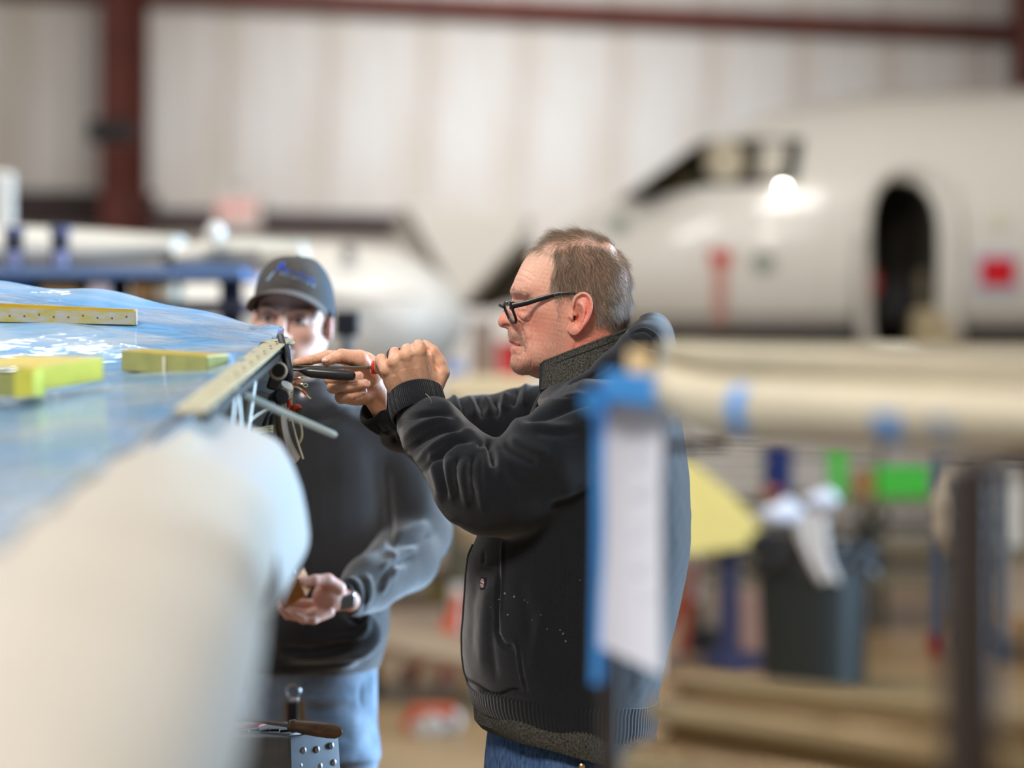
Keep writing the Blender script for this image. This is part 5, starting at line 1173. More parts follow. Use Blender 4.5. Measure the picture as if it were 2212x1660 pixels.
# --- brackets lying on the film
M_OLIVE = mat('green_primer', lin(150, 150, 92), rough=.75, spec=.15, noise=.14, nscale=40); M_YEL = mat('yellow_primer', lin(196, 190, 78), rough=.75, spec=.15, noise=.06, nscale=30)
M_WORN = mat('worn_primer', lin(176, 164, 70), rough=.45, col2=lin(176, 174, 182), nscale=55, stretch=(1, 1, 2))
ch = thing('primed_channel', P(130, 690, 3.80), 'long worn yellow-green metal channel lying on the blue film', 'metal channel')
a = P(-190, 702, 3.78); b = P(292, 692, 3.86); a.z = wz(a.x, a.y)+.012; b.z = wz(b.x, b.y)+.006
d = (b-a).normalized(); n_h = V(-d.y, d.x, 0); up = V(0, 0, 1)
MB().prism([a, b, b+up*.021, a+up*.023], n_h*.0025).build('front_flange', M_WORN, ch, bevel=.0006)
MB().prism([a+up*.0215, b+up*.0195, b+up*.0195+n_h*.034, a+up*.0215+n_h*.034], up*.0025).build('web', mat('gold_primer', lin(186, 160, 60), rough=.4, noise=.12, nscale=30), ch, bevel=.0006)
MB().prism([a+n_h*.034, b+n_h*.034, b+n_h*.034+up*.026, a+n_h*.034+up*.034], n_h*.0025).build('rear_flange', mat('gold_primer', lin(186, 160, 60)), ch, bevel=.0006)
MB().prism([b+d*.0005, b+d*.0005+n_h*.036, b+d*.0005+n_h*.036+up*.026, b+d*.0005+up*.026], d*.003).build('end_plate', mat('pale_primer', lin(222, 214, 190), rough=.5, noise=.1, nscale=60), ch, bevel=.0008)
for k in range(9):
    q_ = b.lerp(a, .04+k*.066)+up*(.010+.003*(k % 3 == 0)); MB().lathe([(.0016, 0), (.0016, .0006), (.0003, .0008)], q_, -n_h, 8).build('rivet_hole', mat('rust_dot', lin(110, 70, 50), rough=.7), ch)
def block(name, label, p0, p1, wd, h, m, m2, twist=0):
    t = thing(name, (p0+p1)/2, label, 'metal bracket'); d = (p1-p0).normalized(); n_ = V(-d.y, d.x, 0).normalized()
    MB().prism([p0, p1, p1+n_*wd, p0+n_*wd], V(0, 0, .0025)).build('base_flange', m, t, bevel=.0006)
    MB().prism([p0, p1, p1+V(0, 0, h), p0+V(0, 0, h)], n_*.003).build('front_flange', m, t, bevel=.0006)
    MB().prism([p0+V(0, 0, h-.0012), p1+V(0, 0, h-.0012), p1+n_*wd+V(0, 0, h+.002), p0+n_*wd+V(0, 0, h+.002)], V(0, 0, .0025)).build('top_flange', m2, t, bevel=.0006)
    MB().prism([p1, p1+n_*wd, p1+n_*wd+V(0, 0, h+.002), p1+V(0, 0, h)], -d*.003).build('end_flange', m, t, bevel=.0006)
    return t, d, n_
def onw(px_, py_, Y, dz=.004): q = P(px_, py_, Y); return V(q.x, q.y, wz(q.x, q.y)+dz)
t, d, n_ = block('primed_bracket', 'olive green metal bracket block lying on the blue film by the cream strip', P(262, 802, 3.52), P(447, 815, 3.44), .05, .029, M_OLIVE, mat('gold_primer', lin(186, 160, 60)))
MB().prism([P(352, 808, 3.478)+V(0, -.0012, 0), P(357, 808.6, 3.476)+V(0, -.0012, 0), P(357, 770, 3.476)+V(0, -.0012, 0), P(352, 770, 3.478)+V(0, -.0012, 0)], V(0, .002, 0)).build('joint_line', mat('pale_primer', lin(222, 214, 190)), t)
t, d, n_ = block('primed_bracket', 'bright yellow metal bracket with open end lying on the blue film', P(78, 846, 3.10), P(224, 822, 3.20), .16, .030, M_YEL, mat('tan_primer', lin(206, 188, 110), rough=.75, spec=.15, noise=.05))
MB().prism([P(30, 862, 3.06), P(72, 858, 3.06), P(72, 800, 3.06), P(30, 800, 3.06)], V(.004, .06, .002)).build('tab', M_YEL, t, bevel=.001)
MB().prism([P(-60, 862, 3.12), P(40, 858, 3.12), P(40, 806, 3.12), P(-60, 806, 3.12)], V(0, .15, .004)).build('web', M_OLIVE, t, bevel=.001)
# --- stand that carries the wing
st = thing('wing_stand', V(-1.0, 2.7, 0), 'steel trestle stand with padded beam under the aircraft wing', 'stand')
M_STD = mat('stand_steel', lin(60, 62, 70), rough=.5, metal=.3)
for Y in (2.0, 3.5):
    zt = wz(-1.0, Y)-.20-.16*math.sin(PI*(Y-1.15)/3.05)-.006
    MB().box((-1.0, Y, zt-.06), (.7, .08, .10)).build('padded_beam', mat('grey_foam', lin(120, 120, 122), rough=.9), st, bevel=.015)
    for s in (-1, 1):
        MB().bar((-1.0+s*.22, Y, zt-.10), (-1.0+s*.36, Y, .02), .045, .045).build('leg', M_STD, st, bevel=.004)
        MB().box((-1.0+s*.36, Y, .012), (.12, .12, .024)).build('foot', M_STD, st, bevel=.004)
    MB().bar((-1.30, Y, .40), (-.70, Y, .40), .035, .035).build('cross_brace', M_STD, st)
MB().bar((-1.0, 2.0, .40), (-1.0, 3.5, .40), .035, .035).build('long_brace', M_STD, st)
# --- step ladder with a file on its cap
M_LAD = mat('ladder_cap', lin(118, 120, 122), rough=.5, metal=.2, noise=.18, nscale=30, bump=.1, bscale=60); M_LRED = mat('red_fibreglass', lin(176, 34, 28), rough=.45)
ld = thing('step_ladder', V(-.42, 4.15, 0), 'step ladder with worn riveted metal cap and red rails beside the washed jeans', 'ladder')
zt = P(0, 1600, 4.05).z + .010
cx0, cx1 = P(505, 0, 4.05).x-.12, P(632, 0, 4.05).x
m = MB().prism([V(cx0, 4.02, zt), V(cx1, 4.02, zt), V(cx1+.006, 4.00, zt-.075), V(cx0, 4.00, zt-.075)], V(0, .18, 0)); m.build('cap', M_LAD, ld, bevel=.004)
en = MB().prism([V(cx1, 4.012, zt+.003), V(cx1+.072, 4.10, zt-.002), V(cx1+.085, 4.09, zt-.19), V(cx1+.006, 3.992, zt-.19)], V(-.003, .004, 0)).build('end_plate', mat('bright_plate', lin(112, 116, 120), rough=.4, metal=.35, noise=.1, nscale=50), ld, bevel=.001)
nrm = V(.085, -.075, 0).normalized()
p0_ = V(cx1, 4.012, zt+.003)
for rx_, ry_ in ((684, 1620), (715, 1612), (720, 1648), (690, 1656), (647, 1655), (655, 1622)):
    d_ = P(rx_, ry_, 1)-V(0, 0, H); t_ = (p0_-V(0, 0, H)).dot(nrm)/d_.dot(nrm); q_ = V(0, 0, H)+d_*t_
    MB().lathe([(.0060, -.001), (.0058, .002), (.004, .0036), (.001, .0042)], q_, nrm, 14).build('rivet', mat('rivet_steel', lin(170, 174, 182), rough=.3, metal=.8), ld)
for x, y, ox, oy in ((cx1-.035, 4.03, .05, -.10), (cx0+.05, 4.03, -.05, -.10), (cx1-.035, 4.17, .05, .28), (cx0+.05, 4.17, -.05, .28)):
    MB().bar((x, y, zt-.07), (x+ox, y+oy, .012), .03, .05).build('rail', M_LRED, ld, bevel=.003); MB().box((x+ox, y+oy, .010), (.05, .07, .02)).build('foot', mat('black_strap', (.012, .012, .013)), ld, bevel=.003)
for k in range(3):
    t = .28+.24*k; MB().box(((cx0+cx1)/2, 4.03-.10*(t), zt*(1-t)), (cx1-cx0+.02, .075, .02)).build('step', M_LAD, ld, bevel=.002)
rf = thing('wood_handled_file', P(690, 1580, 4.03), 'old file with round brown wooden handle lying on the ladder cap', 'file')
M_HW = mat('worn_handle_wood', lin(92, 66, 46), rough=.5, col2=lin(128, 98, 72), nscale=16, bump=.2, bscale=80, stretch=(1, 6, 6))
h0 = P(630, 1569, 4.05); h1 = P(738, 1583, 4.00); hd = (h1-h0).normalized(); hl_ = (h1-h0).length
MB().lathe([(.006, 0), (.0105, .001), (.0118, .004), (.0105, .008), (.0100, .012), (.0112, .022), (.0125, hl_*.45), (.0128, hl_*.72), (.0120, hl_*.88), (.0085, hl_*.96), (.004, hl_), (.0005, hl_+.0005)], h0, hd, 22).build('handle', M_HW, rf)
MB().bar(h0-hd*.26+V(0, 0, .004), h0+hd*.006, .016, .0045).build('blade', M_STEEL, rf, bevel=.0006)
MB().tube([h0-hd*.002, h0+hd*.006], .0105, 18).build('ferrule', mat('grey_ferrule', lin(96, 92, 86), rough=.4, metal=.6), rf)
pr = MB().prism([P(498, 1576, 4.06), P(558, 1568, 4.08), P(560, 1571, 4.08), P(498, 1582, 4.06)], V(.02, .04, .002)).build('red_shim', mat('red_plastic', lin(196, 44, 18), rough=.35)); tag(pr, 'bright red flat strip lying on the ladder cap under the file', 'strip')
for k in range(5):
    q_ = V(cx1-.09+.017*k, 4.06+.012*(k % 2), zt+.0035)
    cl = MB().bar(q_, q_+V(.016, .006*(k % 3-1), .001), .006, .004).build('metal_clip', mat('dark_clip', (.03, .03, .032), rough=.3, metal=.6), bevel=.001); tag(cl, ["first dark clip from the ladder cap end plate, by the file", "second dark clip from the end plate on the ladder cap", "third dark clip from the end plate, middle of the five", "fourth dark clip from the end plate on the ladder cap", "fifth dark clip, farthest from the ladder end plate"][4-k], 'clip', 'clips on the ladder cap')
# ------------------------------------------------------------------ rack with two flaps close to the camera, paper tag on its post
M_FLAP = mat('flap_cream_paint', lin(198, 187, 162), rough=.42, noise=.06, nscale=8)
M_TAPE = mat('blue_masking_tape', lin(66, 148, 226), rough=.6, noise=.05, nscale=60)
M_POST = mat('dark_rack_steel', lin(58, 50, 46), rough=.5, metal=.2)
FA = V(.158, 2.36, 0); FB = V(.52, 1.60, 0); fd = (FB-FA).normalized(); fn = V(fd.y, -fd.x, 0)   # fn points to the camera side
if fn.y > 0: fn = -fn
def section(prof, z0, t, off=0.0, taper=0.0):
    q = FA + fd*t; o = []
    for n, z in prof:
        if taper > 0:                                    # the upper flap thins out and its tip is rounded underneath
            lift = .034*max(0, 1-t/.12)**1.6; z = z*(1-taper*t); z = lift + z*(1-lift/.094)
        else: z = z-taper*t
        o.append(V(q.x, q.y, z0) + fn*(n+off) + V(0, 0, z))
    return o
def flap(name, label, prof, z0, m, cat, taper=0.0, t0=0.0, t1=.86):
    T = thing(name, FA+fd*.4, label, cat); p0 = smooth_path([(a, b, 0) for a, b in prof], 4); pr = [(q.x, q.y) for q in p0]
    def fn_(a, b): s = section(pr, z0, t0+(t1-t0)*b, 0, taper); return s[min(int(a*(len(s)-1)+.5), len(s)-1)]
    MB().grid(fn_, len(pr)-1, 24, .0025).build('skin', m, T)
    s = section(prof, z0, t0, 0, taper); MB().prism(s, fd*.003).build('end_rib', m, T, bevel=.0006)
    s = section(prof, z0, t1, 0, taper); MB().prism(s, fd*-.003).build('end_rib', m, T, bevel=.0006)
    return T, pr
prof1 = [(n, z*1.175) for n, z in [(.004, .078), (.012, .080), (.014, .072), (.013, .064), (.006, .062), (.006, .054), (.016, .052), (.030, .044), (.036, .030), (.030, .012), (.014, .002), (-.010, 0)]]
f1, pr1 = flap('aircraft_flap', 'cream aircraft flap with blue tape patches lying on top of the rack', prof1, 1.496, M_FLAP, 'aircraft flap', .33)
def band(parent, pr, z0, t, wd, m, i0, i1, taper, name='tape'):
    def g(a, b): s = section(pr, z0, t+wd*b, .0016, taper); return s[int(i0+(i1-i0)*a+.5)]
    return MB().grid(g, i1-i0, 3, .0006).build(name, m, parent)
n1 = len(pr1)-1
band(f1, pr1, 1.496, .165, .026, M_TAPE, 26, n1, .33); band(f1, pr1, 1.496, .40, .034, M_TAPE, 32, n1, .33)
band(f1, pr1, 1.496, .48, .026, mat('faded_tape', lin(140, 160, 186), rough=.6), 32, n1, .33)
for k in range(7): MB().lathe([(.0022, 0), (.0022, .0012), (.0006, .0018)], section([(.0135, .083)], 1.496, .01+.009*k, .002, .33)[0], fn, 10).build('rivet', mat('bright_rivet', lin(236, 228, 200), rough=.2, metal=.8), f1)
M_BRZ = mat('bronze_tinted_skin', lin(168, 140, 98), rough=.20, metal=.8, noise=.06, nscale=8)
prof2 = [(.000, .104), (.014, .106), (.016, .094), (.010, .088), (.014, .084), (.040, .080), (.044, .062), (.030, .056), (.022, .050), (.045, .044), (.068, .030), (.074, .012), (.066, -.02), (.04, -.05)]
f2, pr2 = flap('aircraft_flap', 'tan metallic aircraft flap on the lower arms of the rack, warm glint on its nose', prof2, 1.165, M_BRZ, 'aircraft flap', -.05, .03, .86)
rk = thing('parts_rack', FA+fd*.4, 'dark steel parts rack holding the cream and tan flaps', 'rack')
pa = V(P(1318, 0, 2.38).x, 2.38, 0); pb = V(P(2094, 0, 1.74).x, 1.74, 0)
for q, r, top in ((pa, .0105, 1.545), (pb, .0200, 1.490)):
    MB().tube([V(q.x, q.y, .02), V(q.x, q.y, top)], r, 18).build('post', M_POST, rk)
    MB().tube([V(q.x, q.y, .0), V(q.x, q.y, .025)], r*2.4, 18).build('foot', M_POST, rk)
for z in (.25,): MB().tube([V(pa.x, pa.y, z), V(pb.x, pb.y, z)], .010, 12).build('rail', M_POST, rk)
for q in (pa, pb):
    MB().tube([V(q.x, q.y, 1.102), V(q.x, q.y, 1.102)-fn*.10], .008, 10).build('arm', M_POST, rk)
    MB().tube([V(q.x, q.y, .04), V(q.x, q.y, .04)-fn*.35], .012, 10).build('base_arm', M_POST, rk); MB().tube([V(q.x, q.y, .04), V(q.x, q.y, .04)+fn*.22], .012, 10).build('base_arm', M_POST, rk)
for q in (pa, pb): MB().bar(V(q.x, q.y, 1.488), V(q.x, q.y, 1.488)-fn*.13, .012, .010).build('arm', M_POST, rk)
# paper tag taped to a wooden stick
YT = 2.33
tg = thing('paper_tag', P(1372, 1120, YT), 'long white paper tag hanging from blue tape at the end of the rack', 'paper tag')
def paper(a, b):
    x = np.interp(b, [0, .3, .7, 1], [1310, 1306, 1302, 1296]) + a*np.interp(b, [0, .3, .7, 1], [128, 122, 126, 134])
    y = 838 + b*(559+62*a); return P(x, y, YT + .012*math.sin(2.2*b+.5) + .006*math.sin(PI*a))
M_PAPER = mat('white_paper', lin(228, 234, 250), rough=.7)
MB().grid(paper, 8, 30, .0004).build('paper', M_PAPER, tg)
M_INK = mat('faint_ink', lin(158, 158, 184), rough=.8)
for k, (yy_, s_) in enumerate(((930, 'R'), (1003, 'H'), (1078, 'F'), (1165, 'L'), (1240, 'P'))):
    a = P(1374, yy_, YT-.004); text('lettering', s_, .014, a, V(0, 0, -1), V(1, 0, 0), M_INK, tg, .0002)
def wrap(x0, x1, y0, y1, Y, dep, m, name, slope=0):
    return MB().prism([P(x0, y0, Y), P(x1, y0+slope, Y), P(x1, y1+slope, Y), P(x0, y1, Y)], V(0, dep, 0)).build(name, m, tg, bevel=.002)
wrap(1306, 1452, 800, 868, YT-.010, .022, M_TAPE, 'tape', 16)
MB().grid(lambda a, b: P(1284+24*a+4*math.sin(3*b)-6*b, 868+610*b, YT+.014-.005*math.sin(PI*a)), 4, 20, .0008).build('tape', M_TAPE, tg)
MB().prism([P(1283+29*math.cos(t)+(10 if math.cos(t) > .5 else 0), 866+27*math.sin(t), YT-.006+.006*math.cos(t)) for t in [2*PI*k/20 for k in range(20)]], V(.002, .004, 0)).build('tape_flag', M_TAPE, tg)
MB().box(P(1381, 790, YT+.004), (.024, .018, .030)).build('wood_stick', mat('pale_wood', lin(226, 198, 150), rough=.6, noise=.1, nscale=30, stretch=(6, 6, 1)), tg, bevel=.003)
# ------------------------------------------------------------------ white jet behind the men
YJ = 17.6; UJ = YJ/F
JB = [(1118,592,612,.05),(1135,560,650,.16),(1180,512,702,.34),(1260,464,738,.54),(1340,430,768,.68),(1440,364,800,.82),(1530,302,824,.90),(1620,262,838,.96),(1730,230,848,1.0),(1860,207,852,1.02),(2000,198,852,1.02),(2300,192,852,1.02),(2700,192,850,1.02),(3300,196,800,1.0),(3560,230,700,.86)]
def paintmat():
    m = bpy.data.materials.new('jet_paint_shaded'); m.use_nodes = True; N = m.node_tree.nodes; L = m.node_tree.links; b = N['Principled BSDF']
    g = N.new('ShaderNodeNewGeometry'); s = N.new('ShaderNodeSeparateXYZ'); L.new(g.outputs['Position'], s.inputs[0])
    r = N.new('ShaderNodeValToRGB'); r.color_ramp.interpolation = 'CONSTANT'; e = r.color_ramp.elements
    mr = N.new('ShaderNodeMapRange'); L.new(s.outputs['Z'], mr.inputs[0]); mr.inputs[1].default_value = 1.0; mr.inputs[2].default_value = 3.0; L.new(mr.outputs[0], r.inputs[0])
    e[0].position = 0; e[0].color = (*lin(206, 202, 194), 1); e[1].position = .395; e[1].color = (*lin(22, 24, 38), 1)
    q = r.color_ramp.elements.new(.462); q.color = (*lin(170, 166, 160), 1); q = r.color_ramp.elements.new(.512); q.color = (*lin(226, 222, 214), 1)  # grey band above the navy stripe is shading put into the paint
    L.new(r.outputs[0], b.inputs['Base Color']); b.inputs['Roughness'].default_value = .22; b.inputs['Coat Weight'].default_value = .3; return m
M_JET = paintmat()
xs = np.array([a[0] for a in JB], float); NS = 110; NR = 64; v = []; f = []
for i in range(NS):
    px_ = 1118+(3560-1118)*(i/(NS-1))**1.6; t = np.interp(px_, xs, [a[1] for a in JB]); b_ = np.interp(px_, xs, [a[2] for a in JB]); hw = np.interp(px_, xs, [a[3] for a in JB])
    for k in range(NR):
        th = 2*PI*k/NR; v.append(((px_-CX)*UJ, YJ-hw*math.sin(th), H-(((t+b_)/2)-CY)*UJ + (b_-t)/2*UJ*math.cos(th)))
for i in range(NS-1):
    for k in range(NR): f.append((i*NR+k, i*NR+(k+1) % NR, (i+1)*NR+(k+1) % NR, (i+1)*NR+k))
f.append(tuple(range(NR))); f.append(tuple((NS-1)*NR+k for k in range(NR-1, -1, -1)))
J = thing('business_jet', P(1750, 600, YJ), 'white business jet with dark open cabin door and navy stripe behind the men', 'airplane')
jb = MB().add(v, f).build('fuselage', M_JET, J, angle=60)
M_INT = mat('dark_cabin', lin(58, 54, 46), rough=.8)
YD = YJ-.99                                     # skin distance at the door
def dpx(x, y, Y=None): return P(x, y, Y or YD)
arch = [(1872, 520), (1874, 470), (1884, 430), (1902, 400), (1930, 381), (1962, 375), (1995, 381), (2022, 398), (2042, 428), (2052, 470), (2054, 540), (2055, 700), (2050, 732), (2032, 748), (1990, 752), (1930, 752), (1896, 748), (1880, 730), (1875, 690)]
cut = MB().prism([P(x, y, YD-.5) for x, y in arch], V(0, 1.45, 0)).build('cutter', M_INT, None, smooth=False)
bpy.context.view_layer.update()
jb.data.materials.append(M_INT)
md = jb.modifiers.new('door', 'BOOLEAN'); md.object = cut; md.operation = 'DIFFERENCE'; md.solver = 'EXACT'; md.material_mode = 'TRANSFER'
md2 = jb.modifiers.new('w', 'WEIGHTED_NORMAL')
me = bpy.data.meshes.new_from_object(jb.evaluated_get(bpy.context.evaluated_depsgraph_get())); jb.modifiers.clear(); jb.data = me; bpy.data.objects.remove(cut)
full = MB().add(v, f).build('probe', M_JET); bpy.context.view_layer.update()
def fray(x, y, off=.012):
    o = V(0, 0, H); d = (P(x, y, 10)-o).normalized(); ok, l, n_, _ = full.ray_cast(o, d); l = l if ok else P(x, y, YJ-.9); n_ = n_ if ok else V(0, -1, 0); return l+n_*off
def patch(name, quad, m, nu=10, nv=8, off=.012, th=.01, parent=None):
    (a, b, c, d) = [np.array(q, float) for q in quad]
    return MB().grid(lambda u, w: fray(*((a*(1-u)+b*u)*(1-w)+(d*(1-u)+c*u)*w), off), nu, nv, th).build(name, m, parent or J)
fr_o = [fray(1963+(x-1963)*1.10, 565+(y-565)*1.055, .02) for x, y in arch]
MB().tube(fr_o+[fr_o[0]], .055, 10, cap=False).build('door_frame', mat('frame_white', lin(222, 218, 210), rough=.3), J)
MB().prism([P(1890, 700, YD+.25), P(1975, 690, YD+.25), P(1975, 610, YD+.25), P(1950, 600, YD+.25), P(1890, 620, YD+.25)], V(0, .35, 0)).build('cabin_step', mat('black_seat', lin(18, 18, 18), rough=.7), J, bevel=.02)
MB().box(P(2015, 715, YD+.3), (.32, .4, .30)).build('seat', mat('tan_seat', lin(168, 152, 120), rough=.7), J, bevel=.05); MB().box(P(2020, 640, YD+.48), (.26, .1, .36)).build('seat_back', mat('dim_seat', lin(120, 110, 90), rough=.7), J, bevel=.04)
MB().box(P(2030, 470, YD+.42), (.16, .05, .44)).build('cabin_panel', mat('dim_panel', lin(130, 116, 106), rough=.7), J, bevel=.02)
MB().ball(P(1885, 612, YD+.05), .055, 14, 9, (.8, .5, 1.9)).build('red_bottle', mat('dull_red', lin(150, 34, 26), rough=.4), J)
M_GL = mat('windscreen', lin(58, 52, 40), rough=.12, col2=lin(176, 164, 136), nscale=2.2); M_GLD = mat('window_dark', lin(30, 36, 32), rough=.08); M_WB = mat('window_beige', lin(196, 186, 164), rough=.25)
patch('windscreen', [(1342, 430), (1516, 304), (1510, 396), (1400, 426)], mat('windscreen_front', lin(128, 118, 92), rough=.2))
patch('window_frame', [(1505, 310), (1735, 303), (1720, 400), (1500, 404)], M_GLD, off=.016)
patch('windscreen_edge', [(1340, 436), (1512, 398), (1512, 408), (1345, 442)], mat('edge_brown', lin(64, 52, 36), rough=.4), 8, 2, .02)
def dpatch(name, cx, cy, rx, ry, m, off=.02): return MB().grid(lambda a, b: fray(cx+rx*max(b, .02)*math.cos(2*PI*a), cy+ry*max(b, .02)*math.sin(2*PI*a), off), 24, 4, .008).build(name, m, J)
dpatch('side_window', 1568, 354, 42, 44, M_WB, .03)
patch('side_window', [(1646, 316), (1702, 314), (1694, 384), (1640, 392)], mat('window_pale', lin(206, 200, 188), rough=.2), 6, 6, .03)
patch('window_post', [(1622, 306), (1640, 306), (1634, 400), (1616, 402)], mat('edge_brown', lin(64, 52, 36), rough=.4), 2, 6, .034)
MB().ball(fray(1692, 412, .05), .017, 14, 9).build('glint_ball', mat('glint_glow', (1, 1, .95), emit=(1.0, .98, .88), estr=40), J)  # glowing ball added for a specular glint on the jet, not a lamp
patch('placard_border', [(2102, 540), (2202, 540), (2202, 636), (2102, 636)], mat('placard_pale', lin(196, 204, 222), rough=.5), 6, 6, .012); patch('placard', [(2116, 556), (2192, 556), (2192, 616), (2116, 616)], mat('placard_red', lin(214, 16, 36), rough=.5), 6, 6, .022)
patch('pitot_cover', [(1532, 540), (1582, 540), (1578, 572), (1536, 572)], mat('cover_red', lin(196, 74, 66), rough=.7), 4, 4, .02); patch('streamer', [(1540, 572), (1572, 572), (1566, 700), (1544, 700)], mat('streamer_pink', lin(206, 150, 138), rough=.8), 3, 6, .016)
dpatch('access_cap', 1648, 566, 26, 22, mat('cap_greygreen', lin(150, 156, 146), rough=.5))
dpatch('access_cap', 2152, 478, 18, 20, mat('cap_cream', lin(222, 214, 196), rough=.3))
dpatch('access_cap', 1340, 488, 22, 18, mat('cap_greygreen', lin(150, 156, 146), rough=.5))
bpy.data.objects.remove(full)
M_TY = mat('tyre_rubber', (.02, .02, .02), rough=.8); M_LEG = mat('gear_leg', lin(196, 196, 194), rough=.35, metal=.3)
for x, y_, top in ((1290, YJ, 1.9), (2520, YJ-1.6, 1.6), (2520, YJ+1.6, 1.6)):
    c_ = V((x-CX)*UJ, y_, .24); MB().tube([c_, V(c_.x, c_.y*.0+(YJ if x < 2000 else y_*.6+YJ*.4), top)], .06, 12).build('gear_leg', M_LEG, J)
    MB().lathe([(.10, -.09), (.21, -.09), (.24, -.05), (.24, .05), (.21, .09), (.10, .09)], c_, (0, 1, 0), 24).build('wheel', M_TY, J)
# open nose-bay door: white wedge hanging in front of a dark bay
MB().prism([P(866, 432, 15.9), P(1138, 470, 15.9), P(1120, 520, 15.9), P(1000, 656, 15.9), P(984, 650, 15.9)], V(.06, .10, 0)).build('bay_door', mat('door_white', lin(226, 222, 214), rough=.35), J, bevel=.03)
MB().prism([P(1100, 545, 16.1), P(1150, 520, 16.2), P(1160, 640, 16.2), P(1060, 668, 16.2), P(998, 664, 16.1)], V(0, .3, 0)).build('nose_bay', mat('bay_olive', lin(58, 54, 40), rough=.8), J)
MB().prism([P(846, 500, 15.95), P(866, 450, 15.95), P(990, 650, 15.95), P(984, 672, 15.95)], V(.03, .08, 0)).build('bay_door_shaded_edge', mat('edge_grey', lin(150, 142, 132), rough=.6), J)  # grey colour carries the shadow along the door's left edge
# ------------------------------------------------------------------ second white airplane further left, a wing section on a blue rack
def capsule_body(name, rows, Y, m, parent, NR=32):
    U_ = Y/F; v = []; f = []
    for x, t, b_, hw in rows:
        for k in range(NR): th = 2*PI*k/NR; v.append(((x-CX)*U_, Y-hw*math.sin(th), H-((t+b_)/2-CY)*U_+(b_-t)/2*U_*math.cos(th)))
    n = len(rows)
    for i in range(n-1):
        for k in range(NR): f.append((i*NR+k, i*NR+(k+1) % NR, (i+1)*NR+(k+1) % NR, (i+1)*NR+k))
    f.append(tuple(range(NR))); f.append(tuple((n-1)*NR+k for k in range(NR-1, -1, -1)))
    return MB().add(v, f).build(name, m, parent, angle=60)
M_PL = mat('airplane_white', lin(222, 217, 208), rough=.35, noise=.03, nscale=2)
K = thing('light_airplane', P(700, 650, 14.2), 'white airplane with rounded nose behind the capped man', 'airplane')
capsule_body('fuselage', [(1010,690,700,.05),(995,650,740,.25),(960,600,790,.45),(900,560,830,.6),(820,532,850,.68),(720,520,860,.7),(600,520,860,.7),(450,530,860,.7),(300,545,850,.65),(100,570,820,.5)], 14.2, M_PL, K)
MB().ball(P(752, 548, 13.6), .045, 12, 8).build('antenna', mat('antenna_grey', lin(110, 108, 104)), K)
MB().prism([P(600, 640, 13.5), P(900, 640, 13.42), P(900, 646, 13.42), P(600, 646, 13.5)], V(0, .05, 0)).build('cowl_seam', mat('edge_grey', lin(150, 142, 132)), K)
for x in (400, 690):
    MB().tube([P(x, 830, 14.2), V(P(x, 0, 14.2).x, 14.2, .2)], .06, 10).build('gear_leg', M_LEG, K); MB().lathe([(.08, -.07), (.18, -.07), (.20, -.03), (.20, .03), (.18, .07), (.08, .07)], V(P(x, 0, 14.2).x, 14.2, .20), (0, 1, 0), 20).build('wheel', M_TY, K)
M_LW = mat('wing_cream_white', lin(224, 216, 200), rough=.4)
def slab(name, label, top, bot, Y, dep, cat, m):
    """thick rounded wing section: outline from above points and below points, deep in Y"""
    t = thing(name, P(*top[0], Y), label, cat); n = len(top)
    def g(a, b):
        i = a*(n-1); k = min(int(i), n-2); w_ = i-k; T = (1-w_)*np.array(top[k])+w_*np.array(top[k+1]); B = (1-w_)*np.array(bot[k])+w_*np.array(bot[k+1])
        th = 2*PI*b; c_ = (T+B)/2; r_ = (B-T)/2; q_ = P(c_[0]-r_[0]*math.cos(th), c_[1]-r_[1]*math.cos(th), Y); return q_ + V(0, dep*(1-math.sin(th)), 0)
    MB().grid(g, 24, 28).build('skin', m, t, angle=60)
    for e in (0, 1): MB().prism([g(e, k/28) for k in range(28)], V(.004 if e == 0 else -.004, 0, 0)).build('end_rib', m, t)
    return t
w1 = slab('wing_section', 'long cream-white wing section lying along the blue rack', [(-420, 470), (20, 478), (200, 488), (372, 502)], [(-420, 604), (20, 596), (200, 590), (372, 560)], 8.4, .25, 'wing section', M_LW)
w2 = slab('wing_section', 'shorter white wing section with squared tip above the capped man', [(342, 556), (380, 528), (450, 506), (560, 508), (650, 516)], [(346, 572), (390, 584), (470, 588), (580, 588), (652, 580)], 8.0, .14, 'wing section', M_LW)
MB().ball(P(464, 502, 7.9), .034, 12, 8).build('tip_light', mat('tip_white', lin(240, 238, 230), rough=.2), w2)
MB().prism([P(345, 560, 7.95), P(372, 548, 7.95), P(372, 580, 7.95), P(348, 574, 7.95)], V(0, .03, 0)).build('tip_edge', mat('bay_olive', lin(58, 54, 40), rough=.8), w2)
for x0, x1 in ((440, 560),): MB().prism([P(x0, 540, 7.99), P(x1, 540, 7.99), P(x1, 560, 7.99), P(x0, 560, 7.99)], V(0, .03, 0)).build('hinge_strip', mat('edge_grey', lin(150, 142, 132)), w2)
br = thing('blue_rack', P(260, 620, 8.1), 'blue steel rack carrying the wing sections at the far left', 'rack')
M_BLU = mat('rack_blue', lin(98, 128, 176), rough=.45); M_NAVY = mat('navy_paint', lin(26, 52, 122), rough=.45); M_DKB = mat('dark_blue_steel', lin(30, 36, 58), rough=.5)
MB().box(P(300, 596, 8.1)+V(-.4, 0, 0), (S(1000, 8.1), .5, S(20, 8.1))).build('top_rail', M_BLU, br, bevel=.005)
for x in (-60, 255, 500): MB().bar(P(x, 606, 8.1), V(P(x, 0, 8.1).x, 8.1, .0), .07, .07).build('post', M_DKB, br)
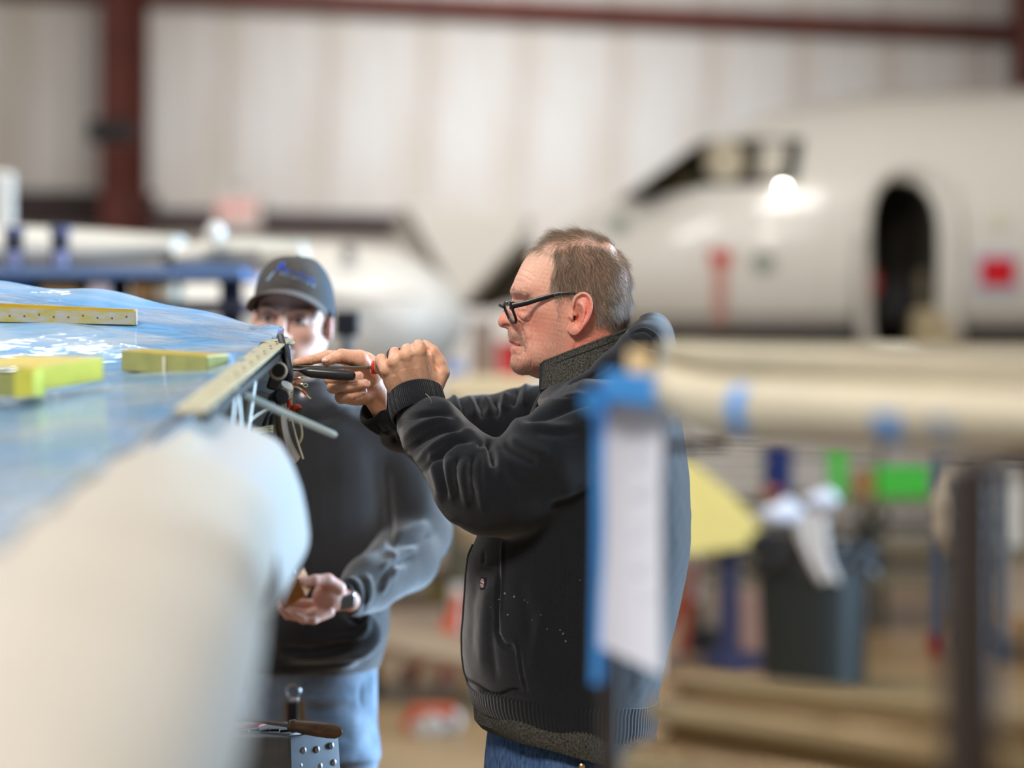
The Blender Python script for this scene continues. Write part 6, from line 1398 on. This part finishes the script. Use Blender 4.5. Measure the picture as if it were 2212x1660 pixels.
MB().box(V(P(300, 0, 8.1).x-.4, 8.1, .5), (S(1000, 8.1), .5, .05)).build('shelf', M_BLU, br); MB().box(P(300, 665, 8.1)+V(-.4, .06, 0), (S(1000, 8.1), .6, .03)).build('shelf', M_DKB, br)
RS = P(300, 665, 8.1).z+.015
for x, lb in ((30, 'dark blue strap holder with pale padding at the far left edge of the rack'), (130, 'dark blue strap holder with pale padding beside the cream wing section')):
    t = thing('strap_clamp', P(x, 585, 7.90), lb, 'clamp', 'clamps over the wing section'); MB().box(P(x, 541, 7.90), (.055, .05, .137)).build('post', M_DKB, t, bevel=.008)
    MB().box(P(x, 560, 7.865), (.040, .03, .05)).build('pad', mat('pad_lilac', lin(140, 146, 190), rough=.7), t, bevel=.008); MB().box(P(x, 500, 7.89), (.06, .06, .03)).build('cap', mat('pad_slate', lin(96, 104, 140), rough=.6), t, bevel=.006)
def crate(name, label, cat, x0, x1, y0, y1, Y, dep, m, lidm=None, bev=.01, lip=True, base=None):
    if base is not None: y1 = CY-(base+.001-H)/Y*F
    t = thing(name, P((x0+x1)/2, y1, Y), label, cat); c_ = P((x0+x1)/2, (y0+y1)/2, Y)+V(0, dep/2, 0); w_ = S(x1-x0, Y); h_ = S(y1-y0, Y)
    MB().box(c_, (w_, dep, h_)).build('body', m, t, bevel=min(bev, w_/6, h_/6))
    if lip: MB().box(c_+V(0, 0, h_/2), (w_*1.04, dep*1.04, h_*.10)).build('lid', lidm or m, t, bevel=.004)
    return t
M_BEIGE = mat('cardboard_tan', lin(176, 148, 112), rough=.8, noise=.06, nscale=5)
crate('storage_bin', 'royal blue bin on the rack at the far left', 'bin', -60, 68, 602, 662, 7.9, .3, M_NAVY, base=RS)
crate('cardboard_box', 'beige box on the rack right of the royal blue bin', 'box', 84, 168, 610, 662, 7.92, .3, M_BEIGE, base=RS)
crate('parts_bottle', 'pink-white bottle carton on the rack between beige box and dark post', 'carton', 188, 236, 612, 662, 7.9, .15, mat('pale_pink', lin(216, 204, 216), rough=.5), base=RS)
crate('cardboard_box', 'tan wooden box on the rack just above the blue film', 'box', 282, 330, 606, 662, 7.92, .3, mat('tan_wood', lin(170, 130, 84), rough=.7), base=RS); crate('wood_crate', 'open crate with pale front and tan sides near the capped man', 'crate', 333, 372, 608, 662, 7.92, .3, mat('pale_crate', lin(206, 190, 166), rough=.7), mat('tan_wood', lin(170, 130, 84)), base=RS)
# exit sign on a bracket, black speaker box on the column
YE = 19.6
ex_ = thing('exit_sign', P(514, 458, YE), 'white exit sign with red letters high on the far wall', 'sign')
MB().box(P(514, 455, YE), (.36, .07, .32)).build('housing', mat('sign_white', lin(226, 214, 208), rough=.4), ex_, bevel=.01)
MB().bar(P(514, 412, YE)+V(0, .02, .03), V(P(514, 0, YE).x, wy(P(514, 0, YE).x)+.05, P(514, 412, YE).z+.03), .03, .03).build('bracket', M_DKBROWN, ex_)
text('lettering', 'EXIT', .15, P(514, 455, YE)+V(0, -.037, 0), V(1, 0, 0), V(0, 0, 1), mat('exit_red', lin(226, 92, 76), rough=.4, emit=lin(226, 70, 50), estr=.5), ex_, .004)
hb = thing('wall_heater_box', P(240, 285, 19.7), 'black box fixed to the red steel column', 'speaker')
MB().box(P(226, 285, 19.75), (S(62, 19.7), .30, S(46, 19.7))).build('body', mat('black_enamel', lin(24, 26, 28), rough=.5), hb, bevel=.02); MB().box(P(275, 285, 19.72), (S(36, 19.7), .24, S(36, 19.7))).build('grille', mat('dark_grille', lin(40, 44, 46), rough=.6), hb, bevel=.02)
wv = thing('white_pillar', P(8, 480, 10.5), 'pale upright panel at the left edge of the picture', 'panel'); MB().box((P(-12, 0, 10.5).x, 10.5, P(0, 372, 10.5).z/2), (S(84, 10.5), .06, P(0, 372, 10.5).z)).build('sheet', mat('pale_panel', lin(222, 216, 206), rough=.5), wv, bevel=.02); MB().box((P(-12, 0, 10.5).x, 10.5, .05), (.5, .5, .1)).build('foot', M_DKB, wv)
# ------------------------------------------------------------------ workshop clutter right of the men
wbn = thing('work_bench', P(1760, 1150, 15.2), 'long greenish grey workbench below the jet', 'workbench')
M_BEN = mat('bench_grey', lin(120, 116, 98), rough=.6); M_BEND = mat('bench_dark', lin(66, 64, 52), rough=.7)
bz = P(0, 1076, 15.2).z; bx0, bx1 = P(1470, 0, 15.2).x, P(2330, 0, 15.2).x
MB().box(((bx0+bx1)/2, 15.5, bz-.03), (bx1-bx0, .8, .06)).build('top', M_BEN, wbn, bevel=.01)
for x in (bx0+.1, (bx0+bx1)/2, bx1-.1):
    for y in (15.15, 15.85): MB().bar((x, y, bz-.05), (x, y, 0), .07, .07).build('leg', M_BEND, wbn)
for z, m in ((bz-.17, M_BEND), (bz-.28, M_BEN), (bz-.40, M_BEND), (bz-.50, M_BEN)): MB().box(((bx0+bx1)/2, 15.12, z), (bx1-bx0, .05, .07)).build('rail', m, wbn, bevel=.006)
sv = thing('wire_shelf', P(1760, 950, 15.8), 'grey shelf unit with bins standing on the workbench', 'shelf')
sx0, sx1 = P(1480, 0, 15.8).x, P(1900, 0, 15.8).x
for y in (868, 984): MB().box(((sx0+sx1)/2, 15.75, P(0, y, 15.8).z), (sx1-sx0, .4, .03)).build('shelf_board', mat('shelf_steel', lin(150, 146, 138), rough=.4, metal=.4), sv, bevel=.004)
for x in (sx0, sx1): MB().bar((x, 15.75, bz), (x, 15.75, P(0, 860, 15.8).z), .04, .04).build('upright', M_BEND, sv)
zz0 = P(0, 1020, 15.1).z
for i in range(7):
    t = thing('paper_tray', P(1570, 1040-i*22, 15.1), ['bottom white tray of the stack beside the yellow pad', 'second white tray from the bottom of the stack', 'third white tray from the bottom of the stack', 'middle white tray of the stack beside the jacket', 'third white tray from the top of the stack', 'second white tray from the top of the stack', 'topmost white tray of the stack behind the jacket'][i], 'tray', 'white trays in a stack')
    c_ = P(1572+(i % 2)*6, 1054-i*25, 15.2); c_.z = bz+.037+.064*i; MB().box(c_, (.40, .3, .04)).build('body', mat('tray_white', lin(222, 218, 210), rough=.5), t, bevel=.008); MB().box(c_+V(0, 0, -.028), (.38, .28, .014)).build('base', mat('tray_grey', lin(120, 118, 120), rough=.5), t)
crate('storage_bin', 'dark blue bin on the bench behind the jacket', 'bin', 1652, 1712, 958, 1046, 15.16, .3, M_NAVY, base=bz)
crate('green_bottle', 'narrow bright green box on the bench behind the trash can', 'box', 1794, 1830, 965, 1060, 15.16, .15, mat('lime_green', lin(76, 206, 74), rough=.5), base=bz)
crate('green_tub', 'wide bright green tub on the bench above the trash can', 'tub', 1896, 2012, 1008, 1076, 15.16, .3, mat('lime_green', lin(76, 206, 74), rough=.5), mat('lime_lid', lin(96, 200, 110), rough=.5), base=bz)
crate('cardboard_box', 'small tan carton between the two green boxes', 'box', 1846, 1890, 1020, 1076, 15.2, .2, mat('tan_wood', lin(170, 130, 84)), base=bz)
for i, (x, lb) in enumerate(((1620, 'orange rag bundle on the bench left of the dark blue bin'), (1650, 'smaller orange rag behind the yellow pad'))):
    t = tag(MB().ball(V(P(x+8+6*i, 0, 15.2).x, 15.20-.06*i, bz+.046-.012*i), .075-.02*i, 14, 9, (1.2, .9, .6)).build('shop_rag', mat('orange_rag', lin(206, 110, 66), rough=.9, noise=.2, nscale=20)), lb, 'rag')
# trash can with black liner and a white rag
TY = 12.3; tc_ = V(P(1758, 0, TY).x, TY, 0)
tcn = thing('trash_can', tc_, 'dark green trash can with black liner and hanging white rag', 'trash can')
M_CAN = mat('can_dark_green', lin(34, 40, 38), rough=.45); rt, rb, th_ = S(122, TY), S(110, TY), P(0, 1205, TY).z
MB().lathe([(rb*.9, .0), (rb, .03), (rb+(rt-rb)*.5, th_*.5), (rt, th_-.04), (rt*1.05, th_-.03), (rt*1.05, th_), (rt*.97, th_), (rt*.95, th_-.03)], tc_, (0, 0, 1), 36).build('bin', M_CAN, tcn)
def liner(a, b):
    th = 2*PI*a; r_ = rt*(1.06+.05*b)+.016*math.sin(9*th+4*b)+.010*math.sin(17*th-6*b)+.012*b; return tc_+V(math.cos(th)*r_, math.sin(th)*r_, th_+.10-.16*b+.02*math.sin(5*th)+.03*(1-b)*math.sin(3*th+1))
MB().grid(liner, 72, 10, .004).build('liner', mat('black_plastic_film', (.016, .016, .018), rough=.3), tcn)
def heap(a, b): r_ = rt*.98*b; th = 2*PI*a; return tc_+V(math.cos(th)*r_, math.sin(th)*r_, th_+.11-.06*b*b+.035*math.sin(4*th+6*b)*b)
MB().grid(heap, 40, 8, .004).build('liner_top', mat('black_plastic_film', (.016, .016, .018), rough=.3), tcn)
def rag(a, b):
    x = 1752+(a-.5)*np.interp(b, [0, .3, .7, 1], [62, 62, 46, 40])+b*b*42; return P(x, 1118+b*142-6*math.sin(PI*a), TY-rt*1.13-.03-.02*math.sin(3*PI*a))
t = MB().grid(rag, 10, 14, .012).build('white_rag', mat('rag_white', lin(214, 208, 204), rough=.9), None); tag(t, 'white rag hanging over the rim of the trash can', 'rag')
for x, y, r_, lb in ((1690, 1110, .085, 'crumpled white paper on the heap left side of the trash can'), (1775, 1082, .07, 'crumpled white paper on top of the trash heap')):
    v_ = Vol(P(x, y, TY)-V(.16, .16, .12), P(x, y, TY)+V(.16, .16, .12), .012, .05); v_.ell(P(x, y, TY-.1), (r_*1.3, r_, r_*.6), k=.02).ell(P(x+12, y-8, TY-.1), (r_*.6, r_*.7, r_*.6), k=.02)
    p_, f_ = v_.mesh(1); p_ = p_+np.stack([fbm(p_, 30, 1, 2), fbm(p_, 30, 2, 2), fbm(p_, 30, 3, 2)], 1)*.010; tag(link('crumpled_paper', mk('crumpled_paper', p_, f_), M_PAPER), lb, 'paper')
# yellow pads on a blue stand
ys = thing('blue_stand', P(1575, 1440, 13.1), 'dark blue steel stand carrying the yellow pads', 'stand')
sb = V(P(1575, 0, 13.1).x, 13.1, 0); pz = P(0, 1185, 13.1).z
M_STB = mat('slate_blue_paint', lin(58, 62, 96), rough=.5)
MB().box(sb+V(0, 0, pz/2), (.11, .08, pz)).build('post', M_STB, ys, bevel=.006); MB().box(sb+V(.03, 0, .05), (.34, .10, .10)).build('foot', M_STB, ys, bevel=.006); MB().box(sb+V(0, 0, .035), (.10, .5, .07)).build('foot', M_STB, ys, bevel=.006)
MB().box(sb+V(-.10, 0, pz), (.5, .4, .03)).build('table', M_STB, ys, bevel=.006); MB().bar(sb+V(.20, .02, .1), sb+V(.20, .02, pz*.98), .09, .03).build('side_plate', mat('warm_plate', lin(170, 140, 126), rough=.6), ys)
M_PAD = mat('yellow_foam', lin(214, 198, 122), rough=.9, noise=.06, nscale=12, bump=.2, bscale=60)
for i, (dx, dy, Yp, lb) in enumerate(((0, 0, 12.85, 'front yellow foam pad with drooping corner on the blue stand'), (-14, -12, 12.96, 'rear yellow foam pad behind the drooping one on the blue stand'))):
    poly = [(1390, 985), (1470, 1000), (1520, 1022), (1580, 1070), (1632, 1126), (1656, 1160), (1640, 1176), (1590, 1188), (1500, 1200), (1390, 1204)]
    tag(MB().prism([P(x+dx, y+dy, Yp+(1204-y)*.0012) for x, y in poly], V(0, .085, .012)).build('foam_pad', M_PAD, None, bevel=.012), lb, 'pad', 'yellow pads on the blue stand')
def jack(name, label, x, ybase, Y, top, m):
    t = thing(name, V(P(x, 0, Y).x, Y, 0), label, 'jack'); b = V(P(x, 0, Y).x, Y, 0)
    MB().bar(b+V(.02, 0, .03), b+V(.10, 0, top*.9), .05, .09).build('leg', m, t, bevel=.006); MB().bar(b+V(-.16, .1, .03), b+V(.08, 0, top*.7), .05, .05).build('leg', m, t, bevel=.006); MB().bar(b+V(.02, -.05, .03), b+V(.08, 0, top*.75), .05, .05).build('leg', m, t, bevel=.006)
    MB().tube([b+V(.09, 0, top*.55), b+V(.09, 0, top)], .04, 12).build('ram', mat('pale_ram', lin(206, 200, 190), rough=.4), t)
    for dx in (.02, -.16): MB().lathe([(.03, -.02), (.05, -.02), (.05, .02), (.03, .02)], b+V(dx, .0 if dx > 0 else .1, .05), (0, 1, 0), 14).build('caster', mat('pale_caster', lin(190, 184, 176), rough=.5), t)
    return t
M_ORG = mat('jack_orange', lin(214, 82, 34), rough=.45); M_ORD = mat('jack_dark_orange', lin(178, 76, 42), rough=.5)
jack('aircraft_jack', 'orange aircraft jack standing behind the back of the black jacket', 1462, 1430, 13.5, .62, M_ORD)
jack('aircraft_jack', 'orange and white aircraft jack between the two men', 950, 1480, 12.4, .52, M_ORG)
crate('tool_case', 'black case on the floor by the blue stand', 'case', 1484, 1552, 1366, 1424, 13.9, .3, mat('black_enamel', lin(24, 26, 28)), base=0)
crate('paint_can', 'pale pink box on the floor beside the blue stand', 'box', 1606, 1640, 1290, 1345, 13.9, .15, mat('pink_tan', lin(196, 160, 146), rough=.6), base=0)
# blue cart and hanging bags at the right
ct = thing('utility_cart', V(P(2150, 0, 13.4).x, 13.4, 0), 'blue-topped utility cart with casters at the right edge', 'cart')
czt = P(0, 988, 13.4).z; cx_0, cx_1 = P(2156, 0, 13.4).x, P(2420, 0, 13.4).x
MB().tube([V(cx_0, 13.4, czt), V(cx_1, 13.4, czt)], .03, 12).build('top_rail', mat('cart_blue', lin(38, 54, 104), rough=.4), ct)
for x in (cx_0, cx_1):
    for y in (13.4, 14.0):
        MB().tube([V(x, y, .12), V(x, y, czt)], .022, 12).build('leg', mat('cart_grey', lin(110, 112, 114), rough=.4, metal=.5), ct); MB().lathe([(.03, -.025), (.075, -.025), (.075, .025), (.03, .025)], V(x, y, .075), (0, 1, 0), 16).build('caster', M_TY, ct)
for z, m in ((.22, mat('tan_wood', lin(170, 130, 84))), (.62, M_BEN)): MB().box(((cx_0+cx_1)/2, 13.7, z), (cx_1-cx_0, .62, .04)).build('shelf', m, ct, bevel=.006)
crate('cardboard_box', 'beige box on the lower shelf of the utility cart', 'box', 2172, 2300, 1206, 1318, 13.46, .4, mat('warm_beige', lin(178, 160, 138), rough=.7), base=.24); crate('white_canister', 'white canister on the upper shelf of the utility cart', 'canister', 2180, 2216, 1010, 1075, 13.5, .2, mat('tray_white', lin(222, 218, 210)), base=.64)
ps = thing('blue_post_stand', V(P(2040, 0, 13.8).x, 13.8, 0), 'slim blue stand with a hanging pale bag left of the dark rack post', 'stand')
b = V(P(2030, 0, 13.8).x, 13.8, 0); MB().bar(b+V(0, 0, .1), b+V(0, 0, P(0, 960, 13.8).z), .055, .05).build('post', mat('steel_blue', lin(72, 96, 130), rough=.5), ps); MB().bar(b+V(.09, 0, .25), b+V(.05, 0, .9), .05, .05).build('brace', mat('steel_blue_pale', lin(112, 128, 150), rough=.5), ps)
MB().lathe([(.03, -.02), (.07, -.02), (.07, .02), (.03, .02)], b+V(.0, 0, .07), (0, 1, 0), 14).build('caster', mat('dull_red', lin(90, 40, 36)), ps); MB().bar(b+V(0, 0, P(0, 1010, 13.8).z), b+V(.2, -.05, P(0, 1010, 13.8).z), .02, .02).build('hook', M_BEND, ps)
v_ = Vol(P(1995, 1230, 13.6)-V(0, .15, 0), P(2110, 1000, 13.6)+V(0, .15, 0), .012, .05); v_.chain([P(2058, 1009, 13.78), P(2055, 1030, 13.66), P(2052, 1090, 13.6), P(2054, 1150, 13.6), P(2058, 1190, 13.6)], [.012, .03, .085, .08, .03], .03)
p_, f_ = v_.mesh(2); tag(link('cloth_bag', mk('cloth_bag', p_, f_), mat('bag_cream', lin(206, 190, 166), rough=.85)), 'cream cloth bag hanging from the slim blue stand', 'bag')
# ------------------------------------------------------------------ between the men: low dolly, boxes, tool chest
dl = thing('floor_dolly', V(P(900, 0, 12.0).x, 12.0, 0), 'low wooden dolly with grey boards on the floor between the men', 'dolly')
M_BRD = mat('grey_board', lin(150, 128, 104), rough=.7, noise=.12, nscale=6)
for i in range(3): MB().bar(V(P(760, 0, 12.4).x, 12.6-.32*i, .30), V(P(1110, 0, 11.9).x, 11.9-.32*i, .22), .26, .05).build('board', M_BRD, dl, bevel=.006)
for x, y in ((780, 12.5), (1080, 11.6), (800, 11.9), (1080, 12.0)): MB().bar(V(P(x, 0, y).x, y, .24), V(P(x, 0, y).x, y, .06), .07, .07).build('leg', M_BEND, dl); MB().lathe([(.02, -.02), (.06, -.02), (.06, .02), (.02, .02)], V(P(x, 0, y).x, y, .06), (0, 1, 0), 12).build('caster', M_TY, dl)
lc_ = V(P(935, 0, 10.7).x, 10.7, 0); cs = thing('caster_base', lc_, 'orange and white wheeled base on the floor between the men', 'wheeled base')
for i, (dx, dy, m, r_) in enumerate(((-.07, 0, M_ORG, .055), (.07, .02, mat('pale_caster', lin(190, 184, 176)), .055), (.0, -.05, mat('pale_caster', lin(190, 184, 176)), .05), (-.05, -.06, mat('pale_caster', lin(190, 184, 176)), .04))): MB().lathe([(.02, -.03), (r_, -.03), (r_, .03), (.02, .03)], lc_+V(dx, dy, r_), (.3, 1, 0), 16).build('caster', m, cs)
MB().box(lc_+V(0, 0, .10), (.20, .12, .05)).build('frame', M_ORD, cs, bevel=.01)
crate('cardboard_box', 'tan box low behind the orange jack between the men', 'box', 960, 1040, 1145, 1230, 13.75, .4, M_BEIGE, base=P(0, 1232, 13.9).z); crate('yellow_box', 'dull yellow carton on the low shelf between the men', 'carton', 920, 960, 1262, 1310, 13.78, .3, mat('dull_yellow', lin(150, 134, 70), rough=.7), base=.32); crate('grey_drum', 'grey-green upright drum behind the orange jack', 'drum', 975, 1025, 1190, 1400, 13.45, .2, mat('drum_grey', lin(136, 130, 108), rough=.6), base=0)
for nm, x0, x1, yt, yb in (('low_shelf', 800, 1060, 1232, 1240),):
    t = thing(nm, V(P(930, 0, 13.9).x, 13.9, 0), 'low brown shelf against the clutter between the men', 'shelf'); z = P(0, 1232, 13.9).z
    MB().box((P(930, 0, 13.9).x, 14.0, z-.02), (S(300, 13.9), .6, .04)).build('board', mat('shelf_brown', lin(96, 78, 58), rough=.7), t); MB().box((P(930, 0, 13.9).x, 14.0, .30), (S(300, 13.9), .6, .04)).build('board', mat('shelf_brown', lin(96, 78, 58)), t)
    for x in (800, 1060): MB().bar((P(x, 0, 13.9).x, 13.75, 0), (P(x, 0, 13.9).x, 13.75, z), .05, .05).build('leg', M_BEND, t); MB().bar((P(x, 0, 13.9).x, 14.25, 0), (P(x, 0, 13.9).x, 14.25, z), .05, .05).build('leg', M_BEND, t)
tb = thing('tool_bench', V(P(1060, 0, 12.6).x, 12.6, 0), 'cream-topped bench behind the chin of the grey-haired man', 'bench'); zt = P(0, 812, 12.6).z
MB().box((P(1060, 0, 12.6).x, 12.9, zt-.06), (S(200, 12.6), .6, .12)).build('top', mat('bench_cream', lin(226, 204, 164), rough=.6), tb, bevel=.01)
for x in (975, 1145): MB().bar((P(x, 0, 12.6).x, 12.7, 0), (P(x, 0, 12.6).x, 12.7, zt-.1), .06, .06).build('leg', M_BEND, tb); MB().bar((P(x, 0, 12.6).x, 13.1, 0), (P(x, 0, 12.6).x, 13.1, zt-.1), .06, .06).build('leg', M_BEND, tb)
crate('tool_chest', 'red tool chest on the cream bench in front of the jet nose', 'tool chest', 1072, 1150, 742, 806, 12.7, .35, mat('chest_red', lin(176, 46, 44), rough=.45), base=zt); crate('grey_carton', 'brown-grey upright carton on the cream bench', 'carton', 1018, 1066, 700, 806, 12.75, .3, mat('brown_grey', lin(142, 124, 112), rough=.7), base=zt); crate('blue_carton', 'small blue carton on the cream bench beside the raised fist', 'carton', 964, 1000, 785, 806, 12.66, .2, mat('carton_blue', lin(96, 136, 200), rough=.6), base=zt)
wk = thing('work_light', V(P(748, 0, 6.9).x, 6.9, 0), 'black square work light head on a pole behind the ear of the capped man', 'work light')
MB().box(P(749, 700, 6.9), (S(54, 6.9), .06, S(54, 6.9))).build('lamp_head', mat('black_enamel', lin(24, 26, 28)), wk, bevel=.006)
MB().box(P(749, 700, 6.9)+V(0, -.032, 0), (S(42, 6.9), .004, S(42, 6.9))).build('lens', mat('dark_lens', lin(30, 30, 34), rough=.15), wk)
MB().tube([P(749, 726, 6.9), V(P(749, 0, 6.9).x, 6.9, .03)], .014, 10).build('pole', M_STD, wk); MB().lathe([(.02, .04), (.20, .02), (.20, 0), (.02, 0)], V(P(749, 0, 6.9).x, 6.9, 0), (0, 0, 1), 24).build('base', M_STD, wk)
